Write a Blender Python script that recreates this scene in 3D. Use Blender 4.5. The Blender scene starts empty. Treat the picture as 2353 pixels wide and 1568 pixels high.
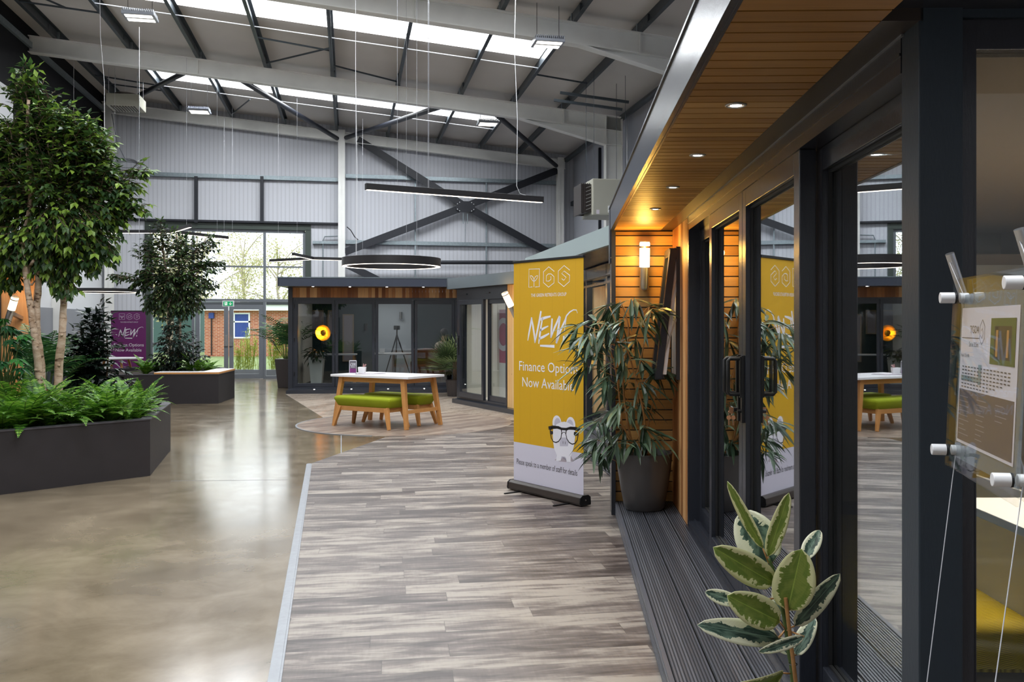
import bpy, bmesh, math, random
from mathutils import Vector, Matrix
random.seed(7)
SC = bpy.context.scene
COL = SC.collection
R = math.radians
PI = math.pi

# ---------------------------------------------------------------- camera
F, CX, HY, CZ = 2100.0, 1240.0, 745.0, 1.5      # focal length in pixels, principal point, eye height
cam = bpy.data.cameras.new('camera')
cam.sensor_width = 36.0
cam.lens = F / 2353.0 * 36.0
cam.shift_x = -(CX - 1176.5) / 2353.0
cam.shift_y = -(784.0 - HY) / 2353.0
cam.clip_start = 0.05
cam.clip_end = 300
cam_ob = bpy.data.objects.new('camera', cam)
cam_ob.location = (0, 0, CZ)
cam_ob.rotation_euler = (R(90), 0, 0)
COL.objects.link(cam_ob)
SC.camera = cam_ob

# ---------------------------------------------------------------- colour management, world, big lights
SC.view_settings.view_transform = 'Standard'
SC.view_settings.look = 'None'
SC.view_settings.gamma = 1.0
SC.view_settings.use_curve_mapping = False
SC.view_settings.exposure = 0.0
try:
    SC.cycles.use_denoising = True
    SC.cycles.max_bounces = 8
    SC.cycles.diffuse_bounces = 4
    SC.cycles.glossy_bounces = 5
    SC.cycles.transparent_max_bounces = 24
    SC.cycles.sample_clamp_indirect = 6.0
    SC.cycles.caustics_reflective = False
    SC.cycles.caustics_refractive = False
except Exception:
    pass
world = bpy.data.worlds.new('sky')
SC.world = world
world.use_nodes = True
wn = world.node_tree
wn.nodes.clear()
w_out = wn.nodes.new('ShaderNodeOutputWorld')
w_bg = wn.nodes.new('ShaderNodeBackground')
w_tc = wn.nodes.new('ShaderNodeTexCoord')
w_no = wn.nodes.new('ShaderNodeTexNoise')
w_no.inputs['Scale'].default_value = 2.2
w_cr = wn.nodes.new('ShaderNodeValToRGB')
w_cr.color_ramp.elements[0].position = 0.3
w_cr.color_ramp.elements[0].color = (0.80, 0.87, 0.95, 1)
w_cr.color_ramp.elements[1].position = 0.65
w_cr.color_ramp.elements[1].color = (0.97, 0.985, 1.0, 1)
wn.links.new(w_tc.outputs['Generated'], w_no.inputs['Vector'])
wn.links.new(w_no.outputs['Fac'], w_cr.inputs['Fac'])
wn.links.new(w_cr.outputs['Color'], w_bg.inputs['Color'])
w_bg.inputs['Strength'].default_value = 3.0
wn.links.new(w_bg.outputs['Background'], w_out.inputs['Surface'])


def area_light(name, loc, rot, sx, sy, energy, color=(1, 1, 1), portal=False):
    l = bpy.data.lights.new(name, 'AREA')
    l.shape = 'RECTANGLE'
    l.size = sx
    l.size_y = sy
    l.energy = energy
    l.color = color
    if portal:
        l.cycles.is_portal = True
    o = bpy.data.objects.new(name, l)
    o.location = loc
    o.rotation_euler = rot
    COL.objects.link(o)
    return o


# ---------------------------------------------------------------- frames and pixel anchors
class Fr:
    """a plan frame: local (x, y) -> world"""
    def __init__(s, ox, oy, ang):
        s.o = Vector((ox, oy, 0)); s.a = ang
        s.x = Vector((math.cos(ang), math.sin(ang), 0)); s.y = Vector((-math.sin(ang), math.cos(ang), 0))

    def __call__(s, x, y, z=0.0):
        return s.o + s.x * x + s.y * y + Vector((0, 0, z))

    def inv(s, p):
        d = Vector((p[0], p[1], 0)) - s.o
        return d.dot(s.x), d.dot(s.y)


WORLD = Fr(0, 0, 0)
WH = Fr(0, 0, R(11.73))          # the warehouse: x across (down the roof slope), y towards the gable
GT = 25.78                       # gable frame line in WH.y


def G(x, y, h=0.0):              # photo pixel -> plan point on a level plane h
    Y = (CZ - h) * F / (y - HY)
    return Vector(((x - CX) / F * Y, Y, h))


def AT(x, y, Y):                 # photo pixel -> point at depth Y
    return Vector(((x - CX) / F * Y, Y, CZ + (HY - y) / F * Y))


def gs(x):                       # pixel column -> WH.x on the gable line
    a = (x - CX) / F
    Y = GT / (WH.y.y + WH.y.x * a)
    return Y * (a * WH.x.x + WH.x.y)


def gz(x, y):
    a = (x - CX) / F
    Y = GT / (WH.y.y + WH.y.x * a)
    return CZ + (HY - y) / F * Y


def zr(s):                       # top of the rafters
    return 7.32 - 0.0867 * (s + 6.27)


# ---------------------------------------------------------------- mesh builder
class MB:
    def __init__(s):
        s.v = []; s.f = []; s.mi = []; s.cur = 0

    def m(s, i):
        s.cur = i
        return s

    def add(s, vs, fs):
        n = len(s.v)
        s.v += [tuple(v) for v in vs]
        s.f += [tuple(n + i for i in f) for f in fs]
        s.mi += [s.cur] * len(fs)
        return s

    def hexa(s, c):              # 8 corners: bottom 4 ccw, top 4 ccw
        return s.add(c, [(0, 3, 2, 1), (4, 5, 6, 7), (0, 1, 5, 4), (1, 2, 6, 5), (2, 3, 7, 6), (3, 0, 4, 7)])

    def box(s, x0, x1, y0, y1, z0, z1, fr=WORLD):
        if x0 > x1: x0, x1 = x1, x0
        if y0 > y1: y0, y1 = y1, y0
        if z0 > z1: z0, z1 = z1, z0
        return s.hexa([fr(x0, y0, z0), fr(x1, y0, z0), fr(x1, y1, z0), fr(x0, y1, z0),
                       fr(x0, y0, z1), fr(x1, y0, z1), fr(x1, y1, z1), fr(x0, y1, z1)])

    def prism(s, poly, z0, z1, fr=WORLD):
        n = len(poly)
        vs = [fr(p[0], p[1], z0) for p in poly] + [fr(p[0], p[1], z1) for p in poly]
        fs = [tuple(range(n - 1, -1, -1)), tuple(range(n, 2 * n))] + [(i, (i + 1) % n, n + (i + 1) % n, n + i) for i in range(n)]
        return s.add(vs, fs)

    def bar(s, p0, p1, w, h, up=(0, 0, 1), w1=None, h1=None):   # rectangular bar between two points
        p0 = Vector(p0); p1 = Vector(p1)
        d = (p1 - p0).normalized(); up = Vector(up)
        if abs(d.dot(up)) > 0.98: up = Vector((0, 1, 0))
        sd = d.cross(up).normalized(); u = sd.cross(d).normalized()
        w1 = w if w1 is None else w1; h1 = h if h1 is None else h1
        c = []
        for p, a, b in ((p0, w, h), (p1, w1, h1)):
            c += [p - sd * a / 2 - u * b / 2, p + sd * a / 2 - u * b / 2, p + sd * a / 2 + u * b / 2, p - sd * a / 2 + u * b / 2]
        return s.add(c, [(0, 1, 2, 3), (7, 6, 5, 4), (0, 4, 5, 1), (1, 5, 6, 2), (2, 6, 7, 3), (3, 7, 4, 0)])

    def tube(s, pts, r, n=8, cap=True):
        pts = [Vector(p) for p in pts]
        k = len(pts)
        rs = r if isinstance(r, (list, tuple)) else [r] * k
        d0 = (pts[1] - pts[0]).normalized()
        ref = Vector((0, 0, 1)) if abs(d0.z) < 0.9 else Vector((1, 0, 0))
        vs = []
        u = d0.cross(ref).normalized()
        for i, p in enumerate(pts):
            d = (pts[min(i + 1, k - 1)] - pts[max(i - 1, 0)]).normalized()
            u = (u - d * u.dot(d))
            u = u.normalized() if u.length > 1e-6 else d.orthogonal().normalized()
            w = d.cross(u)
            for j in range(n):
                a = 2 * PI * j / n
                vs.append(p + (u * math.cos(a) + w * math.sin(a)) * rs[i])
        fs = []
        for i in range(k - 1):
            for j in range(n):
                fs.append((i * n + j, i * n + (j + 1) % n, (i + 1) * n + (j + 1) % n, (i + 1) * n + j))
        if cap:
            fs += [tuple(range(n - 1, -1, -1)), tuple((k - 1) * n + j for j in range(n))]
        return s.add(vs, fs)

    def lathe(s, prof, c=(0, 0, 0), n=32, axis=None, closed=False):   # prof: (radius, height)
        c = Vector(c)
        M = Matrix.Identity(3) if axis is None else Vector((0, 0, 1)).rotation_difference(Vector(axis)).to_matrix()
        vs = []
        for (r, z) in prof:
            for j in range(n):
                a = 2 * PI * j / n
                vs.append(c + M @ Vector((r * math.cos(a), r * math.sin(a), z)))
        fs = []
        k = len(prof)
        for i in range(k - 1 if not closed else k):
            i2 = (i + 1) % k
            for j in range(n):
                fs.append((i * n + j, i * n + (j + 1) % n, i2 * n + (j + 1) % n, i2 * n + j))
        if not closed:
            if prof[0][0] > 1e-5: fs.append(tuple(range(n - 1, -1, -1)))
            if prof[-1][0] > 1e-5: fs.append(tuple((k - 1) * n + j for j in range(n)))
        return s.add(vs, fs)

    def ell(s, c, rx, ry, rz, n=16, k=10, M=None):
        c = Vector(c); vs = []; fs = []
        for i in range(k + 1):
            t = PI * i / k
            for j in range(n):
                a = 2 * PI * j / n
                v = Vector((rx * math.sin(t) * math.cos(a), ry * math.sin(t) * math.sin(a), rz * math.cos(t)))
                vs.append(c + (M @ v if M else v))
        for i in range(k):
            for j in range(n):
                fs.append((i * n + j, (i + 1) * n + j, (i + 1) * n + (j + 1) % n, i * n + (j + 1) % n))
        return s.add(vs, fs)


ORG = {}


def obj(name, mb, mat, parent=None, smooth=False, bevel=0.0, origin=None, local=False, bseg=2):
    """link ONE mesh object; vertices are given in world coordinates unless local"""
    me = bpy.data.meshes.new(name)
    vs = mb.v
    if local:
        org = Vector((0, 0, 0))
    elif parent is not None:
        org = ORG[parent.name]
    else:
        if origin is None:
            xs = [v[0] for v in vs]; ys = [v[1] for v in vs]; zs = [v[2] for v in vs]
            origin = ((min(xs) + max(xs)) / 2, (min(ys) + max(ys)) / 2, min(zs))
        org = Vector(origin)
    me.from_pydata([(v[0] - org.x, v[1] - org.y, v[2] - org.z) for v in vs], [], mb.f)
    mats = mat if isinstance(mat, (list, tuple)) else [mat]
    for k in mats: me.materials.append(MAT[k] if isinstance(k, str) else k)
    if len(mats) > 1:
        me.polygons.foreach_set('material_index', mb.mi)
    if smooth:
        me.polygons.foreach_set('use_smooth', [True] * len(me.polygons))
    bm = bmesh.new(); bm.from_mesh(me)
    bmesh.ops.remove_doubles(bm, verts=bm.verts, dist=1e-6)
    if len(bm.faces) < 60000 and not name.startswith(('foliage', 'frond', 'leaf', 'leaves')):
        bmesh.ops.recalc_face_normals(bm, faces=bm.faces)
    bm.to_mesh(me); bm.free()
    if smooth == 'auto':
        try: me.set_sharp_from_angle(angle=R(40))
        except Exception: pass
    o = bpy.data.objects.new(name, me)
    COL.objects.link(o)
    if parent is not None:
        o.parent = parent
    elif not local:
        o.location = org
    ORG[o.name] = org
    if bevel > 0:
        b = o.modifiers.new('bevel', 'BEVEL'); b.width = bevel; b.segments = bseg; b.limit_method = 'ANGLE'; b.angle_limit = R(40)
    return o


def tag(o, label, cat, group=None, kind=None):
    if label: o['label'] = label
    if cat: o['category'] = cat
    if group: o['group'] = group
    if kind: o['kind'] = kind
    return o


def thing(name, label, cat, loc=(0, 0, 0), rotz=0.0, group=None, local=False):
    o = bpy.data.objects.new(name, None)
    o.empty_display_size = 0.1
    COL.objects.link(o)
    o.location = loc
    o.rotation_euler = (0, 0, rotz)
    ORG[o.name] = Vector((0, 0, 0)) if local else Vector(loc)
    return tag(o, label, cat, group)


def struct(name, mb, mat, label=None, smooth=False, origin=None, parent=None):
    o = obj(name, mb, mat, parent=parent, smooth=smooth, origin=origin)
    o['kind'] = 'structure'
    if label: o['label'] = label
    return o


def dup(root, loc, rotz=None, label=None, group=None, scale=None):
    r = root.copy(); COL.objects.link(r); r.location = loc
    if rotz is not None: r.rotation_euler = (0, 0, rotz)
    if label: r['label'] = label
    if group: r['group'] = group
    if scale: r.scale = (scale, scale, scale) if not isinstance(scale, tuple) else scale
    for ch in list(root.children):
        c = ch.copy(); COL.objects.link(c); c.parent = r
        for g in ch.children:
            d = g.copy(); COL.objects.link(d); d.parent = c
    return r


# ---------------------------------------------------------------- materials
MAT = {}


class NT:
    def __init__(s, name):
        s.mat = bpy.data.materials.new(name); s.mat.use_nodes = True
        s.t = s.mat.node_tree; s.t.nodes.clear()
        s.out = s.n('OutputMaterial')
        MAT[name] = s.mat

    def n(s, kind, **kw):
        nd = s.t.nodes.new('ShaderNode' + kind)
        for k, v in kw.items():
            if k.startswith('_'): setattr(nd, k[1:], v)
            else: s.set(nd.inputs[k.replace('__', ' ')], v)
        return nd

    def set(s, inp, v):
        if isinstance(v, bpy.types.NodeSocket): s.t.links.new(v, inp)
        elif isinstance(v, (tuple, list)) and inp.type == 'RGBA' and len(v) == 3: inp.default_value = (*v, 1)
        else: inp.default_value = v

    def math(s, op, a, b=None, c=None, clamp=False):
        nd = s.t.nodes.new('ShaderNodeMath'); nd.operation = op; nd.use_clamp = clamp
        s.set(nd.inputs[0], a)
        if b is not None: s.set(nd.inputs[1], b)
        if c is not None: s.set(nd.inputs[2], c)
        return nd.outputs[0]

    def obj_co(s, rot=0.0, scale=(1, 1, 1), world=False):
        if world:
            src = s.n('NewGeometry').outputs['Position']
        else:
            src = s.n('TexCoord').outputs['Object']
        mp = s.n('Mapping', Vector=src)
        mp.inputs['Rotation'].default_value = (0, 0, rot)
        mp.inputs['Scale'].default_value = scale
        return mp.outputs['Vector']

    def ramp(s, fac, stops, interp='LINEAR'):
        r = s.n('ValToRGB', Fac=fac)
        r.color_ramp.interpolation = interp
        el = r.color_ramp.elements
        while len(el) < len(stops): el.new(0.5)
        for e, (p, c) in zip(el, stops):
            e.position = p; e.color = (*c, 1) if len(c) == 3 else c
        return r.outputs['Color']

    def mix(s, fac, a, b, mode='MIX'):
        nd = s.t.nodes.new('ShaderNodeMix'); nd.data_type = 'RGBA'; nd.blend_type = mode
        s.set(nd.inputs['Factor'], fac)
        s.set(nd.inputs[6], a); s.set(nd.inputs[7], b)
        return nd.outputs[2]

    def noise(s, vec, scale=5, detail=3, rough=0.5, dist=0.0):
        return s.n('TexNoise', Vector=vec, Scale=scale, Detail=detail, Roughness=rough, Distortion=dist).outputs['Fac']

    def bump(s, h, strength=0.3, dist=0.01):
        return s.n('Bump', Height=h, Strength=strength, Distance=dist).outputs['Normal']

    def pbr(s, color, rough=0.5, metal=0.0, normal=None, spec=0.5, **kw):
        b = s.n('BsdfPrincipled')
        s.set(b.inputs['Base Color'], color); s.set(b.inputs['Roughness'], rough); s.set(b.inputs['Metallic'], metal)
        b.inputs['Specular IOR Level'].default_value = spec
        if normal is not None: s.set(b.inputs['Normal'], normal)
        for k, v in kw.items(): s.set(b.inputs[k.replace('__', ' ')], v)
        s.t.links.new(b.outputs[0], s.out.inputs['Surface'])
        return b


def simple(name, color, rough=0.5, metal=0.0, noise=0.0, bump=0.0, scale=40, spec=0.5, **kw):
    t = NT(name)
    co = t.obj_co()
    col = color; nrm = None
    if noise > 0:
        nf = t.noise(co, scale, 4)
        d = tuple(max(0, c * (1 - noise)) for c in color); l = tuple(min(1, c * (1 + noise)) for c in color)
        col = t.ramp(nf, [(0.3, d), (0.7, l)])
    if bump > 0:
        nrm = t.bump(t.noise(co, scale * 2, 3), bump, 0.004)
    t.pbr(col, rough, metal, nrm, spec, **kw)


def emit(name, color, strength):
    t = NT(name)
    e = t.n('Emission', Color=color, Strength=strength)
    t.t.links.new(e.outputs[0], t.out.inputs['Surface'])


def srgb(r, g, b):
    f = lambda c: (c / 255.0 / 12.92) if c / 255.0 <= 0.04045 else ((c / 255.0 + 0.055) / 1.055) ** 2.4
    return (f(r), f(g), f(b))
# ---------------------------------------------------------------- material library
simple('white_steel', srgb(236, 236, 232), 0.5, noise=0.04, scale=3)
simple('purlin', srgb(64, 71, 77), 0.45, metal=0.4, noise=0.12, scale=12)
simple('galv', srgb(150, 162, 168), 0.38, metal=0.6, noise=0.12, scale=20)
simple('roof_sheet', srgb(212, 206, 200), 0.7, noise=0.02, scale=2)
simple('brace', srgb(26, 29, 38), 0.5)
simple('black_wall', srgb(13, 13, 18), 0.8, spec=0.25)
simple('white_wall', srgb(216, 218, 222), 0.6)
simple('dado', srgb(128, 131, 138), 0.6)
simple('door_grey', srgb(112, 117, 124), 0.4)
simple('frame_green', srgb(58, 68, 62), 0.5)
simple('lamp_white', srgb(150, 155, 166), 0.4)
simple('lamp_black', srgb(30, 27, 28), 0.45)
simple('black', srgb(16, 16, 18), 0.4)
simple('rubber', srgb(12, 12, 14), 0.6)
simple('wire', srgb(190, 190, 195), 0.35, metal=0.5)
simple('heater', srgb(176, 174, 160), 0.45)
simple('louvre', srgb(52, 44, 40), 0.4)
simple('steel', srgb(190, 188, 182), 0.28, metal=0.9)
simple('alu', srgb(200, 202, 206), 0.25, metal=0.85)
simple('strip_metal', srgb(140, 143, 148), 0.42, metal=0.5, noise=0.08, scale=30)
simple('white_plastic', srgb(226, 226, 228), 0.35)
simple('white_top', srgb(232, 232, 236), 0.3)
simple('pot_dark', srgb(74, 72, 72), 0.3, bump=0.03, scale=200)
simple('pot_brown', srgb(66, 60, 60), 0.45)
simple('pot_white', srgb(226, 224, 214), 0.4)
simple('soil', srgb(48, 36, 28), 0.95, noise=0.4, bump=0.6, scale=60)
simple('planter_black', srgb(38, 34, 37), 0.62, noise=0.12, scale=6, bump=0.05)
simple('rim', srgb(70, 68, 74), 0.5, noise=0.08, scale=8)
simple('green_fabric', srgb(138, 150, 4), 0.85, noise=0.12, scale=260, bump=0.25)
simple('banner_white', srgb(206, 202, 216), 0.5)
simple('print_white', srgb(228, 226, 234), 0.55)
simple('print_grey', srgb(190, 186, 200), 0.55)
simple('print_shade', srgb(168, 156, 164), 0.55)
simple('print_black', srgb(34, 30, 32), 0.5)
simple('banner_purple', srgb(104, 30, 98), 0.5)
simple('sheet_white', srgb(222, 214, 222), 0.5)
simple('sheet_brown', srgb(96, 84, 88), 0.5)
simple('print_line', srgb(90, 86, 94), 0.5)
simple('print_mid', srgb(150, 142, 150), 0.5)
simple('print_teal', srgb(132, 150, 156), 0.5)
simple('gold', srgb(255, 176, 20), 0.35, metal=0.6)
simple('leather', srgb(120, 62, 44), 0.45, noise=0.1, scale=30)
simple('dark_interior', srgb(52, 56, 60), 0.8)
simple('warm_wall', srgb(150, 132, 112), 0.7)
simple('teal_wall', srgb(22, 48, 52), 0.8)
simple('pale_wall', srgb(186, 196, 206), 0.8)
simple('skin', srgb(196, 150, 124), 0.6)
simple('hair', srgb(40, 30, 26), 0.7)
simple('shirt', srgb(214, 200, 186), 0.9)
simple('trousers', srgb(40, 42, 52), 0.9)
simple('wood_furniture', srgb(186, 132, 74), 0.45, noise=0.1, scale=14)
simple('exit_green', srgb(10, 130, 60), 0.5)
simple('bark_dark', srgb(78, 62, 46), 0.9, noise=0.3, bump=0.4, scale=40)
simple('stem_green', srgb(72, 92, 44), 0.6)
simple('cane', srgb(166, 120, 70), 0.6, noise=0.15, scale=60)
simple('key', srgb(206, 150, 112), 0.35, metal=0.8)
simple('grass', srgb(122, 140, 88), 0.95, noise=0.3, bump=0.5, scale=8)
simple('paving', srgb(176, 172, 164), 0.9, noise=0.1, scale=4)
simple('cladding_green', srgb(62, 92, 88), 0.7)
simple('window_blue', srgb(40, 66, 140), 0.6)
simple('upvc', srgb(232, 236, 240), 0.4)
simple('tree_bark_pale', srgb(170, 160, 146), 0.9, noise=0.25, scale=20)
simple('blind', srgb(206, 194, 178), 0.7)
simple('pink', srgb(176, 70, 104), 0.7)
simple('screen', srgb(150, 196, 206), 0.5)
simple('magazine', srgb(196, 150, 150), 0.6)
simple('room_white', srgb(206, 202, 192), 0.7)

emit('led_warm', (1.0, 0.86, 0.72), 5.0)
emit('led_bay', (1.0, 0.93, 0.82), 5.0)
emit('spot_led', (1.0, 0.96, 0.9), 14.0)
emit('tube_glow', (1.0, 0.84, 0.58), 3.2)
emit('exit_lit', (0.02, 0.42, 0.16), 0.9)
emit('exit_white', (0.9, 1.0, 0.92), 1.0)

# garden room frame: charcoal grained foil
def grained(name, color, rough):
    t = NT(name)
    co = t.n('TexCoord').outputs['Object']
    mp = t.n('Mapping', Vector=co); mp.inputs['Scale'].default_value = (170, 170, 34)
    nf = t.noise(mp.outputs['Vector'], 1.0, 3, 0.6, 0.6)
    t.pbr(color, rough, 0.0, t.bump(nf, 0.35, 0.002), 0.6)
grained('charcoal', srgb(44, 47, 55), 0.24)
grained('fascia_foil', srgb(52, 58, 72), 0.27)
grained('navy', srgb(27, 42, 54), 0.45)
simple('bronze_trim', srgb(44, 34, 27), 0.35)
simple('roof_trim', srgb(104, 114, 120), 0.33, metal=0.3)
simple('pale_trim', srgb(160, 176, 178), 0.4, metal=0.2)

# glass: clear, reflecting more at grazing angles like a double glazed unit
def glass(name, tint, base=0.10, power=3.6, gain=0.9):
    t = NT(name)
    lw = t.n('LayerWeight'); lw.inputs['Blend'].default_value = 0.5
    fac = t.math('MULTIPLY_ADD', t.math('POWER', lw.outputs['Facing'], power), gain, base, clamp=True)
    tr = t.n('BsdfTransparent', Color=tint)
    gl = t.n('BsdfGlossy', Color=(0.96, 0.98, 1.0), Roughness=0.0)
    mx = t.n('MixShader', Fac=fac)
    t.t.links.new(tr.outputs[0], mx.inputs[1]); t.t.links.new(gl.outputs[0], mx.inputs[2])
    t.t.links.new(mx.outputs[0], t.out.inputs['Surface'])
glass('glass', (0.93, 0.96, 0.95), 0.05)
glass('glass_dark', (0.78, 0.81, 0.82), 0.055, 2.5, 1.15)
glass('glass_window', (0.97, 0.985, 0.98), 0.03, 4.0, 0.5)
glass('acrylic', (0.94, 0.95, 0.95), 0.035, 5.0, 0.25)
t = NT('sleeve')
tr = t.n('BsdfTransparent', Color=(0.9, 0.92, 0.93)); df = t.n('BsdfDiffuse', Color=srgb(150, 158, 164)); gl = t.n('BsdfGlossy', Roughness=0.08)
mx = t.n('MixShader', Fac=0.42); mx2 = t.n('MixShader', Fac=0.05)
t.t.links.new(tr.outputs[0], mx.inputs[1]); t.t.links.new(df.outputs[0], mx.inputs[2]); t.t.links.new(mx.outputs[0], mx2.inputs[1]); t.t.links.new(gl.outputs[0], mx2.inputs[2])
t.t.links.new(mx2.outputs[0], t.out.inputs['Surface'])

# polished concrete
t = NT('concrete')
co = t.obj_co()
n1 = t.noise(co, 0.55, 6, 0.62, 0.8); n2 = t.noise(co, 3.0, 5, 0.6, 0.6); n3 = t.noise(co, 60, 3)
c1 = t.ramp(n1, [(0.28, srgb(100, 88, 71)), (0.5, srgb(128, 115, 96)), (0.74, srgb(154, 140, 119))])
c2 = t.ramp(n2, [(0.35, (0.70, 0.69, 0.67)), (0.65, (1, 1, 1))])
col = t.mix(0.75, c1, c2, 'MULTIPLY')
rg = t.math('MULTIPLY_ADD', n2, 0.14, 0.06)
rg2 = t.math('ADD', rg, t.math('MULTIPLY', n3, 0.04))
t.pbr(col, rg2, 0.0, t.bump(n2, 0.006, 0.01), 0.5, IOR=1.85)

# vinyl planks (weathered grey), laid in world space
def planks(name, ang, W_, L_, dark, mid, light, rough=0.42):
    t = NT(name)
    co = t.obj_co(rot=ang, world=True)
    sp = t.n('SeparateXYZ', Vector=co)
    row = t.math('FLOOR', t.math('DIVIDE', sp.outputs['Y'], W_))
    ro = t.n('TexWhiteNoise', _noise_dimensions='1D', W=row).outputs['Value']
    xs = t.math('ADD', t.math('DIVIDE', sp.outputs['X'], L_), t.math('MULTIPLY', ro, 7.3))
    ix = t.math('FLOOR', xs)
    key = t.n('CombineXYZ', X=row, Y=ix)
    rn = t.n('TexWhiteNoise', _noise_dimensions='2D', Vector=key.outputs[0])
    r1 = rn.outputs['Value']
    # streaky blotches, offset per plank
    off = t.n('CombineXYZ', X=t.math('MULTIPLY', r1, 31.0), Y=t.math('MULTIPLY', r1, 17.0), Z=t.math('MULTIPLY', r1, 40.0))
    v = t.n('VectorMath', _operation='ADD'); t.set(v.inputs[0], co); t.set(v.inputs[1], off.outputs[0])
    m1 = t.n('Mapping', Vector=v.outputs[0]); m1.inputs['Scale'].default_value = (1.6, 7.5, 1)
    m2 = t.n('Mapping', Vector=v.outputs[0]); m2.inputs['Scale'].default_value = (6, 60, 1)
    m3 = t.n('Mapping', Vector=v.outputs[0]); m3.inputs['Scale'].default_value = (70, 8, 1)
    a = t.noise(m1.outputs[0], 1.6, 4, 0.55, 0.5)
    b = t.noise(m2.outputs[0], 1.0, 4, 0.7, 0.4)
    c = t.noise(m3.outputs[0], 1.0, 2, 0.5)
    f = t.math('ADD', t.math('MULTIPLY', a, 1.15), t.math('ADD', t.math('MULTIPLY', b, 0.42), t.math('MULTIPLY', c, 0.10)))
    f = t.math('ADD', f, t.math('MULTIPLY', t.math('SUBTRACT', r1, 0.5), 0.34))
    f = t.math('MULTIPLY_ADD', t.math('SUBTRACT', f, 0.835), 1.75, 0.46, clamp=True)
    col = t.ramp(f, [(0.12, dark), (0.5, mid), (0.85, light)])
    kn = t.n('TexVoronoi', Vector=v.outputs[0], Scale=4.5).outputs['Distance']
    knf = t.ramp(kn, [(0.0, (0.25, 0.22, 0.2)), (0.055, (1, 1, 1))])
    col = t.mix(0.8, col, knf, 'MULTIPLY')
    fy = t.math('FRACT', t.math('DIVIDE', sp.outputs['Y'], W_)); fx = t.math('FRACT', xs)
    ey = t.math('LESS_THAN', t.math('MINIMUM', fy, t.math('SUBTRACT', 1.0, fy)), 0.012)
    ex = t.math('LESS_THAN', t.math('MINIMUM', fx, t.math('SUBTRACT', 1.0, fx)), 0.0018)
    e = t.math('MULTIPLY', t.math('MAXIMUM', ey, ex), 0.45)
    col = t.mix(e, col, tuple(x * 0.55 for x in dark))
    t.pbr(col, t.math('MULTIPLY_ADD', b, 0.18, rough - 0.1), 0.0, t.bump(b, 0.08, 0.004), 0.45)
planks('plank', R(-9.0), 0.165, 1.22, srgb(56, 47, 44), srgb(97, 87, 82), srgb(146, 137, 127))
planks('plank_round', R(-50.0), 0.165, 1.22, srgb(112, 96, 86), srgb(140, 124, 112), srgb(162, 148, 134), 0.36)
planks('plank_pale', R(-60.0), 0.165, 1.22, srgb(140, 124, 110), srgb(160, 146, 132), srgb(176, 162, 148), 0.3)

# ribbed liner panel: fine vertical ribs along the panel (object x)
def ribbed(name, color, pitch, axis='X', rough=0.5, st=0.25, dk=0.93):
    t = NT(name)
    sp = t.n('SeparateXYZ', Vector=t.n('NewGeometry').outputs['Position'])
    x, y = sp.outputs['X'], sp.outputs['Y']
    if axis == 'X': u = t.math('ADD', t.math('MULTIPLY', x, WH.x.x), t.math('MULTIPLY', y, WH.x.y))
    else: u = t.math('ADD', t.math('MULTIPLY', x, WH.y.x), t.math('MULTIPLY', y, WH.y.y))
    w = t.math('MULTIPLY_ADD', t.math('SINE', t.math('MULTIPLY', u, 2 * PI / pitch)), 0.5, 0.5)
    w = t.math('POWER', w, 6.0)
    col = t.mix(w, color, tuple(c * dk for c in color))
    t.pbr(col, rough, 0.0, t.bump(w, st, 0.004), 0.35)
ribbed('liner', srgb(202, 204, 211), 0.11, dk=0.84, st=0.4)
ribbed('liner_side', srgb(196, 199, 208), 0.15, 'Y', dk=0.85)

# timber: boards are separate islands of one mesh, each with its own tone
def timber(name, dark, mid, light, grain=(2, 60, 60), rough=0.45, knots=0.0, var=1.0):
    t = NT(name)
    rnd = t.n('NewGeometry').outputs['Random Per Island']
    co = t.n('TexCoord').outputs['Object']
    off = t.n('CombineXYZ', X=t.math('MULTIPLY', rnd, 37), Y=t.math('MULTIPLY', rnd, 11), Z=t.math('MULTIPLY', rnd, 23))
    v = t.n('VectorMath', _operation='ADD'); t.set(v.inputs[0], co); t.set(v.inputs[1], off.outputs[0])
    mp = t.n('Mapping', Vector=v.outputs[0]); mp.inputs['Scale'].default_value = grain
    g = t.noise(mp.outputs[0], 1.0, 4, 0.6, 0.8)
    f = t.math('ADD', t.math('MULTIPLY', t.math('SUBTRACT', g, 0.5), 0.55), t.math('MULTIPLY_ADD', t.math('SUBTRACT', rnd, 0.5), var, 0.5), clamp=True)
    col = t.ramp(f, [(0.05, dark), (0.5, mid), (0.95, light)])
    if knots > 0:
        m2 = t.n('Mapping', Vector=v.outputs[0]); m2.inputs['Scale'].default_value = (1.4, 1.4, 1.4)
        kn = t.n('TexVoronoi', Vector=m2.outputs[0], Scale=2.4).outputs['Distance']
        col = t.mix(knots, col, t.ramp(kn, [(0.0, (0.14, 0.07, 0.03)), (0.05, (1, 1, 1))]), 'MULTIPLY')
    t.pbr(col, rough, 0.0, t.bump(g, 0.06, 0.003), 0.4)
timber('cedar_x', srgb(140, 99, 48), srgb(174, 129, 69), srgb(203, 160, 98), (3, 50, 50), knots=0.35, var=0.7)
timber('cedar_z', srgb(132, 78, 40), srgb(182, 122, 70), srgb(226, 176, 120), (60, 60, 2.5), var=1.25)
timber('pine_z', srgb(204, 158, 96), srgb(222, 180, 120), srgb(236, 200, 146), (50, 50, 2.5), knots=0.85, var=0.5)
timber('oak', srgb(176, 120, 66), srgb(198, 142, 84), srgb(214, 162, 104), (14, 14, 14), rough=0.4, var=0.5)
simple('deck_groove', srgb(22, 23, 27), 0.7)
timber('deck_plain', srgb(66, 68, 76), srgb(78, 80, 89), srgb(94, 96, 104), (60, 3, 60), rough=0.34, var=0.9)

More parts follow.
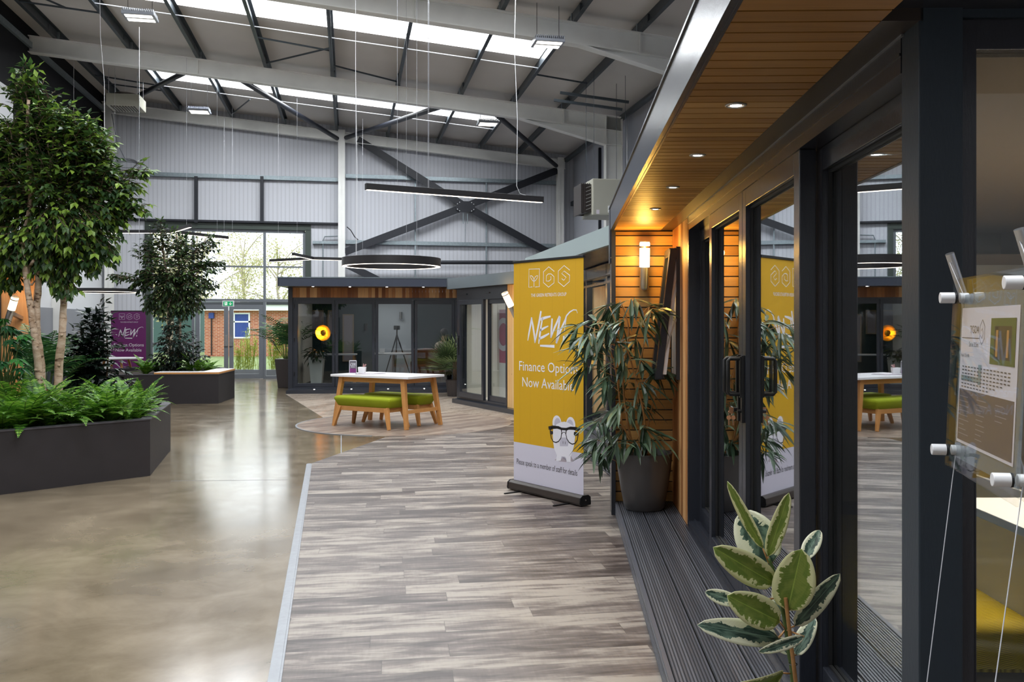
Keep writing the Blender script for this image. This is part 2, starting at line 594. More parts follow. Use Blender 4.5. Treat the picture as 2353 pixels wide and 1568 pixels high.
# brick
t = NT('brick')
co = t.obj_co()
mp = t.n('Mapping', Vector=co); mp.inputs['Rotation'].default_value = (R(90), 0, 0)
b = t.n('TexBrick', Vector=mp.outputs[0], Scale=1.0, Color1=srgb(186, 112, 84), Color2=srgb(158, 88, 66), Mortar=srgb(196, 178, 160))
b.inputs['Brick Width'].default_value = 0.225; b.inputs['Row Height'].default_value = 0.075; b.inputs['Mortar Size'].default_value = 0.008
t.pbr(b.outputs['Color'], 0.9, 0.0, t.bump(b.outputs['Fac'], -0.3, 0.01), 0.2)

# herringbone rug
t = NT('rug')
co = t.obj_co(rot=R(20))
sp = t.n('SeparateXYZ', Vector=co)
zig = t.math('PINGPONG', t.math('MULTIPLY', sp.outputs['X'], 1.0), 0.05)
s_ = t.math('SINE', t.math('MULTIPLY', t.math('ADD', sp.outputs['Y'], zig), 2 * PI / 0.022))
f = t.math('MULTIPLY_ADD', s_, 0.5, 0.5)
t.pbr(t.mix(f, srgb(132, 112, 18), srgb(196, 172, 50)), 0.95, 0.0, t.bump(f, 0.4, 0.004), 0.1)

# birch-like bark
t = NT('bark')
co = t.n('TexCoord').outputs['Object']
m1 = t.n('Mapping', Vector=co); m1.inputs['Scale'].default_value = (6, 6, 26)
a = t.noise(m1.outputs[0], 1.0, 4, 0.6, 0.3)
m2 = t.n('Mapping', Vector=co); m2.inputs['Scale'].default_value = (3, 3, 7)
b = t.noise(m2.outputs[0], 1.6, 5, 0.75, 1.0)
c1 = t.ramp(b, [(0.3, srgb(140, 112, 88)), (0.5, srgb(184, 160, 138)), (0.7, srgb(206, 188, 170))])
c2 = t.ramp(a, [(0.36, (0.16, 0.10, 0.07)), (0.43, (1, 1, 1))])
t.pbr(t.mix(0.9, c1, c2, 'MULTIPLY'), 0.85, 0.0, t.bump(a, 0.5, 0.01), 0.2)

# leaves: tone varies from leaf to leaf
def leaf(name, dark, mid, light, rough=0.42, trans=0.25, back=None):
    t = NT(name)
    rnd = t.n('NewGeometry').outputs['Random Per Island']
    col = t.ramp(rnd, [(0.0, dark), (0.55, mid), (1.0, light)])
    bs = t.n('BsdfPrincipled'); t.set(bs.inputs['Base Color'], col); bs.inputs['Roughness'].default_value = rough
    tr = t.n('BsdfTranslucent', Color=col)
    mx = t.n('MixShader', Fac=trans)
    t.t.links.new(bs.outputs[0], mx.inputs[1]); t.t.links.new(tr.outputs[0], mx.inputs[2])
    t.t.links.new(mx.outputs[0], t.out.inputs['Surface'])
leaf('ficus', srgb(30, 54, 30), srgb(62, 92, 40), srgb(140, 170, 66))
leaf('ficus_far', srgb(24, 40, 26), srgb(44, 66, 36), srgb(84, 110, 54))
leaf('dark_leaf', srgb(16, 26, 22), srgb(28, 42, 34), srgb(46, 62, 48), 0.3, 0.1)
leaf('fern', srgb(46, 92, 24), srgb(84, 134, 38), srgb(140, 182, 66), 0.5, 0.3)
leaf('grass_leaf', srgb(60, 100, 34), srgb(100, 142, 52), srgb(156, 190, 96), 0.45, 0.3)
leaf('palm', srgb(28, 66, 38), srgb(54, 104, 56), srgb(120, 164, 96), 0.4, 0.2)
leaf('broad', srgb(24, 64, 34), srgb(40, 92, 46), srgb(70, 140, 60), 0.4, 0.2)
leaf('bamboo_in', srgb(40, 62, 46), srgb(68, 92, 70), srgb(122, 146, 118), 0.3, 0.15)
leaf('bamboo_out', srgb(150, 166, 58), srgb(184, 196, 84), srgb(206, 214, 120), 0.6, 0.4)
leaf('autumn', srgb(150, 152, 104), srgb(184, 182, 130), srgb(210, 202, 160), 0.8, 0.45)
leaf('fan', srgb(44, 64, 38), srgb(92, 110, 64), srgb(156, 168, 116), 0.45, 0.25)
leaf('lily', srgb(22, 44, 28), srgb(34, 60, 36), srgb(50, 80, 44), 0.35, 0.15)

# variegated rubber plant: green with ragged cream margin. leaf uv: u along, v across (-1..1)
def variegated(name, g1, g2, cream, thr=0.57):
    t = NT(name)
    uv = t.n('UVMap').outputs['UV']
    sp = t.n('SeparateXYZ', Vector=uv)
    rnd = t.n('NewGeometry').outputs['Random Per Island']
    v = t.math('ABSOLUTE', t.math('MULTIPLY_ADD', sp.outputs['Y'], 2.0, -1.0))
    seed = t.n('ObjectInfo').outputs['Random']
    off = t.n('CombineXYZ', X=t.math('MULTIPLY', seed, 40), Y=t.math('MULTIPLY', seed, 17))
    w = t.n('VectorMath', _operation='ADD'); t.set(w.inputs[0], uv); t.set(w.inputs[1], off.outputs[0])
    mp = t.n('Mapping', Vector=w.outputs[0]); mp.inputs['Scale'].default_value = (16, 3.0, 1)
    mp.inputs['Rotation'].default_value = (0, 0, 0)
    nz = t.noise(mp.outputs[0], 1.0, 3, 0.6)
    mp2 = t.n('Mapping', Vector=w.outputs[0]); mp2.inputs['Scale'].default_value = (3, 3, 1)
    n2 = t.noise(mp2.outputs[0], 1.0, 2, 0.5)
    edge = t.math('ADD', v, t.math('ADD', t.math('MULTIPLY', t.math('SUBTRACT', nz, 0.5), 1.0), t.math('MULTIPLY', t.math('SUBTRACT', n2, 0.5), 1.1)))
    cr = t.math('GREATER_THAN', edge, thr)
    cr = t.math('MAXIMUM', cr, t.math('GREATER_THAN', v, 0.93))
    mp3 = t.n('Mapping', Vector=w.outputs[0]); mp3.inputs['Scale'].default_value = (4, 5, 1)
    n3 = t.noise(mp3.outputs[0], 1.0, 3, 0.5, 0.5)
    green = t.ramp(n3, [(0.42, g1), (0.58, g2)])
    vein = t.math('LESS_THAN', v, 0.03)
    green = t.mix(t.math('MULTIPLY', vein, 0.6), green, tuple(min(1, x * 1.9) for x in g2))
    col = t.mix(cr, green, cream)
    st = t.math('SINE', t.math('MULTIPLY', t.math('ADD', sp.outputs['X'], t.math('MULTIPLY', v, 0.12)), 150.0))
    bs = t.n('BsdfPrincipled'); t.set(bs.inputs['Base Color'], col); bs.inputs['Roughness'].default_value = 0.32
    t.set(bs.inputs['Normal'], t.bump(st, 0.08, 0.001))
    tr = t.n('BsdfTranslucent', Color=col)
    mx = t.n('MixShader', Fac=0.12)
    t.t.links.new(bs.outputs[0], mx.inputs[1]); t.t.links.new(tr.outputs[0], mx.inputs[2])
    t.t.links.new(mx.outputs[0], t.out.inputs['Surface'])
variegated('variegated_new', srgb(106, 130, 48), srgb(128, 146, 62), srgb(226, 226, 172), 0.66)
variegated('variegated_old', srgb(40, 66, 56), srgb(104, 128, 112), srgb(224, 224, 196))
variegated('variegated_dark', srgb(34, 54, 46), srgb(80, 104, 84), srgb(214, 214, 184))
# ================================================================ THE WAREHOUSE SHELL
SL, SR = -6.35, 6.42             # partition face and right wall face (WH.x)
TN = -7.0                        # wall behind the camera
GW = GT + 0.22                   # liner face of the gable wall

# floor
struct('floor', MB().prism([(-14, -9), (13, -9), (9, 30), (-14, 30)], -0.15, 0.0), 'concrete', 'polished beige concrete floor of the hall', origin=(0, 0, 0))

# rooflight strips (openings in the sheeting, one mid-bay in every bay)
BAYS = [GT, 20.2, 14.65, 9.1, 3.55, -2.0, -7.2]
RL = [(22.15, 23.15), (16.4, 17.4), (10.9, 11.9), (5.3, 6.3), (-0.2, 0.8)]
RX0, RX1 = -4.42, 3.6
m = MB()
def roof_slab(m, x0, x1, y0, y1, dz=0.20, th=0.08):
    m.hexa([WH(x0, y0, zr(x0) + dz), WH(x1, y0, zr(x1) + dz), WH(x1, y1, zr(x1) + dz), WH(x0, y1, zr(x0) + dz),
            WH(x0, y0, zr(x0) + dz + th), WH(x1, y0, zr(x1) + dz + th), WH(x1, y1, zr(x1) + dz + th), WH(x0, y1, zr(x0) + dz + th)])
roof_slab(m, -12, RX0, TN, 26.6)
roof_slab(m, RX1, 6.75, TN, 26.6)
edges = [TN] + [e for a, b in sorted(RL) for e in (a, b)] + [26.6]
for i in range(0, len(edges), 2):
    roof_slab(m, RX0, RX1, edges[i], edges[i + 1])
struct('ceiling', m, 'roof_sheet', 'pale grey lined roof with bright rooflight strips')

# daylight arriving through each rooflight
slope = math.atan(0.0867)
for i, (a, b) in enumerate(RL):
    s = (RX0 + RX1) / 2
    p = WH(s, (a + b) / 2, zr(s) + 0.27)
    l = area_light('rooflight', p, (0, 0, 0), RX1 - RX0, b - a, 520.0, (0.93, 0.97, 1.0))
    M = Matrix.Rotation(WH.a, 4, 'Z') @ Matrix.Rotation(slope, 4, 'Y')
    l.matrix_world = Matrix.Translation(p) @ M
    l['label'] = 'daylight rooflight strip'

# gable wall with the opening of the entrance glazing
gx0, gx1 = gs(331), gs(714)
gh = gz(520, 523)
m = MB()
m.box(-12, gx0, GW, GW + 0.25, 0, 7.9, WH)
m.box(gx1, 6.75, GW, GW + 0.25, 0, 7.9, WH)
m.box(gx0, gx1, GW, GW + 0.25, gh, 7.9, WH)
struct('wall_gable', m, 'liner', 'light grey ribbed gable wall liner')
struct('wall_right', MB().box(SR, SR + 0.25, TN, 26.6, 0, 6.7, WH), 'liner_side', 'light grey ribbed side wall')
m = MB().box(-12, SR, TN - 0.25, TN, 0, 7.9, WH)
struct('wall_back', m, 'white_wall')
# partition on the left: black above, white below
struct('wall_left', MB().m(0).box(SL - 0.2, SL, 19.3, GW, 1.85, 4.3, WH).box(SL - 0.2, SL, TN, 19.3, 1.85, 6.0, WH)
       .m(1).box(SL - 0.2, SL, 19.3, GW, 4.3, 7.6, WH).box(SL - 0.2, SL, TN, 19.3, 6.0, 7.6, WH)
       .m(2).box(SL - 0.2, SL + 0.03, TN, GW, 0, 1.85, WH), ['white_wall', 'black_wall', 'dado'], 'left partition wall, black above and white over a grey dado')
struct('trim_1', MB().box(SL, SL + 0.22, 21.6, 21.85, 0, 4.3, WH), 'white_steel', 'slim white post on the left partition')

# --- gable steel
def column(x, top, w, d, label, t=None, y0=None):
    c = thing('steel_column', label, 'column', WH(x, GT if t is None else t, 0))
    y = GT if t is None else t
    mm = MB()
    mm.box(x - w / 2, x + w / 2, y - d / 2, y - d / 2 + 0.015, 0, top, WH)
    mm.box(x - w / 2, x + w / 2, y + d / 2 - 0.015, y + d / 2, 0, top, WH)
    mm.box(x - 0.006, x + 0.006, y - d / 2, y + d / 2, 0, top, WH)
    obj('shaft', mm, 'white_steel', c)
    obj('base_plate', MB().box(x - w / 2 - 0.04, x + w / 2 + 0.04, y - d / 2 - 0.04, y + d / 2 + 0.04, 0, 0.02, WH), 'white_steel', c)
    return c
xl, xm, xr = gs(249), gs(785), gs(1287)
column(xl + 0.02, zr(xl) - 0.02, 0.19, 0.2, 'white steel column at the left corner of the gable')
column(xm, zr(xm) + 0.05, 0.185, 0.2, 'white steel column in the middle of the gable wall')
column(xr, zr(xr) + 0.05, 0.19, 0.2, 'white steel column at the right corner of the gable')

def rafter(t, x0, x1, d, label, haunch=None, w=0.17):
    r = thing('steel_rafter', label, 'beam', WH(x0, t, zr(x0) - d))
    mm = MB()
    def strip(a, b, za0, za1, zb0, zb1, y0, y1):
        mm.hexa([WH(a, y0, za0), WH(b, y0, zb0), WH(b, y1, zb0), WH(a, y1, za0), WH(a, y0, za1), WH(b, y0, zb1), WH(b, y1, zb1), WH(a, y1, za1)])
    th = 0.018
    strip(x0, x1, zr(x0) - th, zr(x0), zr(x1) - th, zr(x1), t - w / 2, t + w / 2)
    strip(x0, x1, zr(x0) - d, zr(x0) - d + th, zr(x1) - d, zr(x1) - d + th, t - w / 2, t + w / 2)
    strip(x0, x1, zr(x0) - d, zr(x0), zr(x1) - d, zr(x1), t - 0.006, t + 0.006)
    obj('girder', mm, 'white_steel', r)
    if haunch:
        mm = MB()
        a, b, zb = haunch
        strip(a, b, zr(a) - d, zr(a) - d + th, zb, zb + th, t - w / 2, t + w / 2)
        strip(a, b, zr(a) - d, zr(a) - d + 0.01, zb, zr(b) - d, t - 0.006, t + 0.006)
        obj('haunch', mm, 'white_steel', r)
    # purlin cleats and stiffener plates
    for s in PUR:
        if x0 < s < x1:
            obj('cleat', MB().box(s - 0.05, s + 0.05, t - 0.02, t + 0.02, zr(s), zr(s) + 0.16, WH), 'galv', r)
    for s in PUR[2::3]:
        if x0 < s < x1:
            obj('stiffener', MB().box(s - 0.02, s - 0.005, t - w / 2, t + w / 2, zr(s) - d, zr(s), WH), 'white_steel', r)
    return r
PUR = [-5.84, -4.45, -3.1, -1.74, -0.36, 1.03, 2.42, 3.62, 4.75]
rafter(GT, SL, 6.1, 0.27, 'pale steel rafter lying along the top of the gable wall')
names = {20.2: 'pale steel rafter in mid hall with a haunch at its right end', 14.65: 'nearest pale steel rafter crossing the top of the view'}
for t in BAYS[1:6]:
    if t < 14: continue
    rafter(t, SL, 6.1, 0.36 if t < 20 else 0.34, names[t], (3.7, 5.72, 5.60), 0.19)
for t in (20.2,):
    lab = {20.2: 'white portal column on the right side wall behind the unit heater', 14.65: 'white portal column hidden behind the near garden room'}[t]
    c = thing('steel_column', lab, 'column', WH(5.92, t, 0))
    mm = MB()
    mm.box(5.72, 5.735, t - 0.095, t + 0.095, 0, zr(5.72), WH)
    mm.box(6.105, 6.12, t - 0.095, t + 0.095, 0, zr(6.12), WH)
    mm.box(5.72, 6.12, t - 0.006, t + 0.006, 0, zr(6.12), WH)
    obj('shaft', mm, 'white_steel', c)
    obj('stiffener', MB().box(5.72, 6.12, t - 0.08, t + 0.08, 5.60, 5.62, WH), 'white_steel', c)

plab = ['beside the black partition', 'second from the black partition', 'third from the black partition', 'fourth from the black partition',
        'running to the top of the middle gable column', 'first to the right of the middle gable column', 'fourth from the right eave',
        'third from the right eave', 'second from the right eave']
for i, s in enumerate(PUR):
    p = thing('roof_purlin', 'dark galvanised roof purlin ' + plab[i], 'beam', WH(s, GT, zr(s)), group='roof purlins')
    mm = MB()
    z0 = zr(s) + 0.005; z1 = zr(s) + 0.20
    # the purlin follows the roof slope: a Z section
    mm.box(s - 0.032, s + 0.032, 6.0, GT + 0.1, z0, z0 + 0.006, WH)
    mm.box(s - 0.035, s - 0.029, 6.0, GT + 0.1, z0, z0 + 0.02, WH)
    mm.box(s - 0.003, s + 0.003, 6.0, GT + 0.1, z0, z1, WH)
    mm.box(s - 0.003, s + 0.065, 6.0, GT + 0.1, z1 - 0.012, z1 - 0.006, WH)
    obj('section', mm, 'purlin', p)
    # sleeves over the rafters
    for t in BAYS[1:4]:
        obj('sleeve', MB().box(s - 0.04, s + 0.01, t - 0.55, t + 0.55, z0 - 0.002, z1 - 0.05, WH), 'purlin', p)
# eaves tube on the right
tag(obj('eaves_beam', MB().tube([WH(6.15, 6, zr(6.15) + 0.02), WH(6.15, GT, zr(6.15) + 0.02)], 0.075, 10), 'purlin', smooth='auto'),
    'dark round eaves beam along the right side wall', 'beam')
tag(obj('partition_head_beam', MB().box(SL, SL + 0.06, 6, GT, 7.08, 7.2, WH), 'galv'), 'galvanised channel along the top of the black partition', 'beam')

# sag rods and trimmers under the rooflights
m = MB()
k = 0
for (a, b) in RL[:2]:
    for i, s in enumerate(PUR[1:-2]):
        s2 = PUR[i + 2]
        for tt in (b + 0.05,):
            m = MB().tube([WH(s, tt + 0.1, zr(s) + 0.06), WH(s2, tt + 0.1, zr(s2) + 0.06)], 0.010, 6)
            tag(obj('trimmer_rail', m, 'wire'), None, 'beam', 'rooflight trimmer rails')['label'] = (
                'bright trimmer rail, %s from the left along the %s rooflight strip' % (('first', 'second', 'third', 'fourth', 'fifth', 'sixth', 'seventh')[i], ('far', 'near', 'unseen nearest')[k]))
    k += 1

def brace(name, pts, r, label, mat='brace', cat='brace', group=None):
    return tag(obj(name, MB().tube(pts, r, 10), mat, smooth='auto'), label, cat, group)
zb = lambda s: zr(s) - 0.17
A_ = [(xl + 0.15, GT - 0.15), (-3.35, 20.4), (-2.45, 20.4), (xm - 0.12, GT - 0.15), (xm + 0.12, GT - 0.15), (2.05, 20.4), (3.1, 20.4), (xr - 0.15, GT - 0.15)]
bl = ['dark tube brace rising from the fan heater to the rooflight', 'dark tube roof brace falling right to the middle column', 'dark tube roof brace rising right from the middle column',
      'dark tube roof brace falling right to the right corner column']
for i in range(4):
    (a, b), (c, d) = A_[2 * i], A_[2 * i + 1]
    brace('roof_brace', [WH(a, b, zb(a)), WH(c, d, zb(c) - 0.05)], 0.06, bl[i])

# small purlin anti-sag braces seen in the left bays
def strut(p0, p1, lab, r=0.018):
    tag(obj('purlin_strut', MB().tube([p0, p1], r, 6), 'purlin'), lab, 'brace', 'purlin struts')
def U(s, t, dz=0.03): return WH(s, t, zr(s) + dz)
strut(U(PUR[3], 19.9), U(PUR[4], 18.1), 'thin diagonal strut between purlins above the middle column')
strut(U(PUR[0], 18.0), U(PUR[1], 18.0), 'thin strut between the two leftmost purlins, nearer one')
strut(U(PUR[0], 16.6), U(PUR[1], 16.6), 'thin strut between the two leftmost purlins, crossing the top edge')
strut(U(PUR[0], 16.8), U(PUR[1] - 0.6, 18.0), 'short diagonal strut in the leftmost purlin bay')
strut(U(PUR[3], 18.1), U(PUR[4], 18.3), 'thin strut crossing below the near rooflight left of centre')
strut(U(PUR[4], 19.3), U(PUR[5], 19.9), 'thin strut falling right behind the mid hall rafter')
strut(U(PUR[0], 23.7), U(PUR[1], 23.7), 'thin strut over the ceiling fan heater, far one')
strut(U(PUR[0], 23.0), U(PUR[1], 23.2), 'thin strut over the ceiling fan heater, near one')
strut(U(PUR[7], 17.9), U(PUR[8], 18.0), 'thin strut between purlins to the right of the near high bay lamp')
strut(U(PUR[2], 25.5), U(PUR[2] + 0.7, 23.4), 'short diagonal strut beside the middle high bay lamp')
# unistrut pair carrying the unit heater
for i, (a, b) in enumerate(((1287, 213, ), (1273, 230))):
    p = AT(a, b, 18.2); q = AT((1445, 1430)[i], (235, 252)[i], 18.2)
    tag(obj('hanger_rail', MB().bar(p, q, 0.05, 0.05), 'purlin'), ('upper', 'lower')[i] + ' dark channel spanning purlins above the unit heater', 'rail')
    if i == 0: hr = (p, q)

# --- cross bracing and rails on the gable
YB = GT - 0.06
cross = thing('cross_brace', 'dark flat-bar cross brace with a bolted centre plate on the gable wall', 'brace', WH(gs(1069), YB, gz(1069, 475)))
def gpt(x, y, dy=0.0): 
    s = gs(x); return WH(s, YB + dy, gz(x, y))
cp = (1069, 475)
for i, (x, y) in enumerate([(822, 322), (1280, 392), (792, 580), (1262, 582)]):
    obj('brace_bar', MB().bar(gpt(*cp, 0.02 if i % 3 else 0.0), gpt(x, y), 0.012, 0.20, up=WH.y.cross(gpt(x, y) - gpt(*cp))), 'brace', cross)
pl = [(-.27, -.09), (-.16, -.155), (.16, -.155), (.27, -.09), (.27, .09), (.16, .155), (-.16, .155), (-.27, .09)]
c0 = gs(1069); cz = gz(1069, 476)
mm = MB().add([WH(c0 + a, YB - 0.03, cz + b) for a, b in pl] + [WH(c0 + a, YB - 0.012, cz + b) for a, b in pl],
              [tuple(range(7, -1, -1)), tuple(range(8, 16))] + [(i, (i + 1) % 8, 8 + (i + 1) % 8, 8 + i) for i in range(8)])
obj('centre_plate', mm, 'brace', cross)
mm = MB()
for sx in (-1, 1):
    for sz in (-1, 1):
        for (a, b) in ((.17, .10), (.23, .075 + .05 * 0)):
            mm.lathe([(0.013, 0), (0.013, 0.012)], WH(c0 + sx * a, YB - 0.03, cz + sz * (b + (0.02 if a < .2 else 0))), 8, axis=(-WH.y.x, -WH.y.y, 0))
obj('bolt', mm, 'white_plastic', cross)
# hanging turnbuckles below the plate
mm = MB()
for dx in (-0.06, 0.06):
    mm.box(c0 + dx - 0.01, c0 + dx + 0.01, YB + 0.02, YB + 0.04, cz - 0.48, cz - 0.16, WH)
mm.tube([WH(c0, YB + 0.03, cz - 0.16), WH(c0, YB + 0.03, gz(1069, 557))], 0.008, 6)
obj('hanger', mm, 'galv', cross)
# lower cross brace: visible left ends
for i, (x0, y0, x1, y1, lab) in enumerate([(792, 606, 852, 636, 'dark flat bar running down behind the mirrored garden room roof')]):
    tag(obj('brace_bar', MB().bar(gpt(x0, y0), gpt(x1 + 60, y1 + 30), 0.012, 0.20, up=WH.y.cross(gpt(x1, y1) - gpt(x0, y0))), 'brace'), lab, 'brace')

def rail(x0, y0, x1, lab, h=0.11, mat='galv', d=0.12, name='cladding_rail'):
    z = gz((x0 + x1) / 2, y0)
    a, b = gs(x0), gs(x1)
    mm = MB().box(a, b, GW - d, GW - 0.001, z - h / 2, z - h / 2 + 0.012, WH).box(a, b, GW - d, GW - d + 0.008, z - h / 2, z + h / 2, WH).box(a, b, GW - 0.02, GW - 0.001, z - h / 2, z + h / 2, WH)
    return tag(obj(name, mm, mat), lab, 'rail')
rail(256, 404, 777, 'long galvanised rail across the gable above the entrance glazing')
rail(794, 411, 1281, 'long galvanised rail behind the cross brace, upper one')
rail(794, 560, 1281, 'long galvanised rail behind the cross brace, lower one')
rail(718, 557, 778, 'short galvanised rail between the entrance glazing and the middle column', 0.08)
rail(256, 508, 777, 'thin dark rail along the head of the entrance glazing', 0.06, 'brace')
tag(obj('tie_tube', MB().tube([gpt(796, 604, -0.05), gpt(1240, 604, -0.05)], 0.055, 10), 'brace', smooth='auto'), 'long dark horizontal tube low on the gable behind the ring lamp', 'brace')
for x, lab in ((449, 'left of two black posts above the entrance glazing'), (601, 'right of two black posts above the entrance glazing')):
    s = gs(x)
    tag(obj('steel_post', MB().box(s - 0.045, s + 0.045, GW - 0.14, GW - 0.06, gz(x, 511), gz(x, 404), WH), 'brace'), lab, 'post')
for x, y0, y1, lab in ((955, 406, 640, 'thin galvanised post left of the cross brace centre'), (1119, 410, 600, 'thin galvanised post right of the cross brace centre')):
    s = gs(x)
    tag(obj('mid_post', MB().box(s - 0.02, s + 0.02, GW - 0.10, GW - 0.06, gz(x, y1) - .6, gz(x, y0), WH), 'galv'), lab, 'post')
# conduit by the middle column and slack black cable
s = gs(742)
tag(obj('conduit', MB().tube([WH(gs(742), GW - 0.1, 1.6), WH(gs(742), GW - 0.1, gz(742, 552)), WH(gs(746), GW - 0.1, gz(746, 543)), WH(gs(776), GW - 0.1, gz(776, 542))], 0.016, 6), 'galv'),
    'thin bent conduit beside the middle column', 'pipe')
tag(obj('cable', MB().tube([gpt(797, 522), gpt(806, 530), gpt(815, 545), gpt(823, 552)], 0.014, 6), 'rubber'), 'short slack black cable right of the middle column', 'cable')
cc = AT(290, 375, 23.4)
mm = MB()
for k in range(4):
    r = 0.20 + 0.025 * k
    mm.tube([cc + WH.x * (r * math.cos(a) * 1.4) + WH.y * (0.02 * k) + Vector((0, 0, r * math.sin(a) * 0.6 - 0.04 * k)) for a in [2 * PI * i / 20 for i in range(21)]], 0.012, 5, cap=False)
mm.tube([cc + Vector((0, 0, 0.05)), AT(270, 330, 23.5), AT(262, 290, 23.5), AT(257, 262, 23.6)], 0.012, 5)
tag(obj('cable_coil', mm, 'dado'), 'coil of grey cable hanging high by the left corner column', 'cable')

# right side wall rails
for y_, z_, lab in ((26, 5.0, 'upper dark rail on the right side wall'), (26, 3.6, 'lower dark rail on the right side wall')):
    tag(obj('side_rail', MB().box(SR - 0.12, SR - 0.001, 6, 25.9, z_ - 0.06, z_ + 0.06, WH), 'purlin'), lab, 'rail')
tag(obj('side_post', MB().box(SR - 0.07, SR - 0.002, 23.0, 23.06, 0, 6.1, WH), 'brace'), 'dark post on the right side wall between the columns', 'post')
tag(obj('drop_pipe', MB().tube([WH(6.16, 19.9, 3.2), WH(6.16, 19.9, 6.0)], 0.02, 8), 'wire'), 'thin white pipe dropping beside the portal column', 'pipe')

# --- entrance glazing
gf = 0.03
YG = GW + 0.02
def gb(m, x0, x1, y0, y1, d0=0.0, d1=0.08, px=None):      # box on the glazing plane by photo pixels (bottom y0, top y1)
    xm_ = (x0 + x1) / 2
    return m.box(gs(x0), gs(x1), YG + d0, YG + d1, gz(xm_, y0), gz(xm_, y1), WH)
ZS = 0.0
m = MB()
for x0, x1 in ((331, 342), (703, 714)):
    m.box(gs(x0) - 0.02, gs(x1), GW - 0.04, GW + 0.12, 0, gh, WH)
m.box(gs(331) - 0.02, gs(714), GW - 0.04, GW + 0.12, gh - 0.02, gh + 0.14, WH)
struct('trim_2', m, 'frame_green', 'dark green steel surround of the entrance glazing')
w1 = thing('window_1', None, None, WH(gs(520), YG, 0)); w1['kind'] = 'structure'
w1['label'] = 'tall entrance glazing with grey mullions'
zt = gz(520, 527)
m = MB()
ztr, zrl, zbot = gz(520, 690), gz(520, 611), 0.06
for x in (342, 440, 606, 699):
    s = gs(x); w = 0.035 if x not in (342, 699) else 0.05
    m.box(s - w, s + w, YG, YG + 0.08, 0, zt, WH)
a, b = gs(342), gs(700)
m.box(a, b, YG, YG + 0.08, zt - 0.05, zt + 0.03, WH)
m.box(a, b, YG - 0.005, YG + 0.075, ztr - 0.04, ztr + 0.04, WH)
m.box(gs(440), b, YG - 0.004, YG + 0.07, zrl - 0.022, zrl + 0.022, WH)
m.box(gs(342), gs(440), YG - 0.004, YG + 0.07, zrl - 0.022, zrl + 0.022, WH)
m.box(a, gs(440), YG, YG + 0.08, 0.95, 1.0, WH)
m.box(a, gs(440), YG, YG + 0.08, 0.0, 0.08, WH)
m.box(gs(606), b, YG, YG + 0.08, 0.0, 0.08, WH)
obj('mullion', m, 'door_grey', w1)
m = MB()
m.box(a, gs(440), YG + 0.03, YG + 0.05, 0.08, zt, WH)
m.box(gs(440), gs(606), YG + 0.03, YG + 0.05, ztr, zt, WH)
m.box(gs(606), b, YG + 0.03, YG + 0.05, 0.08, zt, WH)
obj('pane', m, 'glass_window', w1)
# double doors
zd = gz(525, 700)
for i, (x0, x1) in enumerate(((446, 522), (524, 603))):
    a, b = gs(x0), gs(x1)
    d = thing('door_%d' % (i + 1), None, None, WH((a + b) / 2, YG, 0)); d['kind'] = 'structure'
    d['label'] = ('left', 'right')[i] + ' leaf of the glazed double entrance doors'
    w = 0.11
    m = MB()
    m.box(a, a + w, YG - 0.03, YG + 0.05, 0.01, zd, WH); m.box(b - w, b, YG - 0.03, YG + 0.05, 0.01, zd, WH)
    m.box(a + w, b - w, YG - 0.03, YG + 0.05, 0.01, 0.14, WH); m.box(a + w, b - w, YG - 0.03, YG + 0.05, zd - 0.13, zd, WH)
    obj('door_frame', m, 'door_grey', d)
    obj('pane', MB().box(a + w, b - w, YG, YG + 0.02, 0.14, zd - 0.13, WH), 'glass_window', d)
    hx = b - w / 2 if i == 0 else a + w / 2
    m = MB().box(hx - 0.045, hx + 0.045, YG - 0.055, YG - 0.031, 0.9, 1.2, WH)
    obj('push_plate', m, 'alu', d)
# exit sign over the doors
ex = AT(524.5, 698, 23.2)
e = thing('exit_sign', 'small green running man exit sign with a down arrow above the entrance doors', 'sign', ex)
s_, t_ = WH.inv(ex)
obj('sign_box', MB().box(s_ - 0.14, s_ + 0.14, t_ - 0.02, t_ + 0.02, ex.z - 0.075, ex.z + 0.075, WH), 'white_plastic', e)
obj('sign_face', MB().box(s_ - 0.115, s_ + 0.115, t_ - 0.026, t_ - 0.0205, ex.z - 0.055, ex.z + 0.055, WH), 'exit_lit', e)
m = MB()
q = t_ - 0.028
m.box(s_ - 0.085, s_ - 0.02, q - 0.001, q, ex.z - 0.04, ex.z + 0.04, WH)
m.box(s_ + 0.05, s_ + 0.06, q - 0.001, q, ex.z - 0.01, ex.z + 0.04, WH)
m.add([WH(s_ + 0.02, q, ex.z), WH(s_ + 0.03, q, ex.z + 0.008), WH(s_ + 0.055, q, ex.z - 0.02), WH(s_ + 0.08, q, ex.z + 0.008), WH(s_ + 0.09, q, ex.z), WH(s_ + 0.055, q, ex.z - 0.04)], [(0, 1, 2, 5), (5, 2, 3, 4)])
obj('sign_symbol', m, 'exit_white', e)
m = MB()
mn = [(-.062, .03, .010), (-.055, .008, .014), (-.065, -.015, .008), (-.043, -.012, .008)]
for a, b, r in mn: m.box(s_ + a - r / 2, s_ + a + r / 2, q - 0.003, q - 0.0015, ex.z + b - r, ex.z + b + r, WH)
obj('running_figure', m, 'exit_lit', e)
m = MB()
for sx in (-.1, .1):
    m.tube([WH(s_ + sx, t_, ex.z + .075), WH(s_ + sx, t_, zr(s_) - .02)], 0.003, 4)
obj('suspension_wire', m, 'wire', e)

